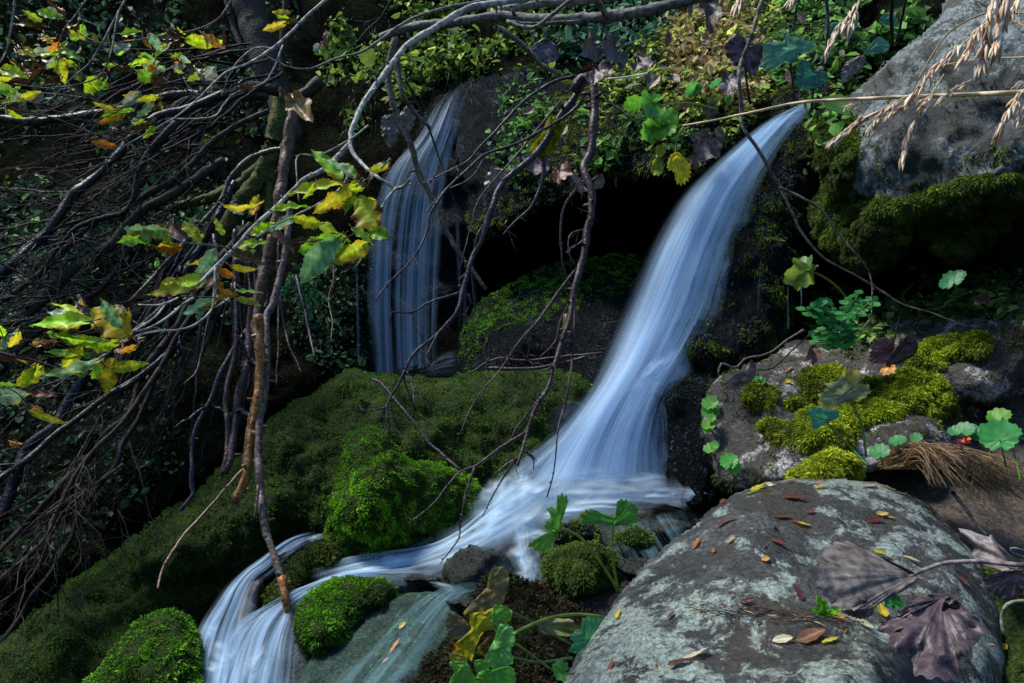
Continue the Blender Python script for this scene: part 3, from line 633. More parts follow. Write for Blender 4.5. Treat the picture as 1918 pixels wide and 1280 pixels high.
cushion('mid', [(1390, 740), (1420, 718), (1450, 730), (1445, 760), (1410, 765)], .016, 14, o, None, 14000, YELM, .012, .0018, bias=-.2, label='small brownish moss cushion at the left')
cushion('mid', [(1700, 665), (1760, 640), (1830, 630), (1850, 645), (1830, 670), (1770, 680), (1760, 700), (1710, 690)], .022, 14, o, None, 30000, YELM, .013, .0019, bias=-.05, label='olive moss cushion near the big brown leaf pair')
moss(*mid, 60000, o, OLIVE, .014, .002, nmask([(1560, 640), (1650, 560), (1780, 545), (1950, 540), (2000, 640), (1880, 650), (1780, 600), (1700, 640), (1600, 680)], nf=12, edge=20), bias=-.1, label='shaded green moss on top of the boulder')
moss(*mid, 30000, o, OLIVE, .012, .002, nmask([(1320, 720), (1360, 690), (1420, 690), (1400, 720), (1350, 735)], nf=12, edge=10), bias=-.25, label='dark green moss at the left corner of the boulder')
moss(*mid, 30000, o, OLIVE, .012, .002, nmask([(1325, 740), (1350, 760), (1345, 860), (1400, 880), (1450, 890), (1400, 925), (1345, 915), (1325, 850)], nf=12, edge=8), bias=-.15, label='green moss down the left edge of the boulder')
moss(*mid, 90000, bo_mid, YELM, .008, .0016, nmask([(1400, 700), (1560, 660), (1700, 650), (1860, 620), (1880, 700), (1820, 800), (1640, 860), (1480, 870), (1380, 800)], nf=11, edge=60, cut=.0), bias=-.25, label='thin scattered moss between the cushions')
# bright yellow-green cushion between the two boulders
cu = rock('cu', [(1475, 902), (1490, 885), (1515, 860), (1560, 850), (1600, 856), (1612, 880), (1595, 900), (1540, 910)], [(1500, 870, 1.85), (1600, 870, 1.85), (1540, 905, 1.76)], 35, .04, .1, 6, .01, 10, .004, 3)
o = boulder('moss_cushion', 'cu', 'bright yellow green moss cushion at the top edge of the lichen boulder', cu, M['mossbase'], None, 'moss')
moss(*cu, 26000, o, [(.1, .11, .01), (.25, .3, .012), (.45, .5, .03), (.6, .62, .06)], .013, .0016, name='moss_shoots', bias=-.1)
# upper right boulder, grey lichened top, mossy overhang
upr = rock('upr', [(1870, -90), (1800, -50), (1745, 45), (1690, 90), (1640, 130), (1600, 170), (1560, 195), (1520, 225), (1508, 260), (1535, 300), (1550, 340), (1522, 400), (1540, 450), (1580, 490), (1640, 512), (1690, 480), (1720, 440), (1770, 490), (1820, 470), (1870, 440), (1905, 400), (1960, 420), (2200, 380), (2300, 0), (2200, -200)],
    [(1560, 220, 2.75), (1530, 400, 2.65), (1640, 140, 2.8), (1640, 500, 2.4), (1850, -50, 2.7), (1700, 270, 2.3), (1850, 150, 2.2), (1850, 300, 2.15), (1800, 460, 2.3), (1950, 380, 2.2), (2200, 100, 1.9), (1600, 320, 2.45)],
    90, .16, .7, 7, .05, 4, .014, 6, ridged=.06, rim=.2)
o = boulder('overhanging_boulder', 'upr', 'big grey boulder at the upper right with a moss curtain under its edge', upr, M['grey'])
cushion('upr', [(1525, 235), (1570, 205), (1600, 225), (1606, 290), (1592, 345), (1625, 372), (1690, 372), (1760, 350), (1840, 330), (1910, 330), (1960, 360), (1900, 400), (1860, 440), (1815, 478), (1770, 480), (1735, 445), (1690, 478), (1645, 508), (1590, 492), (1545, 460), (1515, 410), (1535, 350), (1530, 290)], .024, 22, o, None, 150000, OLIVE, .010, .0018, bias=-.12, down=.5, nf=4, label='green moss draped over the left side and underside of the boulder')
moss(*upr, 90000, o, OLIVE, .014, .0022, nmask([(1505, 250), (1560, 200), (1600, 210), (1610, 270), (1600, 340), (1640, 370), (1740, 330), (1830, 290), (1930, 290), (1990, 330), (1990, 450), (1840, 490), (1700, 520), (1620, 530), (1520, 470), (1500, 400), (1530, 330)], nf=9, edge=45), down=.6, bias=-.22, label='hanging green moss along the underside')
moss(*upr, 60000, o, OLIVE, .009, .0017, nmask([(1520, 220), (1600, 180), (1680, 230), (1720, 330), (1900, 280), (1980, 330), (1900, 500), (1560, 520), (1500, 400)], nf=11, edge=70, cut=-.05), bias=-.15, label='moss thinning out up the face of the boulder')
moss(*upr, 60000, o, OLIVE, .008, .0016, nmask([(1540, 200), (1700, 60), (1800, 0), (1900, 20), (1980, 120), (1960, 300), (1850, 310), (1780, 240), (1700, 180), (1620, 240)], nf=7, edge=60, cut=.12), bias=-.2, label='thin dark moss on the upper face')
for (u, v, wv, hv) in [(1790, 470, 34, 70), (1650, 500, 26, 40), (1850, 450, 40, 60)]:
    pass
# wet rock wall right of the main fall
wc = rock('wc', [(1438, 250), (1480, 232), (1515, 232), (1530, 290), (1540, 340), (1515, 400), (1500, 480), (1485, 560), (1478, 620), (1440, 665), (1380, 690), (1320, 700), (1270, 690), (1250, 640), (1270, 560), (1300, 480), (1340, 400), (1390, 320)],
    [(1480, 240, 3.0), (1510, 400, 2.85), (1480, 600, 2.7), (1300, 680, 2.6), (1300, 560, 2.85), (1400, 330, 3.05), (1400, 520, 2.74)], 70, .12, .4, 7, .04, 5, .012, 5, ridged=.05)
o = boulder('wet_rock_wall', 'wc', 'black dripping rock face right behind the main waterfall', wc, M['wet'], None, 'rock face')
moss(*wc, 150000, o, [(.008, .012, .003), (.03, .05, .006), (.08, .13, .014), (.16, .24, .03)], .009, .0018, nmask(nf=9, cut=-.12), down=.9, bias=-.15)
wl = rock('wl', [(1225, 745), (1250, 715), (1290, 695), (1335, 690), (1350, 730), (1345, 800), (1340, 900), (1310, 960), (1250, 930), (1235, 860), (1215, 800)], [(1250, 720, 2.55), (1340, 710, 2.5), (1330, 900, 2.3), (1240, 850, 2.45)], 50, .09, .35, 6, .025, 7, .008, 3, ridged=.03)
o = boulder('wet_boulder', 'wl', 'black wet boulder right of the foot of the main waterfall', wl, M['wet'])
moss(*wl, 14000, o, DEEP, .009, .0018, nmask([(1215, 760), (1250, 710), (1340, 685), (1350, 715), (1270, 740), (1240, 800)], nf=14, edge=8), bias=-.2)
# ledge between the two falls
led = rock('led', [(850, 250), (870, 190), (930, 150), (1000, 150), (1080, 150), (1150, 110), (1220, 60), (1300, 20), (1400, 0), (1560, 20), (1600, 120), (1560, 200), (1500, 226), (1440, 238), (1390, 262), (1340, 312), (1290, 335), (1240, 340), (1180, 325), (1120, 335), (1080, 375), (1010, 395), (950, 420), (905, 450), (880, 440), (870, 380), (855, 320)],
    [(860, 250, 3.75), (930, 160, 4.1), (1080, 160, 3.9), (1300, 30, 4.1), (1500, 20, 4.0), (1590, 100, 3.4), (1500, 220, 3.05), (1340, 310, 3.1), (1180, 320, 3.2), (1010, 395, 3.3), (890, 440, 3.45), (1150, 220, 3.4), (1300, 180, 3.4), (1000, 280, 3.5)],
    60, .12, .5, 8, .05, 4, .012, 5, ridged=.02)
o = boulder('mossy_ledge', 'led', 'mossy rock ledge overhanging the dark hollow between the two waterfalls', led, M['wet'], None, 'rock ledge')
moss(*led, 140000, o, [(.02, .025, .005), (.07, .09, .010), (.16, .21, .018), (.3, .34, .04)], .013, .0023, nmask([(1030, 190), (1180, 90), (1300, 10), (1560, 0), (1600, 200), (1380, 270), (1300, 330), (1100, 340), (1000, 400), (900, 450), (880, 420), (960, 330)], nf=7, edge=30), bias=-.05, label='olive and yellow moss over the ledge')
# dark rock lip of the left fall
lip = rock('lip', [(770, 260), (800, 200), (840, 165), (900, 140), (980, 128), (1060, 140), (1060, 190), (980, 240), (930, 300), (915, 380), (900, 460), (880, 540), (870, 640), (868, 720), (700, 720), (690, 600), (690, 480), (705, 380), (730, 310)],
    [(850, 165, 4.2), (1000, 140, 4.3), (1050, 190, 4.0), (930, 350, 3.85), (890, 500, 3.95), (870, 700, 3.95), (700, 700, 4.0), (700, 450, 4.05), (770, 270, 4.15), (820, 400, 4.05), (860, 250, 3.95)], 60, .12, .4, 9, .05, 5, .014, 4, ridged=.04)
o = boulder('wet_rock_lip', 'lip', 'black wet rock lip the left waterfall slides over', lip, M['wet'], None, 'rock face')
moss(*lip, 40000, o, [(.006, .010, .010), (.015, .026, .02), (.03, .05, .03)], .012, .0024, nmask([(830, 130), (1070, 120), (1070, 200), (950, 290), (920, 480), (880, 480), (880, 300), (850, 220)], nf=9, edge=20), down=.5)
# mossy slab in the hollow
slab = rock('slab', [(868, 615), (900, 570), (950, 530), (1020, 500), (1090, 485), (1160, 478), (1230, 490), (1260, 560), (1240, 640), (1200, 700), (1120, 735), (1000, 735), (880, 730), (862, 680)],
    [(900, 570, 3.5), (1090, 490, 3.7), (1240, 520, 3.5), (1200, 690, 3.05), (1000, 720, 3.15), (880, 700, 3.25), (1050, 600, 3.25)], 90, .15, .5, 8, .03, 5, .01, 4, ridged=.02)
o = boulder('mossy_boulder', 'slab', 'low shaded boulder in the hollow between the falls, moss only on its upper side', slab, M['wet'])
moss(*slab, 90000, o, GREENS, .010, .0022, nmask([(860, 620), (900, 560), (1020, 495), (1160, 470), (1240, 490), (1230, 540), (1130, 560), (1050, 590), (940, 620), (880, 690)], nf=8, edge=18), bias=.0)
# dark wall left of the left fall and mossy banks in the left shade
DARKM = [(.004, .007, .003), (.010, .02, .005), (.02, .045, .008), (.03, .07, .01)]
for key, oc, ct, rp, T, lab, mc, nm, bs in [
    ('lw', [(470, 480), (560, 440), (640, 470), (700, 480), (705, 600), (702, 720), (560, 760), (480, 780), (440, 640)], [(500, 500, 4.0), (690, 500, 3.9), (690, 700, 3.7), (480, 740, 3.6)], 60, .12, 'dark mossy rock wall left of the left waterfall', DARKM, 9000, -.2),
    ('lb', [(230, 760), (290, 690), (370, 660), (450, 690), (500, 760), (480, 840), (400, 890), (300, 960), (200, 1000), (160, 940), (180, 840)], [(300, 700, 3.5), (480, 760, 3.3), (200, 960, 2.9), (380, 880, 3.0)], 90, .18, 'dark mossy bank behind the hanging roots', DARKM, 15000, -.2),
    ('lc', [(-150, 1090), (-40, 1030), (90, 1010), (180, 1020), (200, 1060), (120, 1110), (60, 1160), (-20, 1220), (-150, 1280)], [(0, 1050, 2.6), (180, 1030, 2.7), (-100, 1200, 2.4)], 70, .12, 'low dark mossy rock under the slanting branches at the far left', DARKM, 22000, .2)]:
    vf = rock(key, oc, ct, rp, T, .5, 9, .04, 5, .01, 5, ridged=.02)
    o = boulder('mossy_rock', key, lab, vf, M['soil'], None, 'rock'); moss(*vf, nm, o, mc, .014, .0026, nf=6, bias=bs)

# ------------------------------------------------------------------ stream bed, banks
def flat(name, us, vs, step, ctrl, mat, amp, freq, label, outline):
    o = catmull(outline, 160, True); gu, gv = np.meshgrid(np.arange(us[0], us[1], step), np.arange(vs[0], vs[1], step)); g_ = np.c_[gu.ravel(), gv.ravel()]
    s, cp = sdf(o, g_); keep = s > -step * .7; g_ = np.where((s < step * .3)[:, None], cp, g_)
    D = depth_field(ctrl)(g_[:, 0], g_[:, 1]); V = P(g_[:, 0], g_[:, 1], D); ny, nx = gu.shape
    q = (np.arange(ny - 1)[:, None] * nx + np.arange(nx - 1)[None]).ravel(); F = np.c_[q, q + nx, q + nx + 1, q + 1]
    F = F[keep[F].all(1)]; used = np.unique(F); re = np.full(len(V), -1); re[used] = np.arange(len(used)); V = V[used]; F = re[F]
    V = V + normals(V, F) * (amp * fbm(V * freq, 4))[:, None]
    # give the sheet a body: a skirt of soil below it
    addsolid(name, V, F)
    tag(mesh(name, V, F, mat), label, name.replace('_', ' '), None, 'structure'); return V, F
bedVF = flat('stream_bed', (480, 1340), (880, 1500), 10, [(1000, 960, 2.35), (1280, 950, 2.3), (700, 1080, 2.15), (900, 1100, 1.98), (1200, 1020, 1.95), (600, 1200, 1.83), (800, 1200, 1.72), (900, 1280, 1.55), (600, 1400, 1.55), (1100, 1150, 1.65), (1050, 1300, 1.4)], M['bed'], .02, 9, 'stream bed of wet stones under the rapids',
    [(560, 1180), (640, 1070), (760, 1040), (900, 960), (1000, 900), (1300, 900), (1330, 960), (1250, 1020), (1150, 1150), (1080, 1260), (1000, 1480), (500, 1480), (520, 1300)])
for k_, (cx_, cy_, rx_, ry_, d_, lab_) in enumerate([(790, 1082, 34, 12, 1.93, 'low dark stone breaking the run below the bright mossy block'), (1040, 1008, 26, 12, 1.98, 'dark stone at the lower rim of the foam'), (1250, 985, 40, 12, 2.0, 'flat brown stone in the still water beside the lichen boulder'), (1190, 1062, 34, 16, 1.8, 'brown stone between the two leaf stems and the lichen boulder'), (880, 1128, 44, 14, 1.72, 'brown stone under clear water below the wet brown one')]):
    a_ = np.linspace(0, 2 * math.pi, 10, endpoint=False); ol_ = [(cx_ + rx_ * math.cos(t) * (1 + .15 * math.sin(3 * t + k_)), cy_ + ry_ * math.sin(t) * (1 + .15 * math.cos(2 * t + k_))) for t in a_]
    vf_ = rock('st%d' % k_, ol_, [(cx_ - rx_, cy_, d_), (cx_ + rx_, cy_, d_), (cx_, cy_ - ry_, d_ + .05), (cx_, cy_ + ry_, d_ - .05)], min(rx_, ry_), .03, .12, 4, .008, 12, .004, 2, ridged=.01)
    boulder('wet_stone', 'st%d' % k_, lab_, vf_, M['bed'], None, 'stone')
pool = rock('pool', [(560, 1260), (620, 1190), (700, 1130), (780, 1105), (850, 1120), (870, 1160), (830, 1220), (780, 1290), (720, 1420), (500, 1420), (530, 1320)], [(700, 1130, 1.86), (850, 1130, 1.8), (560, 1300, 1.6), (780, 1290, 1.5), (600, 1400, 1.45)], 60, .05, .2, 7, .012, 8, .004, 3)
boulder('submerged_slab', 'pool', 'smooth green slab under clear running water at the bottom', pool, M['greenbed'], None, 'rock')
mudVF = flat('mud_bank', (1560, 2400), (800, 1300), 12, [(1650, 880, 2.0), (1900, 860, 2.0), (1800, 960, 1.8), (2100, 900, 1.9), (1900, 1060, 1.6), (2000, 1200, 1.35), (2300, 1200, 1.3)], M['mud'], .015, 8, 'muddy brown hollow behind the lichen boulder',
    [(1600, 860), (1750, 830), (2000, 840), (2350, 850), (2350, 1280), (1900, 1260), (1800, 1100), (1700, 960)])
fr = rock('fr', [(1840, 1080), (1900, 1060), (2000, 1060), (2200, 1150), (2200, 1500), (1900, 1500), (1850, 1300), (1830, 1160)], [(1850, 1100, 1.5), (2000, 1080, 1.45), (1900, 1400, 1.15), (2150, 1300, 1.1)], 70, .08, .4, 9, .03, 6, .008, 3)
o = boulder('mossy_rock', 'fr', 'dark mossy rock at the right edge beside the lichen boulder', fr, M['mossbase'], None, 'rock'); moss(*fr, 25000, o, DEEP, .01, .0016, nmask(nf=8, cut=-.2))
nb = rock('nb', [(700, 1360), (740, 1290), (800, 1230), (850, 1190), (880, 1130), (905, 1080), (950, 1075), (1010, 1100), (1080, 1130), (1120, 1160), (1080, 1240), (1040, 1320), (1000, 1440), (720, 1460)], [(900, 1100, 1.72), (1080, 1140, 1.65), (760, 1290, 1.5), (900, 1250, 1.45), (1040, 1300, 1.38), (850, 1420, 1.25)], 70, .09, .3, 7, .03, 6, .008, 4, lump=.012)
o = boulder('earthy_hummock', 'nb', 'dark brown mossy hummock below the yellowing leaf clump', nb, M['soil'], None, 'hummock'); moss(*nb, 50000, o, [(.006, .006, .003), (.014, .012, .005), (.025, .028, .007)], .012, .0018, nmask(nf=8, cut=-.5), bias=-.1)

# ------------------------------------------------------------------ WATER
def ribbon(name, left, right, mat, layers=1, gap=.02, bulge=.05, n=70, m=26, edge=.14, ends=(.03, .03), label=None, wav=.01, seed=0, parent=None, a=1.0, wsc=.6):
    """sheet of water between two banks given as (u, v, depth); several sheets one behind the other"""
    out = []
    Lp = catmull([P(*q) for q in left], n); Rp = catmull([P(*q) for q in right], n); mb = None
    Vs, Fs, Cs, Us = [], [], [], []; base = 0
    ln = np.concatenate([[0], np.cumsum(np.linalg.norm(np.diff((Lp + Rp) / 2, axis=0), axis=1))])
    width = np.linalg.norm(Lp - Rp, axis=1).mean()
    for k in range(layers):
        x = np.linspace(0, 1, m); t = np.linspace(0, 1, n)
        ctr = x[None, :, None]; V = Lp[:, None] * (1 - ctr) + Rp[:, None] * ctr
        tw = CAM - V; tw /= np.linalg.norm(tw, axis=2)[..., None]
        lat = Rp - Lp; lat /= np.linalg.norm(lat, axis=1)[:, None]
        tan = np.gradient((Lp + Rp) / 2, axis=0); tan /= np.linalg.norm(tan, axis=1)[:, None]
        N = np.cross(lat, tan); N /= np.linalg.norm(N, axis=1)[:, None]; sg = np.sign((N * tw[:, m // 2]).sum(1)).mean(); N = N * (1 if sg > 0 else -1)
        off = bulge * np.sin(math.pi * x)[None, :] ** .8 - gap * k
        X, T = np.meshgrid(x, t)
        nz = noise3(np.stack([X * 9 * wsc, T * 2.0, np.full_like(X, seed + k * 3.1)], -1)) * wav + noise3(np.stack([X * 22 * wsc, T * 4.0, np.full_like(X, seed + k * 5.1)], -1)) * wav * .4
        V = V + N[:, None, :] * (off + nz)[..., None]
        jag = edge * (1 + .8 * noise3(np.stack([T * 7, np.full_like(T, seed + k), X * 0], -1)))
        al = (smooth(X, 0, np.clip(jag * 1.5, .02, .5)) * smooth(1 - X, 0, np.clip(jag * 1.5, .02, .5))) * smooth(T, -.001, max(ends[0], 1e-3)) * smooth(1 - T, -.001, max(ends[1], 1e-3)) * a
        q = (np.arange(n - 1)[:, None] * m + np.arange(m - 1)[None]).ravel()
        Fs.append(np.c_[q, q + 1, q + m + 1, q + m] + base); Vs.append(V.reshape(-1, 3)); base += n * m
        Cs.append(np.c_[np.ones((n * m, 3)), al.ravel()]); Us.append(np.stack([X * width / .5 + k * 3.3 + seed, np.repeat(ln[:, None], m, 1) + k * 1.7 + seed], -1).reshape(-1, 2))
    return tag(mesh(name, np.vstack(Vs), np.vstack(Fs), mat, parent, np.vstack(Cs), True, np.vstack(Us)), label, name.replace('_', ' ') if parent is None else None, None, 'structure' if parent is None else None)

# main fall
ml = [(1500, 214, 3.06), (1436, 228, 3.0), (1368, 278, 2.9), (1293, 347, 2.8), (1241, 422, 2.73), (1196, 515, 2.67), (1150, 620, 2.6), (1100, 725, 2.52), (1040, 805, 2.46), (985, 875, 2.42), (935, 930, 2.38)]
mr_ = [(1530, 213, 3.06), (1490, 250, 3.0), (1455, 300, 2.93), (1420, 370, 2.84), (1400, 440, 2.78), (1376, 520, 2.72), (1356, 600, 2.66), (1326, 670, 2.58), (1284, 740, 2.5), (1270, 830, 2.43), (1296, 930, 2.36)]
wf = root('waterfall', P(1150, 930, 2.4), 'tall silky main waterfall arching from the upper right down to the foam', 'waterfall')
ribbon('water_sheet', ml, mr_, M['fall'], 3, .03, .09, 110, 50, .21, (.02, .04), parent=wf, seed=1)
ribbon('water_sheet', [(q[0] - 6, q[1] + 2, q[2] + .06) for q in ml], [(q[0] + 10, q[1] + 2, q[2] + .06) for q in mr_], M['fallthin'], 2, .05, .02, 110, 40, .3, (.02, .04), parent=wf, seed=4)
ribbon('side_spill', [(1420, 330, 2.9), (1390, 420, 2.84), (1360, 520, 2.76), (1325, 600, 2.68), (1275, 680, 2.58)], [(1470, 330, 2.93), (1440, 440, 2.84), (1405, 540, 2.77), (1365, 620, 2.68), (1310, 690, 2.58)], M['fallthin'], 2, .02, .03, 60, 20, .5, (.3, .3), parent=wf, seed=8, a=.6)
ribbon('spray', [(1130, 700, 2.62), (1060, 780, 2.6), (980, 850, 2.58), (900, 900, 2.55)], [(1120, 790, 2.52), (1075, 850, 2.5), (1020, 905, 2.45), (960, 950, 2.4)], M['fallthin'], 2, .02, .03, 50, 30, .4, (.25, .3), parent=wf, seed=15, a=.5)
ribbon('trickle', [(1222, 720, 2.5), (1236, 770, 2.42), (1240, 830, 2.38), (1240, 890, 2.33)], [(1240, 716, 2.5), (1250, 770, 2.42), (1254, 830, 2.38), (1252, 890, 2.33)], M['fallthin'], 1, .02, .005, 30, 8, .4, (.2, .2), parent=wf, seed=17, a=.9)
for k_, (u_, v0_, v1_, w_) in enumerate([(1408, 480, 650, 7), (1385, 540, 680, 9), (1430, 420, 600, 4), (1362, 590, 680, 8)]):
    ribbon('trickle', [(u_ - w_, v0_, 2.72), (u_ - w_ - 10, v1_, 2.56)], [(u_ + w_, v0_, 2.72), (u_ + w_ - 10, v1_, 2.56)], M['fallthin'], 1, 0, .01, 40, 14, .4, (.3, .3), parent=wf, seed=90 + k_, a=.4)
# left fall
ll = [(845, 168, 4.0), (815, 200, 3.92), (780, 260, 3.82), (735, 310, 3.76), (705, 370, 3.72), (690, 450, 3.69), (686, 540, 3.66), (690, 620, 3.64), (694, 705, 3.62)]
lr = [(885, 160, 4.0), (868, 200, 3.92), (852, 260, 3.82), (840, 310, 3.76), (832, 370, 3.72), (828, 450, 3.69), (823, 540, 3.66), (820, 620, 3.64), (822, 705, 3.62)]
w2 = root('waterfall', P(760, 705, 3.62), 'straight veil of water falling at the left behind the mossy boulder', 'waterfall')
M['veil'] = water_mat('veil_water', 15, .3, .45, .62, .0, .48, col=(.5, .74, .98))
ribbon('water_sheet', ll, lr, M['veil'], 2, .03, .04, 90, 36, .08, (.22, .01), parent=w2, seed=21)
for k, (u0, u1, v0, v1, wd) in enumerate([(857, 862, 380, 700, 5), (880, 897, 470, 620, 5), (872, 868, 520, 695, 4), (668, 672, 480, 690, 3), (650, 652, 500, 700, 2)]):
    ribbon('thin_strand', [(u0 - wd, v0, 3.66), (u1 - wd, v1, 3.56)], [(u0 + wd, v0, 3.66), (u1 + wd, v1, 3.56)], M['veil'], 1, 0, .004, 24, 6, .4, (.2, .1), parent=w2, seed=30 + k, a=.6)
ribbon('splash', [(800, 690, 3.4), (830, 660, 3.4), (860, 650, 3.4)], [(790, 710, 3.35), (830, 712, 3.35), (870, 712, 3.35)], M['foam'], 1, .02, .02, 20, 14, .4, (.3, .3), parent=w2, seed=40, a=.5)
# drips from the rock wall right of the fall
dr = root('dripping_water', P(1478, 600, 2.55), 'thin threads of water dripping from the mossy edge right of the main fall', 'water drips')
for k, (u, v0, v1) in enumerate([(1476, 530, 620), (1500, 530, 580), (1306, 790, 930), (1300, 680, 780)]):
    ribbon('drip', [(u - 1.5, v0, 2.5), (u - 1.5, v1, 2.42)], [(u + 1.5, v0, 2.5), (u + 1.5, v1, 2.42)], M["veil"], 1, 0, .002, 16, 4, .4, (.2, .1), parent=dr, seed=50 + k, a=.6)
# foam and rapids
def puffs(name, label, rows, mat, seed=0, parent=None, a=1.0):
    """soft heaps of foam: (u, v, depth, half width px, half height px, angle deg, alpha)"""
    Vs, Fs, Cs, Us, b = [], [], [], [], 0; n = 26
    for k, (u, v, d, ru, rv, ang, al) in enumerate(rows):
        x, y = np.meshgrid(np.linspace(-1, 1, n), np.linspace(-1, 1, n)); r = np.sqrt(x ** 2 + y ** 2); c_, s_ = math.cos(R(ang)), math.sin(R(ang))
        uu = u + (x * ru * c_ + y * rv * s_); vv_ = v + (-x * ru * s_ + y * rv * c_)
        nz = noise3(np.stack([x * 1.3 + k * 7.7 + seed, y * 1.3, x * 0 + k], -1)); nz2 = noise3(np.stack([x * 3.5 + k * 3.7 + seed, y * 3.5, x * 0 + k], -1))
        h = np.clip(1 - r ** 2, 0, 1) * pr_(min(ru, rv), d) * .28 * (1 + .6 * nz + .4 * nz2)
        Vs.append(P(uu, vv_, d - h + .03 * (r ** 2)).reshape(-1, 3)); q = (np.arange(n - 1)[:, None] * n + np.arange(n - 1)[None]).ravel(); Fs.append(np.c_[q, q + n, q + n + 1, q + 1] + b)
        alp = smooth(1 - r + .34 * nz + .2 * nz2, .0, .95) * smooth(1 - r, 0, .35) * al * a
        Cs.append(np.c_[np.ones((n * n, 3)), alp.ravel()]); w_ = pr_(ru, d); h_ = pr_(rv, d)
        Us.append(np.stack([y * h_ / .5 + k * 2.3 + seed + .4 * nz * h_, x * w_ + k * 1.7], -1).reshape(-1, 2)); b += n * n
    return tag(mesh(name, np.vstack(Vs), np.vstack(Fs), mat, parent, np.vstack(Cs), True, np.vstack(Us)), label, name.replace('_', ' ') if parent is None else None, None, 'structure' if parent is None else None)
def pr_(r, d): return r * d / FPX
M['puff'] = water_mat('foam_puff', 12, 2.2, .32, .56, .35, 1.0, col=(.76, .91, 1.0))
M['mist'] = water_mat('water_mist', 14, 1.4, .36, .62, .05, .7, col=(.6, .8, 1.0))
puffs('foam_pool', 'white foam boiling at the foot of the main waterfall', [
 (1290, 932, 2.24, 60, 28, 0, .8), (1230, 928, 2.26, 100, 40, 0, 1), (1170, 930, 2.26, 120, 44, 0, 1), (1100, 932, 2.24, 120, 46, 0, 1), (1040, 940, 2.22, 100, 52, 5, 1), (1010, 928, 2.2, 70, 50, 20, 1), (965, 942, 2.16, 66, 60, 30, 1), (940, 962, 2.13, 72, 66, 40, 1), (930, 930, 2.18, 40, 40, 40, .9), (985, 985, 2.08, 60, 40, 30, .9), (1140, 950, 2.16, 130, 22, 3, .7), (1060, 968, 2.12, 100, 24, 8, .8),
 (930, 990, 2.08, 60, 40, 35, 1), (925, 1002, 2.05, 36, 24, 15, 1), (900, 1010, 2.06, 80, 26, 20, .9), (1005, 1010, 2.0, 50, 22, 0, .8), (980, 1040, 1.96, 36, 42, -60, .8), (968, 1088, 1.88, 44, 20, 10, .8), (995, 1070, 1.9, 40, 26, -60, .7), (955, 915, 2.2, 26, 34, 60, .8), (980, 905, 2.25, 30, 30, 60, .6), (1200, 905, 2.34, 90, 26, 0, .6), (1110, 900, 2.36, 110, 30, 0, .7)], M['puff'], 3)
puffs('spray_mist', 'fine spray drifting off the left side of the main waterfall', [(1010, 880, 2.4, 90, 50, 45, .3), (1050, 810, 2.45, 90, 40, 60, .25), (960, 900, 2.4, 80, 26, 35, .22), (1250, 880, 2.36, 30, 60, 0, .25)], M['mist'], 21)
puffs('splash_water', 'splash where the main waterfall grazes the wet rock on its right', [(1245, 690, 2.46, 60, 30, 35, .5), (1225, 710, 2.46, 60, 36, 45, .9), (1200, 745, 2.46, 60, 40, 60, .6), (1185, 800, 2.44, 70, 40, 70, .5), (1150, 860, 2.42, 60, 60, 80, .5)], M['mist'], 33)
st = lambda *a_, **k_: ribbon(*a_, **k_)
st('cascade', [(985, 880, 2.22), (935, 915, 2.2), (895, 950, 2.17), (850, 990, 2.16), (785, 1022, 2.17), (705, 1038, 2.17), (630, 1060, 2.1), (575, 1095, 2.02)], [(1050, 960, 2.02), (1010, 1000, 1.98), (960, 1030, 1.95), (900, 1060, 1.92), (840, 1085, 1.92), (765, 1100, 1.92), (690, 1100, 1.92), (600, 1108, 1.92)], M['foam'], 2, .012, .035, 90, 30, .3, (.1, .2), 'silky cascade running left from the foam past the bright mossy block', .025, 64)
st('cascade', [(950, 1000, 1.98), (960, 1040, 1.93), (968, 1075, 1.88), (985, 1105, 1.82)], [(1010, 985, 1.98), (1012, 1030, 1.92), (1018, 1070, 1.87), (1012, 1110, 1.8)], M['foam'], 2, .01, .03, 40, 20, .35, (.15, .2), 'short white chute dropping right of the brown stone', .02, 67)
st('skim_water', [(870, 1030, 1.96), (855, 1060, 1.92), (840, 1090, 1.87), (800, 1120, 1.83), (740, 1160, 1.77), (680, 1210, 1.7), (600, 1290, 1.56), (540, 1380, 1.46)], [(1000, 1060, 1.88), (985, 1100, 1.8), (940, 1105, 1.78), (890, 1115, 1.74), (860, 1160, 1.66), (830, 1220, 1.56), (780, 1300, 1.42), (740, 1400, 1.34)], M['skim'], 2, .01, .02, 80, 40, .3, (.15, .02), 'clear blue green water skimming over the smooth slab at the bottom', .015, 70)
st('cascade', [(588, 998, 2.16), (535, 1012, 2.14), (472, 1055, 2.08), (420, 1100, 2.02), (375, 1160, 1.92), (345, 1230, 1.82), (320, 1340, 1.70)], [(602, 1016, 2.12), (560, 1034, 2.1), (515, 1075, 2.04), (488, 1098, 1.99), (478, 1160, 1.9), (475, 1220, 1.78), (465, 1330, 1.64)], M['rapid'], 2, .012, .02, 80, 24, .25, (.1, .02), 'narrow chute of white water right of the rounded mossy boulder', .015, 74)
st('cascade', [(735, 1068, 1.98), (640, 1084, 1.98), (570, 1108, 1.95), (505, 1132, 1.92), (455, 1150, 1.9), (415, 1190, 1.84), (385, 1250, 1.74), (360, 1340, 1.62)], [(740, 1096, 1.92), (650, 1104, 1.93), (585, 1135, 1.88), (568, 1160, 1.84), (570, 1190, 1.79), (572, 1230, 1.72), (572, 1280, 1.64), (565, 1360, 1.54)], M['rapid'], 2, .012, .03, 90, 30, .22, (.1, .02), 'broad fanning cascade at the bottom edge left of the round mossy boulder', .02, 78)
st('pool_water', [(1300, 950, 2.0), (1330, 1000, 1.95)], [(1100, 990, 1.98), (1150, 1100, 1.72)], M['skim'], 1, .01, .0, 30, 30, .3, (.1, .2), 'shallow still water over brown stones beside the lichen boulder', .008, 84)
#PART3

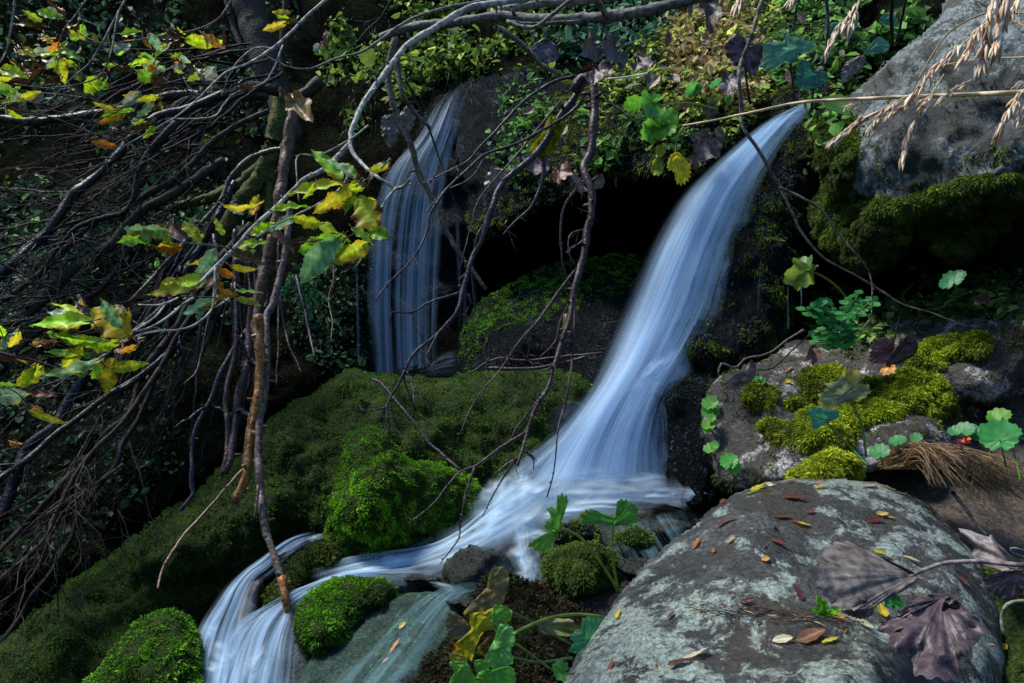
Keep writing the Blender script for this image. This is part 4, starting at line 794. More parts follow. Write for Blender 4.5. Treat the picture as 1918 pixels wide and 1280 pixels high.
puffs('foam', 'silky crests of foam along the cascade beside the bright mossy block', [(860, 1022, 2.08, 80, 22, 22, .9), (800, 1045, 2.08, 80, 18, 12, .9), (740, 1055, 2.06, 60, 18, 5, 1), (730, 1046, 2.09, 36, 14, 10, .9), (680, 1072, 2.0, 80, 14, 8, .8), (620, 1088, 1.98, 60, 12, 18, .7), (760, 1075, 1.97, 70, 12, 2, .6), (840, 1050, 2.0, 70, 14, 25, .6), (880, 1030, 2.0, 60, 14, 30, .6), (835, 1100, 1.84, 40, 9, -15, .5), (690, 1058, 2.06, 50, 12, 4, .6)], M['puff'], 51)
puffs('foam', 'foam breaking in the lower cascade beside the rounded mossy boulder', [(400, 1200, 1.88, 34, 44, 0, .8), (420, 1240, 1.8, 44, 50, 60, .7), (395, 1260, 1.76, 30, 50, 80, .7), (480, 1250, 1.7, 60, 26, 65, .5), (590, 1008, 2.12, 24, 8, 15, .6), (545, 1030, 2.1, 40, 8, 30, .5)], M['puff'], 57)
#PART3
# ================================================================== VEGETATION ON THE BANK
def hits(keys, us, vs):
    P_, N_ = [], []
    for u, v in zip(us, vs):
        h = hit(keys, u, v)
        if h is not None: P_.append(h[0]); N_.append(h[1])
    return np.array(P_).reshape(-1, 3), np.array(N_).reshape(-1, 3)
def polyrand(poly, n):
    poly = np.asarray(poly, float); lo, hi = poly.min(0), poly.max(0); q = lo + RNG.random((n, 2)) * (hi - lo)
    return q[sdf(poly, q)[0] > 0]
def covered(name, label, keys, poly, n, size, cols, up=.4, clump=.0, nf=3, jit=.3, mat='cover', layers=2, lift=.0, cat='ground cover'):
    q = polyrand(poly, n); p, nn = hits(keys, q[:, 0], q[:, 1])
    if clump: k = fbm(p * nf + n, 3) > clump; p, nn = p[k], nn[k]
    Vs, Fs, Cs, b = [], [], [], 0
    for l in range(layers):
        pp = p + RNG.normal(size=p.shape) * size * 1.6 + nn * lift * l
        V, F, c = cover(pp, nn, size, cols, up, jit=jit); Vs.append(V); Fs.append(F[0] + b); Cs.append(c); b += len(V)
    o = mesh(name, np.vstack(Vs), np.vstack(Fs), M[mat], None, np.hstack([np.vstack(Cs), np.zeros((b, 1))]), False)
    return tag(o, label, cat, None, 'stuff')
LEAFG = [(.025, .06, .02), (.06, .15, .03), (.12, .28, .05), (.2, .4, .06)]
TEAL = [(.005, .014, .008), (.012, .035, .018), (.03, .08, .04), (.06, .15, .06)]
YG = [(.06, .10, .02), (.18, .28, .03), (.34, .45, .06), (.5, .52, .11)]
TAN = [(.08, .05, .02), (.24, .17, .06), (.42, .32, .12), (.56, .44, .2)]
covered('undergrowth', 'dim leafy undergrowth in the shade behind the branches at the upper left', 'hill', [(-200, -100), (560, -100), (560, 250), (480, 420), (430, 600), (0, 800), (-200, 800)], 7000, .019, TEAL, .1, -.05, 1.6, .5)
covered('undergrowth', 'scattered olive leaves showing between the slanting branches on the far left bank', 'hill', [(-200, 60), (520, 100), (480, 400), (200, 620), (-200, 700)], 3200, .019, [(.02, .04, .01), (.07, .10, .015), (.16, .20, .02), (.3, .3, .03)], .1, .12, 2.2, .4, layers=1)
covered('undergrowth', 'soft green leaf glimpses between the trunk and the hanging stems', 'hill', [(0, 330), (300, 420), (480, 380), (430, 640), (250, 620), (0, 560)], 1500, .024, [(.02, .07, .03), (.05, .15, .05), (.10, .26, .07), (.2, .42, .09)], .1, .05, 2.0, .4, layers=1)
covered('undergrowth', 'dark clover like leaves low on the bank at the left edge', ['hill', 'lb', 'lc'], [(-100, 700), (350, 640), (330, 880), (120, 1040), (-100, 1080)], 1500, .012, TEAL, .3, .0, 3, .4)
covered('undergrowth', 'green and yellowish leaves hanging over the bank above the left waterfall', ['hill', 'lip', 'led'], [(640, -60), (1100, -60), (1100, 60), (1010, 140), (900, 135), (830, 150), (760, 190), (660, 240), (600, 130)], 5200, .017, [(.02, .05, .012), (.08, .17, .02), (.20, .32, .04), (.34, .42, .07)], .3, -.1, 3, .35)
covered('undergrowth', 'blue green leaves at the top edge behind the ledge', ['hill', 'led'], [(1000, -60), (1290, -60), (1260, 60), (1150, 110), (1040, 140), (990, 60)], 3200, .018, [(.015, .06, .04), (.03, .10, .06), (.06, .16, .08), (.1, .22, .1)], .4, -.1, 3, .3)
covered('undergrowth', 'fresh green leaves left of the grey boulder at the top', ['hill', 'led'], [(1480, -60), (1760, -60), (1720, 60), (1620, 130), (1540, 210), (1470, 190), (1440, 90)], 5200, .017, LEAFG, .5, -.15, 3, .35)
covered('ground_cover', 'tangle of yellow green leaves and sprigs on top of the ledge', ['led', 'hill'], [(1120, 130), (1210, 50), (1300, -20), (1480, -30), (1460, 100), (1440, 190), (1360, 260), (1250, 250), (1130, 210)], 5200, .011, YG, .5, -.1, 5, .4)
covered('ground_cover', 'dry tan plant remains on the ledge', ['led', 'hill'], [(1230, 60), (1300, 10), (1400, 10), (1440, 150), (1400, 220), (1270, 170)], 2400, .012, TAN, .3, .0, 6, .3)
covered('ground_cover', 'small green sprigs over the front of the ledge', ['led'], [(900, 230), (1000, 180), (1100, 200), (1300, 240), (1260, 300), (1090, 320), (1000, 360), (920, 330)], 2000, .012, LEAFG, .4, .1, 5, .3)
covered('ground_cover', 'tiny sprigs along the dark lip of the left waterfall', ['lip', 'led', 'hill'], [(930, 140), (1070, 120), (1070, 200), (960, 260), (920, 220)], 600, .011, LEAFG, .4, .15, 5, .3)
covered('ground_cover', 'small clover leaves on the mossy edge right of the waterfall lip', ['upr', 'wc', 'led'], [(1515, 215), (1570, 190), (1600, 230), (1570, 300), (1525, 290)], 160, .014, LEAFG, .4, None or 0, 5, .3, layers=1)
covered('ground_cover', 'mixed green leaves under the overhanging boulder', ['mid', 'hill'], [(1500, 560), (1650, 540), (1760, 520), (1900, 520), (1930, 570), (1840, 600), (1700, 590), (1640, 660), (1560, 650), (1480, 620)], 2600, .011, [(.03, .06, .012), (.06, .12, .02), (.10, .2, .04), (.2, .3, .06)], .5, -.1, 5, .35)
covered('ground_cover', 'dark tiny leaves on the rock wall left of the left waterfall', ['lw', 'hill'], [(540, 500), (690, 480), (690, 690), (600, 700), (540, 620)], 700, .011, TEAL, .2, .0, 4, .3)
for key, lab, q in [('led', 'brown and yellow leaf litter scattered on the ledge', [(1000, 150), (1600, 0), (1560, 200), (1350, 270), (1080, 350), (900, 420)]), ]:
    covered('leaf_litter', lab, ['led', 'hill'], q, 500, .028, [(.05, .03, .02), (.1, .06, .04), (.16, .12, .08), (.1, .08, .07)], .2, .1, 4, .3, mat='dead', layers=1, cat='leaf litter')
covered('leaf_litter', 'tiny fallen leaf bits and needles stuck on the lichen boulder', ['fore'], [(1300, 960), (1500, 900), (1720, 930), (1860, 1130), (1860, 1290), (1150, 1290)], 26, .0045, [(.1, .05, .02), (.2, .12, .05), (.3, .2, .05)], .1, 0, 4, .3, mat='dead', layers=1, cat='leaf litter')

# ferns in the left background
def fern(u, v, d, L, ang, label):
    rt = root('fern', P(u, v, d), label, 'fern', 'ferns in the shade on the left bank')
    for k in range(5):
        mb = MB(); a = ang + (k - 2) * .5 + random.uniform(-.15, .15); p0 = P(u, v, d); dx = RGT * math.cos(a) + UPV * math.sin(a) - FWD * random.uniform(.0, .5)
        q = [p0]; dd = dx / np.linalg.norm(dx)
        for s in range(18):
            dd = dd + np.array([0, 0, -.045]); dd /= np.linalg.norm(dd); q.append(q[-1] + dd * L / 18)
        q = np.array(q); mb.add(*tube(q, np.linspace(.0022, .0006, len(q)), 4, 0, (.06, .10, .03)))
        for s in range(2, 18):
            w = L * .3 * math.sin(math.pi * min(1, (s / 18) ** .6 * .98 + .02)) * (1 - s / 26)
            t = q[s + 0] - q[s - 1]; t /= np.linalg.norm(t); sv = np.cross(t, -FWD + np.array([0, 0, .5])); sv /= np.linalg.norm(sv)
            for sg in (-1, 1):
                tip = q[s] + (sv * sg + t * .5) * w
                leaf_long(mb, q[s], tip, .3, 0, (.02, .09, .045), 0, .2, .1, toward=-FWD + np.array([0, 0, .4]), ser=.3)
        mb.build('frond', M['cover'], rt)
for a in [(180, 500, 3.5, .42, 2.6, 'blue green fern behind the slanting branches left of the leafy twig'), (320, 480, 3.5, .36, .9, 'blue green fern right of the others, above the dark mossy bank'), (90, 560, 3.3, .36, 2.9, 'small fern at the far left behind the yellow green leaves')]:
    fern(*a)

# ================================================================== WOOD
BARK, DARKB, PALE, MOSSB = (.075, .062, .045), (.022, .017, .018), (.24, .23, .19), (.05, .06, .012)
REDB, OCHRE = (.045, .028, .03), (.20, .10, .035)
CAT_G = None
def branch(name, label, cat, pts, d0, d1, r0, r1, col, mat='bark', group=None, tw=0, twl=.15, twr=None, sides=7, seed=0, sub=2, jit=1.4, extra=(), gnarl=.16, droop=.3, spread=1.0, knots=0, part='twig', tmin=.1):
    """one limb with its forks (extra: parts with their own polyline) and fine twigs"""
    path = pxpath(pts, d0, d1, seed=seed, jit=jit); n = len(path); dd = np.linspace(d0, d1, n)
    rr = np.array([pr(r, d) for r, d in zip(np.linspace(r0, r1, n), dd)])
    rr = rr * (1 + .18 * noise3(np.c_[np.arange(n) / 3.1, np.full(n, seed + .5), np.zeros(n)]))
    mb = MB(); mb.add(*tube(path, rr, sides, gnarl, col, .35, seed))
    rnd = random.Random(seed + 5)
    for k in range(knots):      # bumps where twigs broke off
        i = rnd.randrange(1, n - 1); t = path[i] - path[i - 1]; r = np.cross(t, np.array([rnd.gauss(0, 1) for _ in range(3)])); r /= np.linalg.norm(r)
        mb.add(*tube(np.array([path[i], path[i] + r * rr[i] * 2.0, path[i] + r * rr[i] * 2.6]), np.array([rr[i] * .6, rr[i] * .4, rr[i] * .2]), 5, .1, col))
    if 0 < tw <= 3: twigs(mb, path, tw, twr or pr(max(r1, 1.1), d1), twl, col, seed, sub, droop=droop, spread=spread, tmin=tmin)
    o = mb.build(name, M[mat]); tag(o, label, cat, group)
    for ex in extra:
        ep, a, b, ra, rb = ex[:5]; c2 = ex[5] if len(ex) > 5 else col
        q = pxpath(ep, a, b, seed=seed + int(ep[0][0]), jit=jit); m = MB()
        m.add(*tube(q, np.linspace(pr(ra, a), pr(rb, b), len(q)), 6, gnarl, c2, .35, seed))
        for k in range(max(2, len(q) // 4)):
            i = rnd.randrange(1, len(q) - 1); t = q[i] - q[i - 1]; r = np.cross(t, np.array([rnd.gauss(0, 1) for _ in range(3)])); r /= np.linalg.norm(r); rk = pr(ra, a)
            m.add(*tube(np.array([q[i], q[i] + r * rk * 1.6 + t * .3]), np.array([rk * .6, rk * .3]), 4, .1, c2))
        if tw: twigs(m, q, max(1, tw // 3), pr(.9, a), twl * .6, c2, seed + 3, 1, droop=droop)
        m.build('fork', M[mat], o)
    if tw > 3:
        m = MB(); twigs(m, path, tw, twr or pr(max(r1, 1.1), d1), twl, col, seed, sub, droop=droop, spread=spread, tmin=tmin); m.build(part, M[mat], o)
    return o, path

# --- trunks at the back
tk, _ = branch('tree_trunk', 'big dim tree trunk leaning across the dark top left background', 'tree', [(430, -120), (462, 0), (490, 90), (525, 190), (545, 260)], 3.9, 3.7, 34, 22, (.035, .03, .02), seed=3, sides=12, extra=[([(420, -20), (450, 80), (500, 160), (525, 190)], 3.8, 3.75, 7, 6), ([(540, -40), (530, 60), (528, 130), (530, 190)], 3.7, 3.7, 6, 5), ([(600, 150), (575, 175), (552, 185), (535, 200)], 3.6, 3.6, 12, 10)])
tk, _ = branch('mossy_stump', 'moss covered stump behind the hanging dead stem', 'stump', [(530, 180), (520, 240), (505, 290), (484, 340), (455, 375), (425, 420), (405, 470)], 3.6, 3.5, 17, 14, MOSSB, seed=5, sides=12, gnarl=.4, extra=[([(505, 290), (470, 330), (440, 350), (410, 365), (330, 390), (270, 430)], 3.6, 3.5, 12, 9, MOSSB), ([(510, 260), (505, 330), (500, 400), (480, 470)], 3.6, 3.5, 9, 6, MOSSB)])
vv = [(530, 190), (545, 260), (520, 330), (490, 400), (430, 420), (390, 400), (450, 340), (500, 270), (510, 200)]
# --- thick slanting limbs and the thicket behind, upper left to lower left
SL = 'slanting branches leaning out from the left bank'
slant = [
 ([(500, 180), (420, 181), (330, 178), (230, 205), (70, 228), (0, 222), (-80, 215)], 3.5, 3.3, 9, 8, (.06, .055, .04), 'grey limb lying almost level at the far left below the yellowish leaves', 6),
 ([(520, 170), (460, 165), (410, 195), (350, 190), (310, 220), (270, 235)], 3.5, 3.4, 11, 8, (.06, .05, .04), 'short thick limb level with the top of the hanging stem', 4),
 ([(504, 208), (450, 232), (403, 262), (336, 329), (280, 362), (235, 393), (168, 423), (110, 480), (40, 540), (-40, 590)], 3.3, 2.9, 5, 6, (.05, .045, .035), 'long brown limb falling from the mossy stump to the left edge', 8),
 ([(420, 175), (350, 205), (280, 228), (198, 316), (134, 370), (94, 430), (40, 480), (0, 517), (-60, 570)], 3.2, 2.7, 8, 10, (.03, .026, .03), 'thick dark limb crossing the left edge at mid height', 8),
 ([(330, 230), (280, 285), (258, 330), (250, 375), (228, 400), (170, 415), (130, 440), (70, 520)], 3.0, 2.8, 7, 3, (.03, .028, .024), 'crooked dark limb with an elbow below the orange leaf', 6),
 ([(420, 300), (330, 360), (260, 400), (201, 464), (134, 507), (67, 575), (10, 611), (-60, 650)], 3.1, 2.7, 9, 10, (.06, .05, .035), 'thick brown limb running down to the yellow green leaves at the left edge', 5),
 ([(440, 340), (400, 420), (353, 500), (320, 560), (260, 620), (188, 679), (141, 732), (101, 800), (57, 833), (30, 890), (5, 960), (-30, 1010)], 2.9, 2.3, 7, 11, (.018, .016, .026), 'thick blue black limb low at the left edge', 5),
 ([(470, 420), (400, 500), (353, 571), (329, 618), (285, 672), (262, 715), (242, 773), (201, 810), (168, 860), (128, 894), (67, 961), (20, 1011), (-20, 1050)], 2.8, 2.2, 7, 5, (.04, .03, .024), 'dark branch ending in the lower left, second of the long slanting ones', 6),
 ([(440, 470), (380, 560), (332, 632), (296, 699), (275, 749), (255, 793), (228, 833), (218, 870), (188, 907), (148, 968), (134, 1008), (107, 1051), (87, 1085), (57, 1119), (34, 1162), (-10, 1215)], 2.7, 2.0, 6, 4, (.018, .015, .018), 'longest dark branch reaching the lower left corner above the mossy ridge', 5),
 ([(340, 640), (255, 712), (201, 742), (134, 793), (101, 816), (50, 862), (-20, 910)], 2.6, 2.2, 6, 6, (.035, .028, .028), 'dark straight branch under the yellow leaf cluster', 4),
 ([(300, 690), (230, 790), (171, 850), (128, 914), (91, 994), (67, 1028), (0, 1085), (-40, 1120)], 2.4, 2.0, 5, 4, (.06, .042, .034), 'brown branch nearest the lower left edge', 6),
 ([(440, 330), (360, 470), (300, 480), (270, 410), (200, 400), (100, 430), (0, 470)], 3.3, 3.0, 4, 3, (.04, .04, .03), 'thin sagging branch in the middle of the left thicket', 8),
 ([(330, 440), (250, 460), (190, 540), (110, 590), (40, 650), (-40, 700)], 3.0, 2.7, 5, 5, (.05, .04, .035), 'brown branch behind the curled leaves at the left', 6),
 ([(230, 870), (120, 960), (60, 1080), (-30, 1150)], 2.3, 2.0, 3, 2, (.05, .035, .03), 'thin branch crossing the low dark rock at the left edge', 3),
]
for k, (pts, a, b, r0, r1, c, lab, tw) in enumerate(slant):
    branch('slanting_branch', lab, 'branch', pts, a, b, r0, r1, tuple(x * .5 for x in c), 'bark' if k % 3 else 'wetbark', SL, tw=tw + 4, twl=.45, twr=pr(1.5, a), seed=100 + k, sub=3, spread=.7, sides=8, knots=4)
# dense fine thicket behind: several bare shrubs
rnd = random.Random(99)
for k, (u, v, lab) in enumerate([(480, 120, 'dim bare shrub in front of the big trunk'), (400, 260, 'bare tangled shrub left of the mossy stump'), (300, 420, 'bare shrub with stems fanning down to the left edge'), (360, 560, 'bare shrub drooping over the dark mossy bank')]):
    mb = MB(); d = 3.5 - .1 * k
    for i in range(17):
        a = R(rnd.uniform(168, 238)); L = rnd.uniform(260, 560); q = [(u + rnd.uniform(-50, 50), v + rnd.uniform(-50, 50))]; bend = rnd.uniform(-.22, .15)
        for s in range(5): a2 = a + bend * s * .8 + rnd.uniform(-.15, .15); q.append((q[-1][0] + math.cos(a2) * L / 5, q[-1][1] - math.sin(a2) * L / 5))
        dn = d - rnd.uniform(0, .9); path = pxpath(q, d, dn, seed=i + k * 50, jit=3); c = np.array(rnd.choice([(.008, .007, .007), (.016, .013, .011), (.028, .024, .02), (.05, .044, .036)]))
        mb.add(*tube(path, np.linspace(pr(rnd.uniform(1.6, 3.4), d), pr(.9, dn), len(path)), 5, .15, c, .3, i))
        twigs(mb, path, 4, pr(.9, d), .34, c, i + k * 33, 2, spread=.7)
    o = mb.build('bare_shrub', M['bark']); tag(o, lab, 'shrub')
mb = MB(); rnd = random.Random(12)
for i in range(30):
    u = rnd.uniform(300, 520); v = rnd.uniform(380, 560); L = rnd.uniform(180, 420); a = rnd.uniform(.05, .75) if u < 430 else rnd.uniform(-.15, .3)
    q = [(u, v), (u - L * .35 * math.sin(a) + rnd.uniform(-12, 12), v + L * .35), (u - L * .7 * math.sin(a) + rnd.uniform(-12, 12), v + L * .7), (u - L * math.sin(a), v + L)]; d = rnd.uniform(2.75, 3.1)
    mb.add(*tube(pxpath(q, d, d - .15, seed=i, jit=2.5), np.linspace(pr(rnd.uniform(2, 5.5), d), pr(1.2, d), len(pxpath(q, d, d - .15, seed=i, jit=2.5))), 6, .2, rnd.choice([(.012, .01, .014), (.02, .015, .014), (.035, .026, .024)]), .3, i))
tag(mb.build('root_tangle', M['wetbark']), 'tangle of dark roots and suckers hanging deep in the shade above the mossy ridge', 'roots')
# --- hanging stems in the middle left
branch('dead_branch', 'thick broken dead stem hanging in front of the stump, ochre where it is peeled', 'dead stem', [(553, 186), (545, 235), (534, 302), (524, 370), (514, 430), (497, 497), (484, 564), (480, 608), (487, 665), (484, 732), (474, 783), (463, 860), (461, 894), (440, 940)], 2.5, 2.15, 11, 8, (.09, .055, .034), 'wetbark', seed=31, sides=10, gnarl=.3, knots=8,
       extra=[([(534, 279), (497, 285), (460, 302), (430, 336), (410, 380), (366, 430), (319, 484), (289, 517), (245, 564)], 2.5, 2.3, 5, 3, (.07, .05, .045)), ([(484, 590), (487, 640), (488, 700), (482, 760), (470, 830), (462, 888), (445, 935)], 2.17, 2.08, 9.5, 8, OCHRE)])
branch('dead_branch', 'long stem hanging down to the lower cascade with an orange broken tip', 'dead stem', [(545, 380), (534, 474), (512, 564), (499, 598), (500, 665), (497, 732), (487, 783), (484, 850), (490, 934), (500, 1001), (520, 1058), (534, 1119), (544, 1169)], 2.4, 1.85, 6, 7.5, (.10, .075, .065), 'wetbark', seed=32, sides=9, gnarl=.22, knots=10,
       extra=[([(528, 1080), (536, 1125), (545, 1170)], 1.87, 1.84, 8, 7.5, (.28, .12, .04)), ([(484, 910), (482, 935), (476, 968)], 2.0, 1.97, 3, 2)])
for k, (pts, r0, r1, c, lab) in enumerate([
 ([(500, 570), (463, 618), (420, 685), (396, 746), (363, 816), (360, 910), (362, 925), (340, 955)], 5, 4, (.03, .026, .04), 'blue black hanging root kinked above the mossy ridge'),
 ([(440, 430), (440, 497), (443, 618), (440, 665), (423, 739), (427, 800), (423, 860), (415, 890)], 4, 5, (.05, .035, .03), 'dark upright root just left of the thick hanging stem'),
 ([(475, 560), (467, 615), (463, 682), (445, 749), (432, 860), (420, 885)], 7, 7, (.055, .04, .04), 'thick wet root ending on top of the mossy ridge'),
 ([(520, 500), (524, 554), (537, 632), (564, 697)], 3, 1.5, (.07, .055, .05), 'short thin root with a bare tip in front of the dark hollow'),
 ([(522, 430), (521, 574), (522, 648), (517, 722)], 3, 2, (.03, .022, .022), 'thin dark root hanging straight in the hollow'),
 ([(556, 520), (575, 600), (590, 672)], 4, 3, (.012, .014, .02), 'black root deep in the hollow left of the waterfall'),
 ([(477, 863), (450, 884), (386, 957), (346, 1001), (306, 1062), (296, 1102)], 2.4, 2, (.22, .13, .08), 'thin tan twig leaning on the mossy ridge'),
 ([(400, 440), (410, 520), (390, 600), (370, 690), (345, 720)], 3, 1.5, (.05, .035, .03), 'thin crooked root left of the others'),
 ([(620, 470), (625, 520), (615, 560), (622, 600), (620, 640)], 1.5, 1, (.12, .08, .05), 'fine dry tendril hanging beside the left waterfall')]):
    branch('hanging_root', lab, 'root', pts, 2.45, 2.2 if k != 6 else 2.05, r0, r1, c, 'wetbark', 'roots and stems hanging over the bank', tw=2 if k < 3 else 0, twl=.12, seed=40 + k, knots=4)
# --- pale twigs at the top left that carry the leaves
TW = 'pale twigs reaching in from the top'
for k, (pts, a, b, r0, r1, c, lab, ex) in enumerate([
 ([(440, -10), (407, 37), (353, 60), (289, 69), (235, 79), (191, 81), (155, 67), (128, 44), (118, 20)], 1.3, 1.2, 1.8, 1.2, (.10, .09, .085), 'thin dark twig arching across the top left leaves', []),
 ([(240, -10), (215, 37), (191, 81), (168, 118), (134, 148), (97, 185), (77, 195), (40, 185)], 1.25, 1.15, 2.2, 1.2, (.13, .115, .1), 'thin twig bending down to the left through the top left leaves', []),
 ([(222, 20), (218, 44), (208, 97), (188, 141), (148, 158), (84, 165), (27, 158)], 1.2, 1.1, 1.8, 1.2, (.12, .11, .1), 'thin twig with a hooked end under the top left leaves', []),
 ([(640, -20), (598, 10), (524, 80), (497, 100), (464, 120), (420, 138), (376, 181), (336, 215), (302, 235), (228, 276)], 1.5, 1.2, 3.2, 1, (.27, .25, .23), 'long pale twig slanting through the upper left', [([(530, 85), (512, 130), (490, 158), (440, 175), (420, 195), (396, 220), (309, 223)], 1.4, 1.3, 1.8, 1.2), ([(376, 181), (350, 160), (345, 150)], 1.3, 1.3, 1.5, 1), ([(520, 92), (480, 90), (450, 110), (430, 140), (415, 180)], 1.4, 1.35, 1.6, 1)]),
 ([(30, -10), (27, 10), (20, 60), (10, 100), (-5, 125)], 1.2, 1.2, 2, 1.5, (.2, .19, .18), 'pale twig crossing the top left corner', []),
 ([(165, -5), (140, 30), (118, 60), (108, 90)], 1.25, 1.2, 1.6, 1, (.14, .12, .1), 'short twig between the top left leaves', [])]):
    branch('twig', lab, 'twig', pts, a, b, r0, r1, c, 'bark', TW, seed=60 + k, extra=ex, sides=6, jit=.8, knots=14)
PALEX = (.30, .29, .25)
leafy = branch('leafy_branch', 'long pale curved branch from the top middle carrying the yellow green leaves at centre left', 'branch',
   [(1010, -8), (940, 5), (875, 17), (808, 57), (764, 84), (741, 111), (711, 151), (684, 188), (670, 215), (657, 249), (655, 268), (610, 315), (571, 336), (520, 385), (470, 430), (437, 467), (403, 500), (370, 535)], 1.75, 1.1, 7, 3, PALEX, 'bark', seed=70, jit=.8, knots=22, sides=8,
   extra=[([(655, 265), (660, 285), (690, 319), (724, 343), (741, 353), (755, 350), (768, 336)], 1.35, 1.25, 4, 3, PALEX), ([(741, 353), (725, 372), (708, 398), (690, 415)], 1.26, 1.22, 3, 1.6, PALEX), ([(690, 235), (655, 262), (600, 290), (558, 292), (556, 330), (560, 380)], 1.4, 1.3, 2, 1.2, PALEX), 
          ([(363, 558), (340, 572), (319, 591), (285, 612), (255, 621)], 1.12, 1.05, 2.6, 1.8, PALEX), ([(403, 500), (400, 561), (393, 585), (366, 608), (336, 618), (296, 621), (255, 630)], 1.12, 1.05, 2.6, 1.8, PALEX), ([(333, 558), (302, 571), (259, 571)], 1.1, 1.06, 2.2, 1.4, PALEX), ([(310, 570), (290, 595), (255, 618)], 1.1, 1.05, 2.2, 1.4, PALEX), ([(430, 560), (405, 575), (395, 578)], 1.1, 1.1, 2, 1.4, PALEX),
          ([(655, 320), (640, 350), (600, 380), (560, 400), (520, 420), (480, 445)], 1.3, 1.15, 2, 1.4, PALEX), ([(700, 330), (660, 348), (620, 350)], 1.28, 1.2, 1.5, 1, (.1, .08, .06)), ([(690, 415), (650, 445), (600, 450), (560, 455)], 1.22, 1.15, 1.6, 1, (.1, .08, .06)),
          ([(437, 467), (400, 460), (350, 455), (310, 440)], 1.15, 1.1, 1.8, 1.1, (.12, .1, .08)), ([(440, 570), (400, 558), (340, 555)], 1.1, 1.05, 1.6, 1.1, (.08, .06, .05))])[0]
branch('twig', 'thin grey twig running level from the thick top branch to the left', 'twig', [(1020, -12), (892, 5), (842, 13), (781, 32), (741, 54), (684, 94), (640, 107), (560, 130), (470, 92)], 1.9, 1.5, 4, 1.4, (.15, .14, .12), 'bark', TW, seed=77, knots=6)
branch('thick_branch', 'thick grey lichened branch along the top edge', 'branch', [(712, 72), (724, 67), (751, 57), (791, 47), (842, 44), (926, 30), (976, 34), (1043, 37), (1144, 30), (1211, 20), (1280, 3), (1380, -30)], 2.4, 2.0, 8, 11, (.13, .12, .10), 'bark', seed=78, sides=12, gnarl=.2, knots=6,
   extra=[([(930, 22), (1000, 8), (1080, 2), (1160, -8)], 2.3, 2.2, 8, 8, (.17, .16, .13)), ([(1070, 46), (1085, 40), (1000, 45), (950, 40)][::-1], 2.0, 2.0, 3, 3), ([(950, 40), (975, 50), (1000, 52), (1020, 40), (1050, 15), (1080, -8)], 2.0, 1.9, 4, 4), ([(1110, -10), (1125, 10), (1135, 32)], 2.0, 2.1, 5, 7), ([(929, 50), (962, 71), (996, 101), (1016, 124), (1043, 136)], 2.5, 2.9, 5, 4, (.16, .15, .13))])
branch('twig', 'thin dark twig hanging from the top left of the thick branch', 'twig', [(740, -10), (715, 30), (690, 55), (670, 75), (650, 95)], 2.3, 2.3, 2, 1, DARKB, 'bark', TW, seed=79, tw=2)
# --- dead branches in front of the left fall
branch('dead_branch', 'dead branch hanging in front of the left waterfall down to the hollow', 'branch', [(741, 70), (727, 134), (734, 188), (751, 235), (771, 275), (784, 326), (808, 369), (835, 430), (855, 467), (882, 504), (909, 541)], 2.6, 2.6, 7, 4, (.11, .085, .06), 'bark', seed=80, knots=8)
branch('dead_branch', 'short dead branch beside the first one, ending at the top of the left waterfall', 'branch', [(744, 110), (751, 168), (774, 208), (805, 240)], 2.65, 2.65, 6, 3, (.09, .075, .055), 'bark', seed=81, knots=4, extra=[([(757, 144), (788, 210), (808, 255), (828, 312), (848, 370), (875, 420)], 2.7, 2.7, 2.2, 1.2, DARKB)])
# --- the arching dead branches in the middle
ar = branch('arching_branch', 'dead branch arching over the ledge and hanging far down in front of the hollow', 'branch',
  [(1078, 172), (1084, 152), (1095, 144), (1110, 158), (1114, 201), (1110, 242), (1107, 285), (1093, 316), (1107, 353), (1107, 403), (1100, 430), (1093, 480), (1083, 514), (1073, 554), (1067, 598), (1053, 638), (1036, 692), (1026, 726), (1003, 766), (989, 806), (973, 860), (970, 872)], 2.45, 2.0, 10, 3, REDB, 'wetbark', seed=84, knots=26, sides=9, tw=7, twl=.1, jit=1,
  extra=[([(988, 808), (942, 836), (909, 860), (889, 874), (862, 884), (835, 914), (808, 947), (764, 981)], 2.1, 1.95, 3.4, 1.3), ([(889, 876), (872, 927), (862, 984), (858, 1011), (825, 1055)], 2.0, 1.9, 2.6, 1.2), ([(976, 850), (942, 897), (922, 931), (904, 968)], 2.02, 1.95, 2.2, 1.1),
         ([(1080, 504), (1053, 538), (1010, 598), (969, 645), (936, 695), (889, 752), (855, 830)], 2.3, 2.1, 3, 1.1), ([(1077, 560), (1073, 665), (1060, 749), (1046, 800), (1040, 860), (1036, 890), (1025, 931)], 2.25, 2.0, 2.8, 1.3),
         ([(1080, 353), (1057, 386), (1050, 430), (1053, 487), (1060, 517), (1070, 540)], 2.4, 2.35, 3, 2), ([(1075, 560), (1050, 600), (1040, 640), (1010, 670)], 2.25, 2.2, 2.5, 1.1), ([(1021, 730), (1000, 760), (968, 800), (955, 830)], 2.15, 2.1, 2, 1), ([(1062, 590), (1058, 620), (1050, 650)], 2.2, 2.2, 7, 4, (.09, .08, .02)), ([(1094, 430), (1068, 440), (1065, 470), (1078, 500)], 2.35, 2.3, 2, 1)])[0]
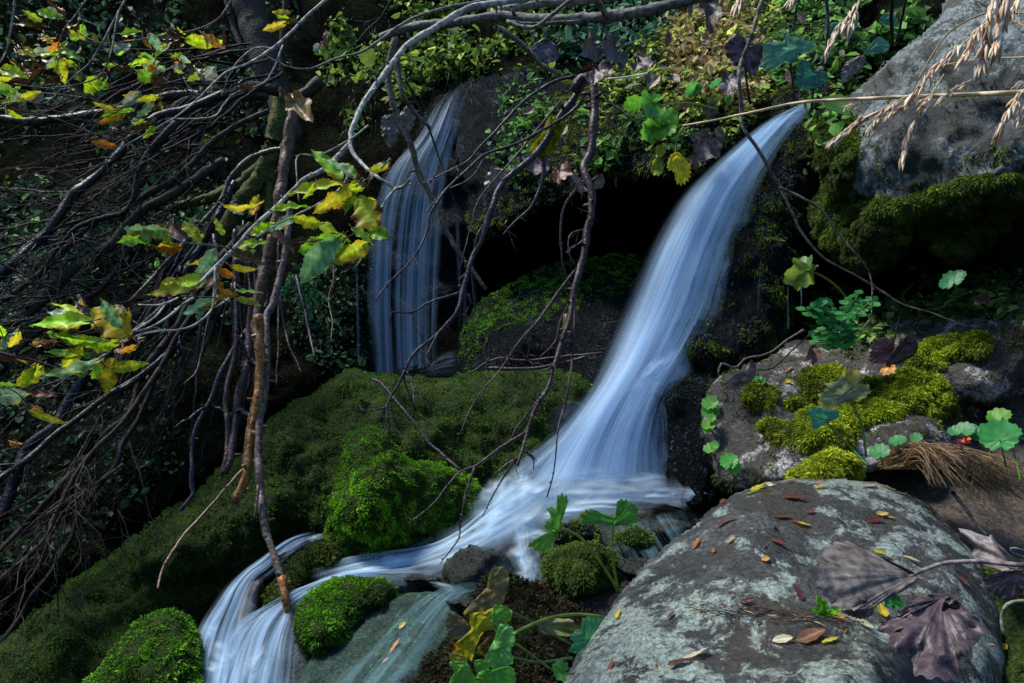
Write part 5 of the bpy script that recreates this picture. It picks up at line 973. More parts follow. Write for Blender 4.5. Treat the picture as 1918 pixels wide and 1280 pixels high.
lf = branch('arching_branch', 'left limb of the arch with a yellow moss patch, forking before the left waterfall', 'branch',
  [(1094, 146), (1077, 181), (1043, 228), (1020, 269), (989, 302), (942, 343), (926, 376), (909, 430), (902, 450), (882, 490), (868, 541), (855, 585), (821, 625), (774, 665), (747, 719), (731, 746), (711, 789)], 2.5, 2.15, 8, 2, (.035, .028, .036), 'wetbark', seed=86, knots=16, sides=9, tw=8, twl=.13, jit=1,
  extra=[([(862, 548), (801, 568), (771, 586), (734, 585), (731, 605)], 2.3, 2.2, 2.6, 1.4), ([(771, 586), (778, 610), (791, 635)], 2.25, 2.2, 2, 1.2), ([(872, 548), (882, 564), (872, 591), (875, 611)], 2.3, 2.3, 2.8, 1.6),
         ([(1093, 188), (1060, 218), (1006, 249), (969, 269), (909, 289), (882, 312), (835, 356), (805, 403), (801, 430), (774, 484), (724, 534), (704, 564)], 2.45, 2.2, 3.4, 1.6), ([(1080, 143), (1043, 151), (996, 178), (969, 202), (929, 245), (902, 272), (875, 302), (828, 326), (790, 345)], 2.5, 2.4, 3.4, 1),
         ([(1020, 292), (1016, 336), (996, 386), (965, 415), (942, 440)], 2.45, 2.4, 4.5, 1.4), ([(820, 625), (800, 665), (790, 700)], 2.2, 2.15, 1.6, 1), ([(1050, 190), (1000, 250), (960, 300), (900, 370), (880, 430), (860, 510)], 2.45, 2.3, 2.4, 1), ([(940, 345), (935, 400), (950, 430), (965, 468)], 2.4, 2.35, 2, 1), ([(905, 300), (880, 335), (830, 360), (795, 400)], 2.4, 2.35, 1.8, 1), ([(912, 420), (895, 440), (880, 500), (858, 525)], 2.35, 2.3, 2.4, 1.2)])[0]
my = pxpath([(1044, 226), (1035, 245), (1022, 268), (1004, 288)], 2.47, 2.47); V, F, c = tube(my, pr(11, 2.47), 10, .4)
p, nn = sample(V, F[0], 9000); v, f, c = tufts(p, nn, .012, .0018, palette(len(p), [(.16, .18, .01), (.4, .4, .015), (.6, .58, .03)]), .2); mesh('moss', v, f, M['moss'], lf, c, False)
branch('twig', 'thin grey twig lying on the ledge right of the arching branches', 'twig', [(1118, 155), (1142, 192), (1165, 208), (1200, 235)], 2.5, 2.5, 2.4, 1.2, (.14, .12, .11), 'bark', seed=88)
branch('fallen_twig', 'long dark twig lying level behind the mossy ridge', 'twig', [(879, 700), (929, 672), (976, 676), (1043, 669), (1127, 662)], 2.75, 2.7, 2, 2.5, (.05, .03, .035), 'wetbark', seed=89, extra=[([(915, 690), (1000, 690), (1060, 678), (1100, 668)], 2.76, 2.7, 3.5, 3)], tw=3, twl=.1)
branch('fallen_twig', 'dark twig leaning across the mossy ridge towards the bright moss block', 'twig', [(697, 711), (717, 722), (768, 783), (801, 826), (838, 860), (862, 882)], 2.3, 2.1, 3, 2.6, (.06, .045, .05), 'wetbark', seed=90, knots=8)
# --- long twig on the right, over the main fall
branch('drooping_twig', 'long grey twig drooping across the main waterfall into the hollow on the right, forked halfway', 'twig', [(1432, -10), (1418, 30), (1405, 75), (1385, 130), (1388, 190), (1390, 235), (1420, 280), (1445, 325), (1462, 352), (1480, 390), (1505, 440), (1545, 485), (1600, 515), (1650, 545), (1690, 570), (1740, 585), (1810, 612)], 1.7, 1.75, 4.4, 1.2, (.12, .105, .085), 'bark', seed=92, jit=.7, knots=10,
  extra=[([(1460, 352), (1500, 370), (1540, 395), (1580, 450), (1615, 490), (1632, 525), (1632, 590), (1612, 620)], 1.7, 1.72, 2.8, 1.2), ([(1670, 558), (1685, 585), (1682, 610), (1672, 640)], 1.76, 1.78, 2, 1.5, DARKB), ([(1420, 70), (1440, 45), (1465, 15)], 1.7, 1.72, 2, 1.2)])
branch('twig', 'black upright stem at the top beside the grey boulder, thicker of the two', 'stem', [(1672, -20), (1670, 40), (1672, 85)], 2.2, 2.3, 3.5, 3.5, (.012, .01, .012), 'wetbark', seed=93)
branch('twig', 'black leaning stem at the top beside the grey boulder, thinner of the two', 'stem', [(1702, -20), (1688, 40), (1678, 80)], 2.2, 2.3, 3, 2, (.012, .01, .012), 'wetbark', seed=94)
branch('twig', 'purplish grey stem behind the blue green leaf at the top', 'stem', [(1545, -20), (1550, 30), (1548, 90), (1538, 120)], 2.4, 2.5, 3.5, 3, (.06, .055, .07), 'bark', seed=95)
branch('twig', 'bluish stem standing left of the blue green leaf at the top', 'stem', [(1502, -20), (1490, 25), (1486, 60)], 2.4, 2.5, 3, 2, (.08, .07, .08), 'bark', seed=96)
branch('stick', 'black wet stick lying in the muddy hollow behind the lichen boulder', 'stick', [(1785, 922), (1810, 955), (1832, 985), (1848, 1003)], 1.6, 1.45, 3.5, 3, (.012, .013, .018), 'wetbark', seed=97)
branch('fallen_twig', 'thin dry twig curving behind the dead leaf on the speckled boulder', 'twig', [(1345, 700), (1352, 682), (1378, 688), (1398, 672), (1440, 662), (1470, 640), (1505, 618)], 2.2, 2.3, 2, 2, (.11, .09, .08), 'bark', seed=98, extra=[([(1415, 692), (1445, 690), (1480, 660), (1515, 628)], 2.2, 2.3, 2.2, 1.6, (.06, .05, .03))])
#PART4
# ================================================================== LEAVES ON THE TWIGS
G, Y, YB, B, O, PB = ((.20, .40, .03), .15), ((.40, .56, .02), .18), ((.50, .50, .03), .31), ((.11, .055, .025), .0), ((.55, .20, .02), .22), ((.26, .38, .20), .14)
KIND = {'g': G, 'y': Y, 'z': YB, 'b': B, 'o': O, 'p': PB}
BY = [  # centre cluster
 (640, 335, 585, 285, .42, .5, 'g'), (655, 330, 612, 288, .5, -.7, 'p'), (668, 345, 592, 398, .4, .6, 'z'), (640, 345, 545, 362, .28, .9, 'y'), (724, 305, 680, 335, .45, .8, 'b'), (718, 312, 690, 322, .5, .2, 'y'), (706, 428, 672, 376, .85, .1, 'z'),
 (560, 412, 652, 428, .34, .7, 'y'), (552, 410, 498, 428, .4, -.5, 'p'), (600, 420, 548, 405, .5, .4, 'y'), (640, 442, 562, 470, .42, .3, 'g'), (632, 450, 556, 526, .45, -.2, 'p'), (640, 455, 575, 505, .42, .5, 'g'), (688, 455, 622, 492, .5, .3, 'z'), (728, 445, 686, 430, .6, .3, 'g'),
 (665, 335, 640, 300, .4, .1, 'g'), (676, 350, 620, 372, .4, -.3, 'y'), (300, 425, 221, 462, .33, .5, 'g'), (318, 432, 230, 434, .3, -.5, 'p'), (352, 445, 300, 418, .4, .3, 'b'), (402, 468, 368, 522, .42, .1, 'p'), (345, 420, 374, 447, .5, .2, 'y'), (340, 462, 275, 474, .35, .6, 'o'),
 (420, 385, 484, 397, .35, .8, 'z'), (470, 402, 484, 366, .5, .2, 'z'), (455, 400, 425, 380, .5, .2, 'p'), (440, 462, 500, 452, .4, .6, 'y'), (430, 475, 492, 492, .4, .3, 'b'), (500, 436, 552, 462, .4, .8, 'b'), (395, 530, 272, 548, .24, .3, 'z'), (330, 524, 300, 530, .5, .3, 'y'), (385, 530, 325, 524, .4, -.4, 'y'),
 (400, 558, 345, 598, .42, .3, 'p'), (440, 545, 490, 548, .3, .7, 'g'), (440, 560, 486, 568, .3, .3, 'g'), (408, 505, 440, 520, .5, .3, 'o'), (395, 520, 420, 545, .5, .5, 'o'), (385, 545, 395, 515, .5, .2, 'b'), (405, 552, 436, 550, .5, .3, 'o'), (370, 440, 330, 425, .4, .3, 'b'), (315, 436, 322, 408, .4, .5, 'b'), (420, 440, 400, 410, .4, .3, 'g'),
 (404, 480, 350, 500, .3, .5, 'z'), (590, 345, 570, 372, .4, .4, 'y'), (510, 395, 575, 378, .3, .6, 'y'), (470, 440, 510, 418, .35, .5, 'y'), (430, 498, 470, 512, .35, .5, 'z'), (660, 428, 700, 452, .5, .4, 'g'), (650, 380, 700, 372, .35, .5, 'y')]
CY = [  # left cluster
 (172, 602, 54, 602, .30, .3, 'y'), (165, 588, 100, 568, .3, -.5, 'y'), (242, 628, 178, 578, .8, .0, 'z'), (225, 612, 192, 562, .5, .3, 'p'), (218, 652, 150, 636, .3, .5, 'y'), (185, 640, 74, 634, .2, .5, 'g'), (222, 640, 150, 660, .3, -.3, 'y'), (170, 668, 88, 660, .3, .5, 'g'), (150, 650, 120, 690, .4, .3, 'y'),
 (208, 690, 266, 684, .36, .2, 'y'), (215, 672, 196, 738, .6, .2, 'z'), (195, 690, 170, 702, .5, .2, 'y'), (188, 672, 62, 726, .16, .3, 'p'), (190, 682, 92, 722, .16, .4, 'g'), (80, 688, 30, 728, .5, .2, 'y'), (66, 690, 46, 722, .5, .4, 'y'), (5, 655, 36, 618, .4, .3, 'p'), (35, 622, 20, 662, .3, .4, 'z'), (-10, 740, 40, 742, .6, -.2, 'p'), (-10, 725, 32, 722, .4, .3, 'g'), (55, 738, 110, 736, .4, .4, 'b'),
 (55, 770, 120, 796, .22, .4, 'z'), (60, 762, 80, 772, .4, .3, 'o'), (262, 640, 212, 622, .4, .6, 'b'), (265, 655, 210, 650, .4, .2, 'b'), (258, 648, 224, 660, .4, .2, 'o'), (-10, 668, 32, 674, .5, .3, 'b'), (62, 648, 102, 640, .4, .5, 'o'), (98, 642, 60, 660, .4, .5, 'b'), (-6, 610, 8, 632, .6, .3, 'y'), (165, 590, 140, 565, .5, .3, 'b'), (235, 590, 216, 570, .5, .3, 'p'), (30, 672, 68, 676, .3, .4, 'b'), (20, 830, 38, 832, .4, .3, 'o')]
AY = [  # top left cluster
 (155, 47, 136, 82, .55, .2, 'g'), (128, 45, 150, 70, .5, .6, 'y'), (78, 38, 38, 22, .4, .3, 'y'), (112, 34, 62, 16, .35, -.3, 'g'), (36, 38, 80, 56, .35, .5, 'b'), (104, 12, 84, -4, .5, .3, 'b'), (76, 70, 100, 76, .6, .6, 'o'), (112, 80, 90, 98, .5, .3, 'o'), (112, 92, 52, 100, .25, .4, 'p'), (104, 104, 122, 152, .5, .1, 'z'), (112, 108, 84, 128, .4, -.3, 'p'), (34, 95, 66, 114, .45, .4, 'z'),
 (30, 118, 66, 134, .5, .4, 'b'), (60, 112, 84, 134, .5, .6, 'b'), (0, 130, 48, 142, .45, .3, 'y'), (-12, 146, 30, 152, .5, .5, 'y'), (12, 156, 64, 148, .3, .6, 'b'), (-8, 168, 26, 168, .8, -.2, 'g'), (8, 196, 56, 182, .4, .4, 'p'), (6, 202, 56, 208, .3, .3, 'b'), (112, 90, 152, 115, .35, .4, 'g'), (186, 146, 160, 172, .7, .1, 'y'), (162, 150, 172, 178, .5, .4, 'z'), (200, 152, 188, 168, .5, .5, 'g'), (242, 124, 202, 136, .3, .4, 'b'), (282, 108, 240, 124, .3, .3, 'y'),
 (228, 66, 265, 60, .45, .4, 'g'), (214, 96, 244, 82, .6, .2, 'p'), (278, 64, 300, 92, .55, -.1, 'p'), (316, 84, 290, 100, .5, .4, 'z'), (348, 74, 414, 84, .4, .4, 'y'), (380, 66, 414, 84, .5, .6, 'o'), (298, 118, 266, 132, .65, .1, 'p'), (286, 140, 252, 148, .6, .2, 'g'), (402, 128, 380, 150, .8, -.1, 'p'), (382, 134, 350, 152, .4, .4, 'g'), (346, 120, 330, 128, .6, .3, 'p'), (304, 142, 282, 164, .5, .3, 'b'), (312, 152, 286, 162, .5, .3, 'b'), (264, 174, 228, 198, .5, .1, 'p'), (296, 180, 256, 190, .35, .4, 'y'), (286, 188, 264, 218, .35, .3, 'p'),
 (232, 212, 196, 214, .4, .3, 'g'), (232, 218, 186, 228, .25, .6, 'o'), (252, 206, 222, 212, .4, .5, 'y'), (218, 208, 176, 192, .35, .4, 'z'), (154, 196, 108, 206, .45, .5, 'b'), (302, 190, 302, 202, .6, .5, 'o'), (284, 228, 244, 248, .3, .4, 'b'), (270, 222, 250, 236, .3, .4, 'y'), (218, 275, 172, 266, .35, .2, 'o'), (536, 42, 494, 56, .35, .3, 'z'), (545, 24, 512, 24, .3, .4, 'z'), (424, 88, 420, 56, .3, .4, 'b'), (556, 36, 530, 44, .4, .5, 'b'), (614, 94, 606, 56, .35, .5, 'b'),
 (600, 84, 588, 96, .8, .2, 'p'), (450, 165, 476, 162, .5, .5, 'b'), (330, 100, 356, 118, .5, .4, 'p'), (320, 110, 342, 100, .4, .4, 'y'), (262, 100, 290, 112, .4, .2, 'g'), (300, 74, 330, 72, .4, .5, 'b'), (340, 64, 300, 60, .35, .6, 'b'), (376, 120, 402, 130, .4, .6, 'b'), (140, 120, 112, 112, .4, .4, 'y'), (215, 125, 190, 118, .4, .2, 'y'), (60, 128, 40, 148, .4, .4, 'z'), (110, 145, 82, 158, .4, .4, 'b'), (40, 185, 70, 175, .4, .3, 'y')]
def leafset(rows, d0, parent, jit, seed, extra=0):
    rnd = random.Random(seed)
    for i, (u0, v0, u1, v1, wr, rl, k) in enumerate(rows):
        col, br = KIND[k]; d = d0 + rnd.uniform(-jit, jit); dt = rnd.uniform(-.02, .03); c = tuple(x * rnd.uniform(.8, 1.2) for x in col); mb = MB()
        mat = 'dead' if k == 'b' else 'leaf'
        ln = math.hypot(u1 - u0, v1 - v0); du = 1.08
        leaf_long(mb, P(u0, v0, d), P(u0 + (u1 - u0) * du, v0 + (v1 - v0) * du, d + dt), wr * .92, rl * rnd.choice((1, 1, -1)) * 1.25, c, br, rnd.uniform(-.05, .32 if k != 'b' else .5), rnd.uniform(.15, .6 if k != 'b' else 1.2), rnd=rnd, ser=.06)
        a = P(u0, v0, d); s = (P(u0, v0, d) - P(u1, v1, d + dt)) * .16
        mb.add(*tube(np.array([a + s + np.array([0, 0, .004]), a, a - s]), np.array([.0011, .0009, .0006]), 4, 0, (.16, .12, .05)))
        mb.build('leaf', M[mat], parent)
def more(rows, n, seed, box=None):
    rnd = random.Random(seed); out = []
    for k in range(n):
        r_ = rnd.choice(rows); a = rnd.uniform(-.7, .7); ln = math.hypot(r_[2] - r_[0], r_[3] - r_[1]) * rnd.uniform(.45, .75); an = math.atan2(r_[3] - r_[1], r_[2] - r_[0]) + a; u = r_[0] + rnd.uniform(-14, 14); v = r_[1] + rnd.uniform(-10, 10)
        out.append((u, v, u + ln * math.cos(an), v + ln * math.sin(an), rnd.uniform(.25, .45), rnd.uniform(.3, 1.0), rnd.choice('gyyzzbbbop')))
    return out
leafset(more(BY, 34, 3), 1.22, leafy, .05, 15)
leafset(BY, 1.2, leafy, .05, 5)
tw_main = {o['label']: o for o in bpy.data.objects if 'label' in o and o.name.startswith('twig')}
T1 = tw_main['thin twig bending down to the left through the top left leaves']; T2 = tw_main['thin dark twig arching across the top left leaves']
T3 = tw_main['long pale twig slanting through the upper left']
for r_ in AY + more(AY, 70, 6):
    t = T1 if r_[0] < 170 else (T3 if r_[0] > 410 or r_[1] > 150 else T2); leafset([r_], 1.24, t, .06, int(r_[0] * 7 + r_[1]))
# the left cluster has a twig of its own
lt = branch('leafy_branch', 'dark twig at the left edge carrying a bunch of large yellow green leaves', 'branch', [(-60, 655), (0, 662), (60, 675), (120, 690), (165, 670), (210, 655), (255, 632)], .98, 1.08, 2.6, 2.2, (.07, .05, .05), 'bark', seed=75, jit=1, knots=6,
    extra=[([(210, 655), (195, 630), (170, 600)], 1.06, 1.03, 1.6, 1), ([(230, 645), (225, 670), (205, 700)], 1.06, 1.04, 1.5, 1), ([(160, 672), (120, 650), (80, 640)], 1.05, 1.0, 1.4, 1), ([(-50, 690), (0, 720), (30, 735), (60, 765)], 1.0, 1.0, 1.6, 1), ([(-50, 560), (-10, 600), (10, 640)], 1.0, 1.0, 1.6, 1)])[0]
leafset(CY, 1.04, lt, .05, 9); leafset(more(CY, 24, 8), 1.06, lt, .05, 19)
mb = MB()
for i in range(26):     # withered catkin tuft at the twig tip
    a = P(245 + random.uniform(-15, 12), 635 + random.uniform(-8, 10), 1.08); b = a + np.array([random.uniform(-.012, .015), random.uniform(-.02, .01), -random.uniform(.004, .03)])
    leaf_long(mb, a, b, .3, random.uniform(-2, 2), (.035, .018, .015), 0, .4, .8)
mb.build('withered_tuft', M['dead'], lt)

# ================================================================== BIG LEAVED PLANTS
def stem_(mb, pts, d0, d1, r0, r1, col, seed=0): mb.add(*tube(pxpath(pts, d0, d1, seg=8, jit=.3, seed=seed), np.linspace(pr(r0, d0), pr(r1, d1), len(pxpath(pts, d0, d1, seg=8, jit=.3, seed=seed))), 7, .04, col, .15))
def z8(*p): return [(640 + x / 2.977, 850 + y / 2.977) for x, y in p]
def z6(*p): return [(1280 + x / 2.977, 430 + y / 2.977) for x, y in p]
def z3(*p): return [(1280 + x / 2.977, y / 2.977) for x, y in p]
def z2(*p): return [(640 + x / 2.977, y / 2.977) for x, y in p]
def z9(*p): return [(1280 + x / 2.977, 850 + y / 2.977) for x, y in p]
def fl(j, d, outline, **k): return (j[0], j[1], 0, 0, d, 0, 0, 0, dict(fan=outline, **k))
def plant(name, label, cat, stems, leaves, group=None, mat='leaf'):
    """stems: (pts, d0, d1, r0, r1, col); leaves: (u0, v0, u1, v1, d0, d1, wr, roll, kwargs)"""
    st0 = stems[0] if stems else None
    p0 = P(st0[0][0][0], st0[0][0][1], st0[1]) if st0 else P(leaves[0][0], leaves[0][1], leaves[0][4])
    rt = root(name, p0, label, cat, group)
    for s in stems: m = MB(); stem_(m, *s, seed=int(s[0][0][0])); m.build('stem', M['leaf'], rt)
    for l in leaves:
        m = MB(); kw = dict(l[8]); mt = kw.pop('mat', mat); long_ = kw.pop('long', False)
        if 'fan' in kw: f_ = kw.pop('fan'); fan_leaf(m, (l[0], l[1], l[4]), f_, seed=l[0] * .01, **kw); m.build('leaf', M[mt], rt); continue
        (leaf_long if long_ else leaf_round)(m, P(l[0], l[1], l[4]), P(l[2], l[3], l[5]), l[6], l[7], **kw); m.build('leaf', M[mt], rt)
    return rt
SG = (.22, .30, .06); GR = (.09, .30, .045); GR2 = (.14, .38, .05)
plant('leafy_plant', 'leaf on a curved pale green stem in front of the foam', 'plant', [([(1160, 1112), (1145, 1085), (1118, 1045), (1090, 1010), (1070, 997), (1050, 990)], 1.5, 1.38, 3.0, 2.6, SG)],
  [fl((1047, 992), 1.37, z8((1225, 225), (1265, 260), (1240, 300), (1225, 340), (1228, 420), (1180, 440), (1130, 410), (1165, 350), (1145, 305), (1195, 300), (1200, 250)), col=GR2, brown=.05, tooth=.04), fl((1040, 992), 1.36, z8((1045, 500), (1150, 440), (1190, 450), (1185, 490), (1170, 540), (1120, 555), (1060, 530)), col=GR2, brown=.16, tooth=.03)])
plant('leafy_plant', 'folded lobed leaf on an upright thin stem in front of the foam', 'plant', [([(1160, 1112), (1153, 1080), (1148, 1040), (1147, 1000), (1149, 982)], 1.52, 1.42, 2.8, 2.2, SG)],
  [fl((1147, 980), 1.40, z8((1325, 340), (1390, 310), (1460, 335), (1510, 355), (1508, 400), (1440, 390), (1380, 370), (1350, 390)), col=GR, brown=.06, tooth=.03), fl((1152, 982), 1.42, z8((1505, 355), (1545, 330), (1535, 270), (1580, 258), (1640, 290), (1655, 330), (1625, 345), (1655, 355), (1660, 375), (1610, 405), (1560, 400), (1508, 402)), col=GR, brown=.04, tooth=.03)])
plant('leafy_plant', 'yellowing clump of curled leaves with long arching stems at the bottom centre', 'plant', [
   ([(1130, 1156), (1080, 1151), (1030, 1158), (985, 1175), (955, 1192), (930, 1210)], 1.22, 1.05, 3.2, 2.6, SG), ([(1075, 1210), (1030, 1185), (990, 1162), (955, 1145), (930, 1135)], 1.25, 1.1, 2.8, 2.2, (.16, .2, .06)),
   ([(1070, 1233), (1010, 1241), (965, 1232), (940, 1222)], 1.18, 1.05, 2.8, 2.2, (.12, .22, .1)), ([(1045, 1262), (1010, 1238), (980, 1215), (955, 1200)], 1.15, 1.05, 2.4, 2, SG), ([(915, 1290), (905, 1276), (895, 1270)], .98, .96, 3.4, 3, SG)],
  [fl((912, 1100), 1.1, z8((850, 640), (900, 635), (930, 670), (925, 740), (900, 830), (860, 880), (800, 900), (720, 890), (680, 900), (700, 860), (780, 810), (835, 780), (850, 720)), col=(.22, .18, .08), brown=.2, crumple=.05, bulge=.35), fl((918, 1110), 1.12, z8((830, 660), (855, 680), (850, 760), (830, 790), (812, 730)), col=(.2, .36, .03), brown=.05),
   fl((905, 1160), 1.07, z8((715, 900), (800, 880), (860, 850), (900, 850), (940, 870), (942, 920), (900, 960), (880, 1000), (830, 980), (780, 1010), (740, 1100), (720, 1150), (640, 1130), (610, 1080), (680, 1060), (720, 1000)), col=(.40, .40, .02), brown=.22, crumple=.06, bulge=.3, tooth=.03), fl((930, 1150), 1.06, z8((850, 850), (900, 845), (942, 870), (938, 915), (900, 945), (870, 985), (830, 950)), col=(.14, .36, .06), brown=.04, crumple=.04, tooth=.03),
   fl((925, 1200), 1.03, z8((880, 955), (930, 955), (967, 1000), (962, 1060), (942, 1100), (958, 1150), (920, 1195), (860, 1205), (820, 1180), (800, 1135), (860, 1130), (895, 1090), (905, 1020)), col=(.20, .50, .12), brown=.02, crumple=.05, bulge=.35, tooth=.03), fl((915, 1215), 1.05, z8((780, 1060), (840, 1010), (900, 1030), (900, 1090), (850, 1130), (790, 1130), (760, 1090)), col=(.09, .05, .015), brown=.2, bulge=-.25),
   fl((870, 1170), 1.09, z8((608, 880), (650, 900), (700, 940), (715, 990), (690, 1050), (640, 1035), (600, 1000), (578, 950)), col=(.14, .13, .07), brown=.14, crumple=.05), fl((865, 1250), 1.0, z8((600, 1165), (680, 1160), (720, 1200), (750, 1300), (600, 1300), (625, 1220)), col=(.14, .36, .05), brown=.02), fl((930, 1255), .99, z8((830, 1210), (900, 1190), (960, 1200), (955, 1300), (800, 1300), (750, 1250), (780, 1210)), col=(.11, .38, .05), brown=.0),
   fl((897, 1245), 1.01, z8((740, 1160), (790, 1148), (822, 1190), (800, 1240), (755, 1225)), col=(.12, .34, .05)), fl((860, 1235), 1.04, z8((600, 1120), (640, 1110), (700, 1140), (680, 1190), (625, 1200)), col=(.3, .32, .04), brown=.24), fl((1012, 1180), 1.3, z8((1110, 910), (1200, 940), (1290, 955), (1340, 975), (1300, 990), (1220, 980), (1150, 960)), col=(.2, .2, .05), brown=.15)])
plant('leafy_plant', 'blue green lobed leaf tucked against the left side of the lichen boulder', 'plant', [([(1128, 1162), (1110, 1175), (1098, 1195)], 1.28, 1.25, 2, 1.6, SG)],
  [fl((1103, 1200), 1.24, z8((1270, 1010), (1330, 980), (1345, 920), (1400, 908), (1455, 920), (1430, 970), (1390, 1025), (1380, 1050), (1330, 1110), (1260, 1100), (1290, 1060)), col=(.08, .30, .13), tooth=.03)])
plant('leafy_plant', 'small bright round leaf at the foot of the lichen boulder near the bottom edge', 'plant', [([(1075, 1262), (1062, 1262), (1052, 1258)], 1.15, 1.12, 2, 1.5, SG)], [(1052, 1258, 1046, 1236, 1.12, 1.12, .9, .1, dict(col=(.1, .32, .06), wave=.05, cup=.15)), (1052, 1258, 1040, 1272, 1.12, 1.1, .8, .1, dict(col=(.1, .32, .06), wave=.05, cup=.15))])
# right bank
plant('leafy_plant', 'faded brown edged leaf and a blue green leaf over the yellow green moss', 'plant', [([(1615, 862), (1590, 835), (1565, 808), (1545, 788)], 1.75, 1.65, 2.2, 2, (.2, .28, .08)), ([(1622, 855), (1618, 820), (1612, 790), (1595, 755), (1582, 735)], 1.78, 1.66, 2.4, 2, (.16, .3, .1))],
  [fl((1582, 738), 1.64, z6((755, 925), (800, 885), (790, 860), (860, 840), (900, 785), (960, 785), (1005, 830), (965, 858), (1030, 868), (1038, 910), (980, 955), (900, 965), (825, 1012), (765, 985)), col=(.20, .25, .13), brown=.2, tooth=.04), fl((1548, 786), 1.63, z6((688, 1020), (740, 988), (780, 1000), (850, 1008), (868, 1045), (800, 1080), (750, 1112), (708, 1100), (720, 1060)), col=(.07, .30, .17), tooth=.03)])
plant('leafy_plant', 'drooping yellowish leaf on a pale stem before the dark gap at right', 'plant', [([(1608, 598), (1590, 565), (1565, 535), (1535, 515), (1515, 508)], 2.25, 2.15, 2.2, 1.8, (.18, .24, .05))],
  [(1512, 508, 1480, 522, 2.15, 2.1, .75, .3, dict(col=(.2, .3, .04), brown=.12, wave=.12, cup=-.1)), (1512, 508, 1500, 490, 2.15, 2.2, .9, .3, dict(col=(.1, .22, .05), brown=.0, wave=.1, cup=.1)), (1512, 508, 1530, 498, 2.15, 2.15, .4, .3, dict(col=(.26, .24, .04), brown=.15, wave=.1, cup=.1)), (1512, 508, 1508, 532, 2.15, 2.1, .6, .3, dict(col=(.22, .3, .04), brown=.12, wave=.1, cup=-.1))])
def roundleaf(u, v, d, r, label, col=(.06, .3, .08), extra=(), group=None, stem=(6, 26), brown=0):
    return plant('round_leaved_plant', label, 'plant', [([(u + stem[0], v + stem[1]), (u + stem[0] * .5, v + stem[1] * .5), (u, v + r * .3)], d + .03, d, 1.6, 1.2, SG)],
      [(u, v + r * .4, u - r * .2, v - r, d, d + .02, 1.05, .1, dict(col=col, wave=.05, cup=.1, lobes=3, brown=brown, back=.42))] + [(u + a, v + b + c * .4, u + a, v + b - c, d, d + .01, 1.0, .1, dict(col=col, wave=.05, cup=.1, lobes=3, back=.42)) for a, b, c in extra], group)
roundleaf(1872, 815, 1.5, 26, 'largest round bright green leaf at the right edge above the dry grass', (.05, .30, .07), [(22, -3, 14)], stem=(12, 60))
roundleaf(1805, 806, 1.55, 12, 'group of three small round leaves left of the largest round leaf', (.05, .25, .08), [(-18, 2, 8), (16, 0, 10), (28, 10, 10)])
roundleaf(1872, 780, 1.55, 12, 'small yellow edged leaf just above the largest round leaf', (.12, .3, .04), [(-10, 2, 9)], brown=.1)
roundleaf(1682, 826, 1.7, 8, 'pair of small round leaves above the left end of the dry grass', (.05, .25, .07), [(34, -6, 8), (40, 4, 7)])
roundleaf(1648, 846, 1.68, 12, 'small round leaf on the dark rim left of the dry grass', (.06, .28, .08))
roundleaf(1366, 864, 2.0, 13, 'bright green heart shaped leaf low on the left end of the speckled boulder', (.08, .36, .06), [(10, 12, 11), (-6, 2, 9)])
roundleaf(1330, 755, 2.15, 11, 'topmost of the bright leaves creeping down the left edge of the speckled boulder', (.1, .34, .04), [(-4, 14, 10), (8, 20, 9)], stem=(4, 20))
roundleaf(1328, 795, 2.12, 9, 'middle of the bright leaves creeping down the left edge of the speckled boulder', (.12, .34, .03), [(4, -12, 7), (-4, 10, 6)], stem=(6, 16))
roundleaf(1330, 840, 2.08, 8, 'lowest of the bright leaves creeping down the left edge of the speckled boulder', (.1, .32, .05), [(8, -6, 7)], stem=(6, 12))
roundleaf(1420, 715, 2.2, 9, 'tiny green leaf beside the curled brown leaf on the speckled boulder', (.05, .28, .08))
roundleaf(1786, 522, 2.1, 12, 'three green leaves standing on the moss at the right below the overhang', (.05, .24, .09), [(-14, 10, 9), (10, -6, 9)])
# cress with rows of little round leaflets
cr = root('cress_plant', P(1560, 650, 2.15), 'bushy cress with many tiny round leaflets under the dark gap at right', 'plant')
rnd = random.Random(4)
for k, (u0, v0, u1, v1) in enumerate([(1575, 640, 1520, 625), (1575, 640, 1535, 605), (1575, 640, 1560, 588), (1575, 640, 1595, 595), (1575, 640, 1545, 650), (1575, 640, 1600, 622), (1570, 645, 1580, 600), (1575, 610, 1590, 560), (1575, 610, 1545, 566), (1575, 610, 1615, 580), (1570, 600, 1500, 580), (1560, 600, 1530, 570), (1580, 600, 1610, 548), (1575, 645, 1525, 642), (1580, 640, 1590, 648), (1600, 590, 1640, 560)]):
    mb = MB(); n = 5
    for s in range(n):
        t = (s + 1) / n; u, v = u0 + (u1 - u0) * t, v0 + (v1 - v0) * t
        for sg in (-1, 1) if s < n - 1 else (0,):
            px, py = -(v1 - v0), (u1 - u0); l = math.hypot(px, py); a, b = u + sg * px / l * 7, v + sg * py / l * 7; r = rnd.uniform(3.2, 5) * (1.3 if sg == 0 else 1)
            d = 2.12 + rnd.uniform(-.04, .04); leaf_round(mb, P(a, b + r * .5, d), P(a + rnd.uniform(-2, 2), b - r, d + rnd.uniform(-.01, .02)), 1.1, rnd.uniform(-.4, .4), (.06, .27, .07), 0, 3, 12, .03, .1)
    stem_(mb, [(u0, v0), ((u0 + u1) / 2, (v0 + v1) / 2 - 2), (u1, v1)], 2.14, 2.12, 1.1, .7, SG); mb.build('sprig', M['leaf'], cr)
cr = root('cress_plant', P(575, 520, 2.7), 'little hanging sprigs with tiny leaves on the dark wall by the left waterfall', 'plant')
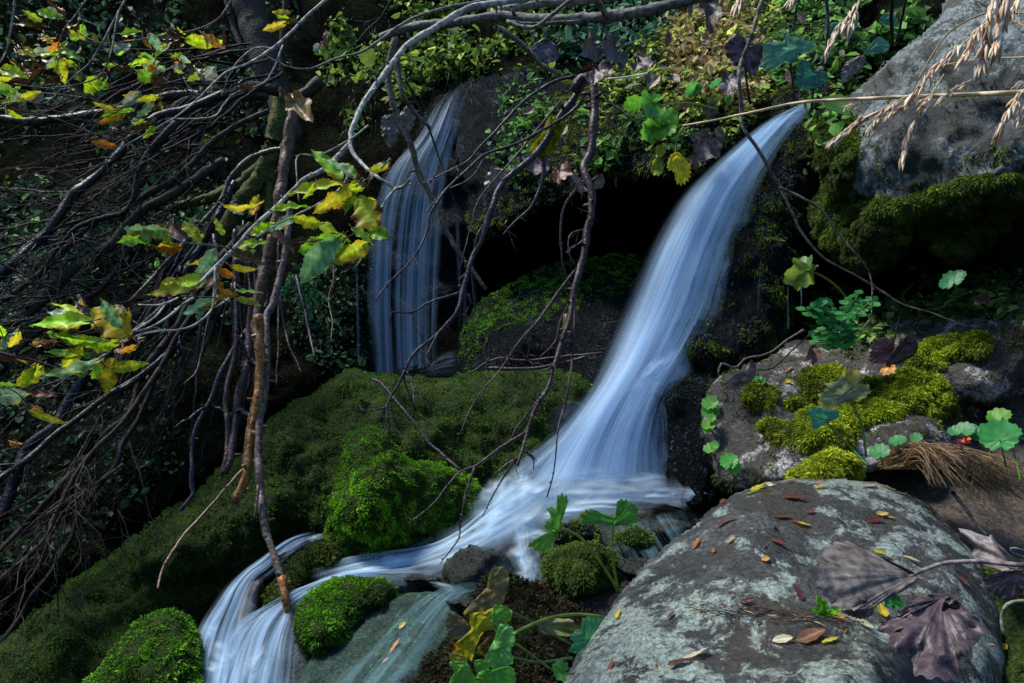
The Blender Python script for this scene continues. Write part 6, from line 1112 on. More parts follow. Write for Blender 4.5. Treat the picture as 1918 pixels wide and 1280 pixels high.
for k, (u0, v0, u1, v1) in enumerate([(555, 515, 530, 560), (555, 515, 575, 590), (560, 515, 600, 585), (565, 520, 560, 600), (550, 515, 535, 540), (570, 520, 610, 560), (560, 530, 588, 600)]):
    mb = MB()
    for s in range(9):
        t = (s + 1) / 9; u, v = u0 + (u1 - u0) * t + rnd.uniform(-8, 8), v0 + (v1 - v0) * t + rnd.uniform(-4, 4); d = 2.7; r = rnd.uniform(3, 5); leaf_round(mb, P(u, v, d), P(u + rnd.uniform(-4, 4), v + r * 1.6, d), .9, rnd.uniform(-.6, .6), (.035, .15, .06), 0, 3, 12, .03, .1)
    stem_(mb, [(u0, v0), ((u0 + u1) / 2, (v0 + v1) / 2), (u1, v1)], 2.7, 2.7, .9, .6, SG); mb.build('sprig', M['leaf'], cr)
# ledge plants
plant('lobed_leaf_plant', 'fresh green three lobed leaves trailing over the front of the ledge', 'plant', [([(1345, 205), (1300, 195), (1270, 194), (1240, 198)], 2.9, 2.75, 2, 1.4, (.2, .3, .05)), ([(1270, 200), (1250, 215), (1235, 235)], 2.8, 2.7, 1.8, 1.2, (.2, .3, .05)), ([(1290, 225), (1275, 245), (1265, 260), (1264, 290)], 2.8, 2.65, 1.8, 1.4, (.25, .3, .05))],
  [(1200, 195, 1172, 190, 2.72, 2.7, .75, .3, dict(col=(.12, .34, .03), lobes=3)), (1222, 190, 1206, 212, 2.72, 2.65, .8, .2, dict(col=(.10, .32, .04), lobes=3)), (1225, 192, 1228, 178, 2.72, 2.74, 1.1, .2, dict(col=(.10, .32, .04), lobes=3)), (1225, 245, 1198, 240, 2.7, 2.66, .8, .2, dict(col=(.14, .38, .04), lobes=3)), (1222, 240, 1205, 260, 2.7, 2.64, .7, .2, dict(col=(.12, .36, .04), lobes=3)),
   (1240, 238, 1262, 252, 2.7, 2.66, .7, .2, dict(col=(.14, .38, .04), lobes=3)), (1242, 236, 1256, 214, 2.7, 2.75, .7, .2, dict(col=(.14, .38, .04), lobes=3)), (1236, 240, 1240, 265, 2.7, 2.66, .6, .2, dict(col=(.16, .36, .04), lobes=3))])
plant('lobed_leaf_plant', 'yellow lobed leaf hanging at the ledge edge over the dark hollow', 'plant', [([(1290, 238), (1272, 250), (1265, 270), (1266, 292)], 2.75, 2.62, 1.6, 1.2, (.3, .3, .06))],
  [fl((1268, 296), 2.6, [(1250, 306), (1258, 290), (1272, 286), (1285, 300), (1294, 312), (1290, 335), (1276, 346), (1266, 340), (1262, 322), (1252, 318)], col=(.60, .52, .02), brown=.12, tooth=.05), (1240, 278, 1228, 290, 2.66, 2.65, .8, .3, dict(col=(.4, .4, .03), lobes=3)), (1232, 300, 1228, 330, 2.66, 2.65, .5, .3, dict(col=(.22, .3, .02), lobes=3))])
plant('butterbur_plant', 'large blue green frayed leaf at the top left of the waterfall lip', 'plant', [([(1488, 190), (1485, 150), (1480, 118), (1478, 100)], 2.6, 2.45, 2.6, 2, (.1, .09, .07))],
  [fl((1480, 95), 2.42, z3((430, 375), (450, 300), (440, 250), (510, 235), (560, 230), (555, 180), (600, 200), (640, 210), (720, 240), (732, 270), (690, 300), (640, 305), (620, 350), (560, 352), (500, 392)), col=(.10, .28, .17), brown=.1, tooth=.03)])
plant('butterbur_plant', 'dark blue green heart leaf just right of the waterfall lip, below the frayed one', 'plant', [([(1520, 210), (1522, 180), (1525, 158)], 2.6, 2.5, 2.4, 2, (.06, .05, .04))],
  [fl((1522, 142), 2.44, z3((640, 375), (650, 338), (700, 345), (722, 390), (792, 400), (802, 450), (730, 490), (650, 497), (628, 450)), col=(.035, .16, .11))])
plant('butterbur_plant', 'blue green leaf leaning on the left side of the grey boulder at the top', 'plant', [([(1650, 110), (1645, 95), (1640, 90)], 2.6, 2.5, 2, 1.6, (.06, .07, .05))],
  [fl((1640, 88), 2.5, z3((1005, 300), (1050, 240), (1090, 205), (1150, 250), (1120, 292), (1060, 300)), col=(.07, .20, .14)), fl((1570, 50), 2.5, z3((800, 150), (850, 125), (960, 120), (970, 150), (900, 185), (820, 190)), col=(.07, .22, .13)), fl((1665, 35), 2.5, z3((1090, 110), (1140, 75), (1195, 100), (1180, 135), (1120, 140)), col=(.06, .19, .12))])
plant('ivy_leaf_plant', 'small green leaf pair on the ledge left of the drooping twig', 'plant', [([(1310, 190), (1302, 180), (1300, 170)], 2.9, 2.8, 1.6, 1.2, SG)], [(1302, 168, 1288, 160, 2.8, 2.78, 1.0, .2, dict(col=(.08, .32, .06), lobes=3)), (1302, 168, 1314, 160, 2.8, 2.78, 1.0, .2, dict(col=(.08, .32, .06), lobes=3)), (1344, 160, 1336, 150, 2.8, 2.78, 1.2, .2, dict(col=(.07, .28, .06), lobes=3)), (1360, 190, 1372, 185, 2.8, 2.78, 1.0, .2, dict(col=(.09, .32, .05), lobes=3))])

# ================================================================== DEAD LEAVES
def deadleaf(label, parts, cat='dead leaf', stem=None, group=None, name='dead_leaf'):
    """parts: (u0, v0, d0, u1, v1, d1, wr, roll, col, kw)"""
    rt = root(name, P(parts[0][0], parts[0][1], parts[0][2]), label, cat, group)
    for (a, b, c, d, e, f, wr, rl, col, kw) in parts:
        m = MB()
        if 'fan' in kw: kk = dict(crumple=.06, veins=1.6, tooth=.02); kk.update(kw); o_ = kk.pop('fan'); fan_leaf(m, (a, b, c), o_, col=col, seed=a * .01, **kk); m.build('blade', M['dead'], rt); continue
        k = dict(wave=.14, cup=.15, crumple=.05, veins=1.5, notch=.1, back=.8); k.update(kw); leaf_round(m, P(a, b, c), P(d, e, f), wr, rl, col, **k); m.build('blade', M['dead'], rt)
    if stem: m = MB(); stem_(m, *stem); m.build('stem', M['bark'], rt)
    return rt
GB, DB, BR, RB = (.10, .084, .072), (.055, .036, .04), (.09, .045, .025), (.045, .018, .015)
deadleaf('large curled grey brown leaf on the lichen boulder, its long stalk running off right', [(1715, 1076, 1.06, 0, 0, 0, 0, 0, GB, dict(fan=[(1717, 1078, 1.06), (1690, 1062, 1.07), (1666, 1050, 1.08), (1625, 1030, 1.1), (1582, 1015, 1.12), (1545, 1028, 1.08), (1534, 1052, 1.04), (1534, 1092, 1.0), (1549, 1119, .99), (1572, 1138, .98), (1600, 1142, .98), (1636, 1136, .99), (1676, 1115, 1.01), (1707, 1097, 1.04)], bulge=0.22, crumple=0.045, nv=11, veins=1.7)), (1600, 1120, 0.985, 0, 0, 0, 0, 0, (.09, .06, .05), dict(fan=z9((900, 840), (960, 800), (1040, 830), (1060, 890), (1000, 922), (930, 905), (890, 880)), crumple=0.14))],
    stem=([(1640, 1088), (1690, 1085), (1725, 1070), (1770, 1055), (1830, 1052), (1900, 1058), (1990, 1066)], 1.05, 1.0, 3, 5.5, (.16, .13, .13)))
deadleaf('crumpled dark purple brown leaf on the lichen boulder below the large curled one', [(1763, 1122, 1.0, 0, 0, 0, 0, 0, DB, dict(fan=[(1764, 1112, 1.04), (1740, 1113, 1.04), (1718, 1115, 1.03), (1707, 1135, 1.0), (1680, 1146, 1.0), (1690, 1160, .98), (1655, 1166, .99), (1645, 1179, .98), (1666, 1193, .96), (1673, 1213, .94), (1690, 1226, .93), (1707, 1230, .92), (1713, 1262, .90), (1743, 1267, .9), (1784, 1270, .9), (1797, 1246, .91), (1794, 1230, .92), (1817, 1233, .92), (1824, 1206, .94), (1845, 1186, .96), (1831, 1162, .98), (1804, 1135, 1.0), (1780, 1116, 1.03)], bulge=0.25, crumple=0.11, nv=13, veins=1.6)), (1770, 1140, 0.98, 0, 0, 0, 0, 0, (.012, .008, .009), dict(fan=z9((1440, 860), (1480, 800), (1560, 850), (1600, 930), (1560, 980), (1490, 960), (1460, 900)), crumple=0.1))])
deadleaf('big glossy dark brown leaf pair lying on the speckled boulder', [(1672, 660, 1.93, 0, 0, 0, 0, 0, (.085, .032, .03), dict(fan=z6((1055, 645), (1110, 602), (1165, 620), (1178, 660), (1150, 710), (1120, 745), (1040, 738), (1045, 690)), crumple=0.02, nv=5)), (1675, 668, 1.93, 0, 0, 0, 0, 0, (.03, .014, .009), dict(fan=z6((1180, 660), (1220, 605), (1270, 593), (1308, 640), (1290, 700), (1230, 735), (1150, 768), (1130, 740)), crumple=0.02, nv=5))], stem=([(1674, 660), (1674, 640), (1682, 612), (1688, 590), (1670, 575)], 1.95, 1.98, 1.8, 1.6, (.03, .02, .02)))
deadleaf('dark purple withered leaf hanging at the top left of the drooping twig', [(1395, 90, 2.46, 0, 0, 0, 0, 0, (.06, .035, .04), dict(fan=z3((235, 250), (290, 188), (345, 215), (365, 265), (440, 245), (435, 330), (405, 412), (370, 422), (340, 380), (280, 362), (248, 305))))], stem=([(1395, 112), (1398, 150), (1405, 195)], 2.5, 2.55, 2, 2.4, (.03, .02, .02)))
for lab, p in [('withered brown leaf propped against the left side of the grey boulder', [(1612, 112, 2.55, 0, 0, 0, 0, 0, (.16, .12, .10), dict(fan=z3((880, 425), (905, 355), (1000, 308), (1012, 350), (970, 400), (900, 462))))]),
    ('limp dark leaf hanging at the very top above the ledge', [(1325, 8, 2.8, 1328, 62, 2.75, .4, .3, (.09, .065, .05), dict(fold=.5))]), ('crumpled grey leaf beside the hanging dark one at the top', [(1362, 150, 2.7, 1385, 170, 2.65, .8, .3, (.08, .065, .065), {})]),
    ('drooping dark leaf behind the arching branches near the top', [(1020, 75, 3.1, 0, 0, 0, 0, 0, (.06, .05, .06), dict(fan=z2((1050, 270), (1090, 235), (1140, 215), (1200, 260), (1210, 320), (1170, 350), (1110, 350), (1060, 310))))]), ('small dark leaf right of the drooping dark one near the top', [(1110, 85, 3.3, 1090, 98, 3.2, .8, .3, (.08, .07, .075), {})]), ('dark leaf curled on the bank left of the yellow green cushion', [(1150, 92, 3.2, 1135, 108, 3.1, 1, .3, (.06, .05, .055), {})]),
    ('dark triangular leaf stuck at the top of the arch', [(1115, 130, 2.42, 1138, 148, 2.38, .9, .3, (.05, .025, .03), {})]), ('dark leaf lying on the pale moss right of the arch', [(1195, 118, 2.9, 1212, 132, 2.85, .8, .6, (.04, .025, .025), {})]),
    ('grey brown crinkled leaf draped over the ledge corner right of the left waterfall', [(945, 322, 2.85, 0, 0, 0, 0, 0, (.19, .14, .11), dict(fan=z2((795, 1040), (820, 960), (870, 938), (930, 965), (890, 1010), (870, 1060), (830, 1062))))]), ('rounded wet brown leaf on the ledge face under the yellow moss patch', [(1005, 295, 2.85, 1000, 325, 2.8, .9, .2, (.14, .09, .09), {})]),
    ('red brown leaf on the ledge face right of the rounded wet one', [(1045, 320, 2.9, 1068, 332, 2.85, .8, .2, (.13, .06, .04), {})]), ('tan leaf lying at the brink of the hollow', [(1085, 340, 2.9, 1075, 352, 2.85, .9, .3, (.2, .14, .11), {})]),
    ('brown crumpled leaf on the bank left of the main waterfall lip', [(1325, 260, 2.8, 1308, 300, 2.75, .8, .3, (.12, .09, .075), dict(crumple=.08))]), ('tiny brown leaf beneath the crumpled one left of the main fall', [(1300, 290, 2.7, 1302, 318, 2.7, .5, .3, (.12, .07, .04), {})]),
    ('round pale dead leaf behind the left dead branch', [(757, 240, 2.72, 0, 0, 0, 0, 0, (.13, .11, .09), dict(fan=z2((325, 640), (365, 590), (410, 625), (405, 690), (370, 742), (335, 705))))]), ('second pale dead leaf left of the dead branch', [(740, 225, 2.72, 0, 0, 0, 0, 0, (.11, .10, .08), dict(fan=z2((218, 700), (230, 650), (290, 640), (315, 700), (310, 780), (270, 822), (230, 770))))]),
    ('curled grey brown leaf standing on the speckled boulder near its left corner', [(1408, 675, 2.05, 0, 0, 0, 0, 0, (.13, .09, .08), dict(fan=z6((225, 865), (300, 852), (350, 810), (370, 738), (402, 750), (402, 812), (370, 852), (290, 898), (250, 890))))]), ('small twisted brown leaf left of the moss on the speckled boulder', [(1522, 652, 2.12, 1518, 686, 2.1, .4, .3, (.13, .06, .045), dict(fold=.5))]),
    ('dark brown curled leaf on the green moss at far right', [(1845, 565, 2.0, 1832, 552, 2.0, 1, .3, (.05, .03, .03), {})]), ('purple brown leaf at the right edge beside the stalk of the large curled one', [(1905, 1075, 1.06, 0, 0, 0, 0, 0, (.085, .05, .055), dict(fan=z9((1660, 735), (1700, 680), (1780, 655), (1900, 650), (1920, 740), (1850, 800), (1780, 815), (1700, 765))))]),
    ('long grey leaf lying along the right flank of the lichen boulder', [(1905, 1060, 1.28, 1825, 1010, 1.4, .3, .2, (.12, .10, .10), dict(fold=.2))]), ('orange brown leaf lying by the dark leaf pair on the speckled boulder', [(1660, 690, 1.93, 1672, 702, 1.9, .8, .2, (.45, .2, .04), dict(wave=.06))]),
    ('greenish brown leaf floating beside the yellowing clump', [(1010, 1170, 1.25, 1075, 1180, 1.28, .3, .2, (.13, .13, .04), {})]), ('dark red leaf scrap under the largest round leaf', [(1795, 822, 1.6, 1782, 832, 1.58, .8, .2, (.13, .03, .03), {})]), ('bright red leaf scrap above the dry grass', [(1805, 820, 1.58, 1816, 830, 1.57, .8, .2, (.5, .06, .02), {})]),
    ('yellow green folded leaf at the top of the broken hanging stem', [(552, 195, 2.3, 582, 228, 2.25, .5, .3, (.2, .13, .05), dict(fold=.4)), (540, 185, 2.3, 526, 165, 2.3, .3, .3, (.14, .08, .06), dict(fold=.4))])]:
    deadleaf(lab, p)
# the leaves lying on the lichen boulder and the rocks
def lying(u, v, ang, ln, wr, col, br, label, keys='fore', lift=.003, curl=-.1, fold=.25, mat='leaf'):
    h = hit(keys, u, v) or hit(keys, u, v + 9) or hit(keys, u + 4, v + 18)
    if h is None: return
    p, n = h; d = h[0] - CAM; dist = (d @ FWD); dirp = RGT * math.cos(R(ang)) + UPV * math.sin(R(ang)); t = dirp - n * (dirp @ n) + 0; t2 = RGT * math.cos(R(ang)) + np.array([0, 1, 0]) * math.sin(R(ang)); t2 = t2 - n * (t2 @ n); t2 /= np.linalg.norm(t2)
    L = ln * dist / FPX; a = p + n * lift - t2 * L / 2; b = p + n * (lift + .002) + t2 * L / 2; m = MB()
    rnd = random.Random(int(u * 3 + v)); leaf_long(m, a, b, wr, rnd.uniform(-.25, .25), col, br, curl, fold, toward=n, ser=.02, rnd=rnd, wv=.03, zw=.010, vs=.08)
    tag(m.build('fallen_leaf', M[mat]), label, 'fallen leaf', 'fallen leaves lying on the rocks')
YE, CREAM, ORG, RED, TANC, DRED = (.62, .48, .03), (.62, .56, .38), (.5, .2, .04), (.22, .05, .025), (.4, .28, .14), (.10, .03, .025)
for row in [(1423, 907, 10, 34, .5, YE, .1, 'yellow leaf at the far rim of the lichen boulder, beside a cream one'), (1441, 902, 70, 22, .7, CREAM, 0, 'cream leaf standing at the far rim of the lichen boulder'), (1419, 922, 12, 44, .18, (.35, .36, .03), .05, 'narrow yellow green leaf just inside the far rim of the lichen boulder'), (1540, 915, 5, 26, .5, (.6, .36, .02), .1, 'orange yellow leaf at the middle of the far rim'), (1490, 935, -15, 42, .45, (.13, .045, .03), 0, 'wide red brown leaf below the middle of the far rim'),
  (1629, 914, -35, 26, .5, (.4, .33, .22), .05, 'pale tan leaf near the right part of the far rim'), (1652, 966, 20, 30, .5, (.6, .42, .16), .08, 'tan leaf with a yellow tip on the right upper part of the lichen boulder'), (1668, 973, -60, 16, .5, (.6, .5, .05), .05, 'small yellow leaf touching the tan one'), (1640, 978, 0, 32, .5, DRED, 0, 'dark red leaf under the tan one'), (1503, 985, -25, 30, .4, YE, .2, 'yellow leaf with brown base in the middle of the lichen boulder'), (1489, 981, -30, 18, .5, (.16, .05, .03), 0, 'small brown leaf overlapping the yellow brown one'),
  (1361, 979, 12, 40, .3, (.17, .05, .03), 0, 'long dark red leaf on the pale lichen at upper left'), (1355, 942, 50, 18, .5, (.2, .06, .03), 0, 'little red leaf near the left end of the rim'), (1307, 1021, 45, 30, .4, (.42, .13, .04), .05, 'orange leaf at the left edge of the lichen boulder'), (1339, 1033, 80, 12, .7, (.35, .1, .03), 0, 'tiny orange red leaf right of the orange one'), (1372, 1014, 25, 20, .5, TANC, 0, 'tan leaf on the dark part left of centre'), (1458, 1020, -25, 30, .5, (.2, .07, .04), 0, 'rust leaf in the centre of the lichen boulder'),
  (1434, 1050, 5, 16, .8, (.6, .32, .1), .02, 'small orange leaf below the rust one'), (1493, 1112, 100, 36, .35, (.10, .03, .035), 0, 'dark red upright leaf left of the green sprout'), (1651, 1040, -20, 28, .6, (.45, .4, .04), .1, 'yellow green leaf behind the large curled dead leaf'), (1707, 1052, -50, 30, .6, (.55, .52, .25), .1, 'pale yellow leaf beside the stalk of the large curled dead leaf'), (1762, 947, -30, 14, .6, YE, .0, 'small yellow leaf at the upper right rim'), (1752, 932, -20, 22, .3, (.35, .2, .05), .0, 'small ochre leaf at the right end of the rim'),
  (1307, 1230, 12, 54, .35, CREAM, .03, 'long cream leaf near the lower left of the lichen boulder'), (1468, 1202, -8, 38, .45, CREAM, .02, 'cream leaf left of the big brown one at the bottom'), (1522, 1194, 5, 58, .45, (.20, .085, .045), 0, 'big brown leaf on the lower pale lichen'), (1556, 1205, 15, 38, .3, (.55, .5, .05), .02, 'thin yellow leaf right of the big brown one'), (1616, 1172, -35, 36, .45, (.45, .42, .28), .05, 'pale speckled leaf right of the green sprout'), (1570, 1160, 20, 32, .5, (.6, .34, .05), .1, 'orange yellow torn leaf under the green sprout'),
  (1650, 1146, 80, 40, .5, (.5, .4, .03), .1, 'yellow leaf between the two big dead leaves'), (1580, 1181, 80, 14, .4, (.45, .15, .03), 0, 'tiny orange leaf below the orange yellow torn one'), (1774, 979, -10, 26, .4, (.16, .06, .06), 0, 'purple red leaf on the upper right flank'), (1822, 1006, -30, 16, .5, (.5, .25, .04), 0, 'small orange leaf low on the right flank'), (1849, 1072, -60, 26, .7, (.6, .33, .08), .04, 'orange leaf against the stalk at right'), (1532, 905, -5, 20, .3, (.28, .09, .04), 0, 'thin rust leaf at the rim beside the orange yellow one'),
  (1480, 905, 30, 14, .6, (.2, .05, .03), 0, 'small red leaf at the foot of the bright moss cushion'), (1663, 907, 0, 14, .5, (.6, .35, .1), 0, 'small orange leaf at the rim left of the dry grass'), (1710, 907, -10, 18, .5, (.5, .24, .08), 0, 'small orange leaf under the dry grass'), (1520, 962, 10, 18, .6, (.14, .05, .05), 0, 'small purple leaf on the dark upper part'), (1800, 1090, -50, 26, .5, (.13, .05, .045), 0, 'dark red leaf on the right flank under the stalk'), (1465, 970, 0, 40, .3, (.10, .065, .04), 0, 'long brown leaf flat on the dark upper part'),
  (1160, 1152, 60, 26, .4, YE, .05, 'yellow leaf at the left edge of the lichen boulder by the pool'), (1148, 1250, 45, 34, .3, (.24, .08, .05), 0, 'rusty narrow leaf near the bottom left of the lichen boulder'), (1260, 1155, 30, 22, .5, (.13, .06, .04), 0, 'brown scrap on the pale lichen at left'), (1400, 1128, 0, 26, .4, (.09, .04, .035), 0, 'dark scrap in the crack across the boulder'), (1275, 1245, 10, 50, .3, (.10, .045, .035), 0, 'dark brown leaf beside the long cream one')]:
    lying(*row)
lying(1885, 1214, 80, 22, .5, YE, .05, 'yellow leaf at the right edge below the purple brown leaf', 'fr')
for row in [(1476, 716, 5, 12, .8, YE, 0, 'tiny yellow leaf on the brown top of the speckled boulder', 'mid'), (1478, 693, 20, 18, .4, (.3, .16, .08), 0, 'tiny tan leaf on the brown top of the speckled boulder', 'mid'), (1736, 577, 10, 18, .5, (.35, .1, .04), 0, 'small rust leaf at the top of the speckled boulder', 'mid'), (755, 1174, 60, 18, .6, (.6, .42, .15), 0, 'small tan leaf caught under the clear water', 'pool'), (742, 1212, 50, 32, .3, (.6, .25, .08), .05, 'orange leaf caught under clear water, longest of three', 'pool'), (724, 1240, 55, 16, .5, (.5, .25, .1), 0, 'tiny orange leaf caught under the clear water, lowest of three', 'pool'), (625, 1046, 10, 8, .8, (.6, .4, .1), 0, 'tiny orange leaf on the small brownish mossy rock', 'b5'), (626, 922, 10, 8, .8, (.5, .4, .2), 0, 'tiny pale leaf on the moss left of the bright block', 'ridge')]:
    lying(*row)
# green sprout
sp = root('green_sprout', P(1545, 1150, 1.12), 'small bright green sprout growing on the lichen boulder at the curled dead leaf', 'plant')
h = hit('fore', 1545, 1152); dsp = (h[0] - CAM) @ FWD - .01
for (u1, v1, w_) in [(1532, 1115, .55), (1520, 1140, .6), (1540, 1150, .6), (1556, 1142, .5), (1578, 1140, .35), (1528, 1162, .6), (1548, 1128, .5)]:
    m = MB(); leaf_long(m, P(1545, 1152, dsp), P(u1, v1, dsp - .005), w_, random.uniform(-.3, .3), (.14, .42, .03), 0, .1, .2, ser=0); m.build('leaf', M['cover'], sp)
sp = root('green_sprout', P(1660, 1130, 1.12), 'dark green leaves poking out between the two big dead leaves', 'plant')
for (u1, v1) in [(1698, 1130), (1690, 1118), (1672, 1140)]:
    m = MB(); leaf_long(m, P(1658, 1128, dsp), P(u1, v1, dsp), .6, 0, (.03, .2, .05), 0, .1, .2, ser=0); m.build('leaf', M['cover'], sp)
# needle bits and plant debris in the crack of the boulder
db = []
mb = MB()
for i in range(150):
    u = 1290 + 330 * random.random(); v = 1138 + (u - 1290) * .09 + random.gauss(0, 8); h = hit('fore', u, v)
    if h is None: continue
    a = random.uniform(-.9, .3); L = random.uniform(.006, .026); t = RGT * math.cos(a) + np.array([0, 1, 0]) * math.sin(a); q = h[0] + h[1] * .003
    mb.add(*tube(np.array([q - t * L / 2, q + h[1] * .002, q + t * L / 2]), np.array([.0004, .0007, .0004]) * random.uniform(.8, 1.6), 4, 0, random.choice([(.035, .022, .018), (.03, .018, .016), (.4, .3, .17), (.08, .045, .03), (.05, .03, .028)])))
tag(mb.build('plant_debris', M['straw']), 'dry needles and bits gathered in the crack across the lichen boulder', 'plant debris', None, 'stuff')

# ================================================================== GRASS
STR = (.62, .50, .30)
gs = root('grass_stalk', P(1990, 168, .62), 'pale dry grass stalk crossing the upper right with drooping seed heads', 'grass')
m = MB(); stem_(m, [(1278, 236), (1340, 225), (1420, 208), (1500, 192), (1600, 186), (1750, 180), (1918, 173), (2050, 166)], .74, .60, 1.6, 6, STR); m.build('stem', M['straw'], gs)
def seeds(pts, d, r0, parent, n, L=30, from_=.3, w_=.17, name='seed_head', st=1.3, k2=3):
    m = MB(); path = pxpath(pts, d, d - .02, seg=5, jit=.6, seed=int(pts[0][0])); m.add(*tube(path, np.linspace(pr(st, d), pr(.7, d), len(path)), 5, .05, STR))
    rnd = random.Random(int(pts[0][0] + pts[0][1]))
    for i in range(n):
        t = from_ + (1 - from_) * i / max(1, n - 1); k = min(len(path) - 2, int(t * (len(path) - 1))); dr = path[k + 1] - path[k]; dr /= np.linalg.norm(dr)
        for j in range(k2):
            a = path[k] + np.array([rnd.gauss(0, .0012) for _ in range(3)]); e = dr * 1.0 + np.array([rnd.gauss(0, .16), rnd.gauss(0, .16), -.3 + rnd.gauss(0, .12)]); e /= np.linalg.norm(e); l = pr(L * rnd.uniform(.8, 1.35), d)
            c = rnd.choice([(.72, .56, .36), (.58, .42, .27), (.8, .68, .5), (.46, .32, .22), (.66, .44, .24)])
            q = np.array([a, a + e * l * .3, a + e * l * .65, a + e * l]); m.add(*tube(q, np.array([.12, .5, .38, .03]) * l * w_, 6, .05, c, .2, i))
    m.build(name, M['straw'], parent)
for s in [([(1700, 180), (1650, 205), (1600, 232), (1558, 266)], 14, .4, 22), ([(1740, 178), (1675, 195), (1645, 222), (1628, 246)], 10, .45, 24), ([(1768, 140), (1735, 190), (1712, 230), (1698, 265), (1692, 298)], 18, .25, 24), ([(1850, 40), (1800, 85), (1750, 128), (1725, 160), (1700, 186)], 20, .3, 26), ([(1760, 165), (1730, 190), (1700, 195), (1665, 215)], 8, .3, 22), ([(1820, 150), (1790, 165), (1765, 185)], 6, .3, 22), ([(1600, 196), (1585, 198), (1578, 200)], 2, .3, 18)]:
    seeds(s[0], .64, 1, gs, s[1], s[3], s[2])
g2 = root('grass_stalk', P(1900, -20, .55), 'thick drooping grass seed head at the top right corner', 'grass')
for pts, n, L in [([(1870, -30), (1858, 10), (1852, 50), (1850, 80)], 13, 34), ([(1890, -30), (1880, 10), (1872, 60), (1868, 90)], 13, 34), ([(1915, -30), (1895, 20), (1878, 50), (1862, 90)], 11, 32), ([(1868, 20), (1850, 60), (1842, 90), (1832, 135)], 8, 30), ([(1850, 30), (1830, 60), (1815, 90), (1800, 115)], 10, 28)]:
    seeds(pts, .56, 1, g2, n, L, .25)
g3_ = root('grass_stalk', P(1640, -30, .6), 'drooping grass seed head at the top beside the grey boulder', 'grass')
seeds([(1625, -30), (1605, 8), (1580, 42), (1562, 70), (1552, 92)], .6, 1, g3_, 16, 24, .3); seeds([(1612, 0), (1600, 30), (1590, 60)], .6, 1, g3_, 6, 24, .4)
g4 = root('grass_stalk', P(1920, 160, .58), 'grass seed head hanging at the right edge', 'grass')
seeds([(1925, 160), (1905, 185), (1885, 215), (1874, 245)], .58, 1, g4, 13, 26, .3); seeds([(1945, 170), (1925, 200), (1912, 220)], .58, 1, g4, 7, 26, .3); seeds([(1960, 140), (1930, 150), (1908, 155)], .58, 1, g4, 5, 24, .3)
g5 = root('grass_stalk', P(1500, -30, .6), 'tips of a grass seed head showing at the top above the drooping twig', 'grass')
seeds([(1500, -30), (1488, -8), (1478, 6)], .6, 1, g5, 8, 24, .2); seeds([(1398, -40), (1388, -10), (1380, 12)], .6, 1, g5, 8, 26, .2)
for lab, pts, col in [('fine tan grass blade curving down from the top right', [(1700, 195), (1730, 130), (1780, 60), (1850, 25), (1930, 25)], (.3, .2, .08)), ('yellowish grass blade from the right edge, below the seed heads', [(1740, 130), (1800, 116), (1860, 110), (1960, 106)], (.45, .32, .08)), ('tan blade running down from the top right corner', [(1810, -10), (1860, 20), (1930, 55)], (.35, .22, .06))]:
    m = MB(); stem_(m, pts, .68, .62, 1, 1.8, col); tag(m.build('dry_grass', M['straw']), lab, 'grass')
m = MB(); stem_(m, [(1140, 148), (1180, 144), (1212, 138)], 2.6, 2.6, 1.6, 2, (.7, .68, .66)); tag(m.build('dry_stalk', M['straw']), 'short whitish stalk lying on the moss right of the arch', 'stalk')
# combed dry grass tuft
tf = root('dry_grass_tuft', P(1760, 880, 1.75), 'mat of dry brown grass combed flat over the muddy hollow', 'grass tuft')
for part in range(3):
    m = MB()
    for i in range(330):
        a = random.random(); u0 = 1655 + 60 * a + random.gauss(0, 8); v0 = 850 + random.random() * 30; u1 = 1740 + 185 * random.random(); v1 = 845 + 60 * random.random() + (u1 - 1740) * .12
        d = 1.82 - .10 * a - part * .03; hgt = -26 - 10 * random.random()
        q = [(u0, v0, d), (u0 * .6 + u1 * .4, v0 * .6 + v1 * .4 + hgt * .8, d - .06), (u0 * .25 + u1 * .75, v0 * .25 + v1 * .75 + hgt * .4, d - .1), (u1, v1 + random.uniform(0, 12), d - .14)]
        pp = catmull(q, 9); pp = P(pp[:, 0], pp[:, 1], pp[:, 2]); m.add(*tube(pp, np.linspace(.0011, .0005, 9), 3, 0, random.choice([(.22, .13, .06), (.3, .2, .09), (.14, .08, .045), (.36, .26, .13), (.10, .06, .05)]), .2, i))
    m.build('grass_blades', M['straw'], tf)
m = MB()
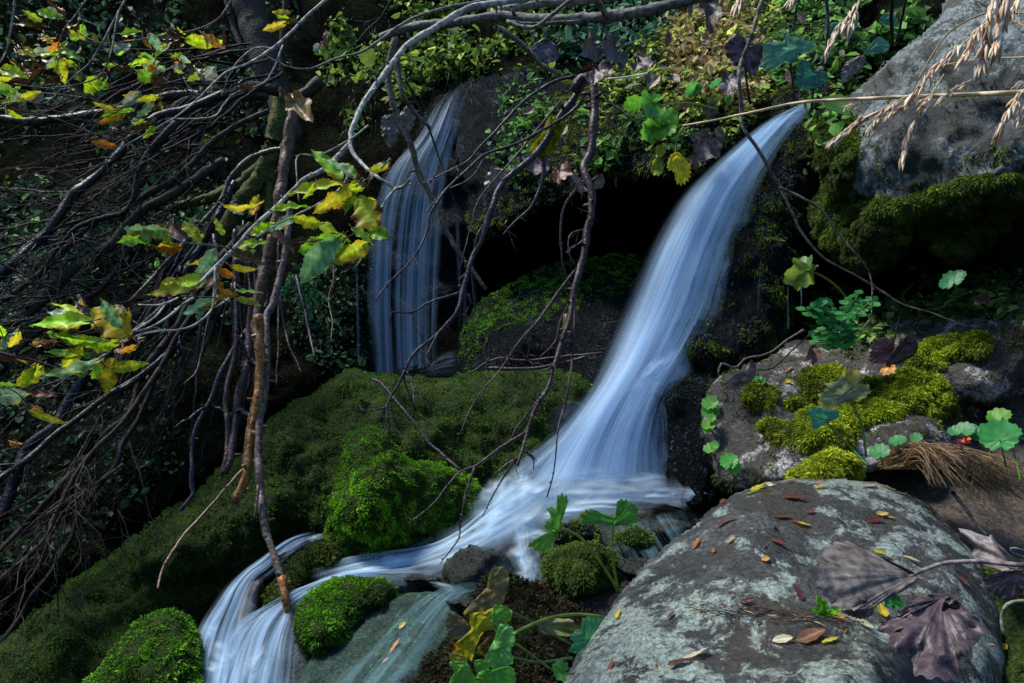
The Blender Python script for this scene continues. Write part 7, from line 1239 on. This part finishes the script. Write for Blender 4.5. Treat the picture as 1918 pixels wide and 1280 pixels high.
for i in range(150):
    u0 = 1845 + random.gauss(0, 22); v0 = 868 + random.gauss(0, 8); a = random.uniform(-.3, .9); L = random.uniform(30, 75); d = 1.62; u1 = u0 + L * math.sin(a); v1 = v0 + L * math.cos(a)
    pp = catmull([(u0, v0, d), ((u0 + u1) / 2 + 6, (v0 + v1) / 2 - 8, d - .03), (u1, v1, d - .05)], 8); m.add(*tube(P(pp[:, 0], pp[:, 1], pp[:, 2]), np.linspace(.0011, .0004, 8), 3, 0, random.choice([(.24, .15, .07), (.34, .24, .1), (.18, .1, .05)]), .2, i))
m.build('grass_blades', M['straw'], tf)
for k, (pts, lab) in enumerate([([(1912, 905), (1905, 870), (1895, 840), (1880, 825)], 'green grass blade standing at the right edge over the dry grass'), ([(1625, 872), (1612, 858), (1600, 845)], 'short green blade left of the dry grass')]):
    m = MB(); stem_(m, pts, 1.45, 1.5, 2, 1, (.08, .24, .03)); tag(m.build('dry_grass', M['cover']), lab, 'grass')
m = MB(); stem_(m, [(1880, 1190), (1876, 1160), (1880, 1140), (1895, 1128), (1930, 1125)], 1.0, 1.0, 3.4, 3, (.16, .15, .11)); tag(m.build('bent_stalk', M['bark']), 'bent grey stalk hooking down at the right edge', 'stalk')
m = MB(); stem_(m, [(1930, 1048), (1900, 1038), (1893, 1032), (1897, 1026), (1930, 1036)], 1.1, 1.1, 2.2, 2, (.12, .14, .18)); tag(m.build('bent_stalk', M['bark']), 'thin blue grey hooked stalk at the right edge above the long one', 'stalk')
# long hanging moss shreds and fine roots on the overhang and the bank
m = MB()
for i in range(240):
    u = random.uniform(700, 900) if i < 90 else random.uniform(640, 760); v = random.uniform(110, 200) if i < 90 else random.uniform(40, 260)
    h = hit(['hill', 'lip', 'led'], u, v)
    if h is None: continue
    L = random.uniform(.05, .2); a = h[0] - FWD * .03; q = [a]; d = np.array([random.gauss(0, .3), -.3, -.8])
    for s in range(5): d = d + np.array([random.gauss(0, .15), 0, -.25]); d /= np.linalg.norm(d); q.append(q[-1] + d * L / 5)
    m.add(*tube(np.array(q), np.linspace(.0016, .0007, 6), 3, 0, random.choice([(.14, .13, .05), (.08, .06, .035), (.05, .09, .02)]), .2, i))
tag(m.build('hanging_grass', M['straw']), 'fine dry grass and rootlets hanging over the bank around the left waterfall', 'grass', None, 'stuff')
for o in bpy.data.objects:
    if '_o' in o: del o['_o']
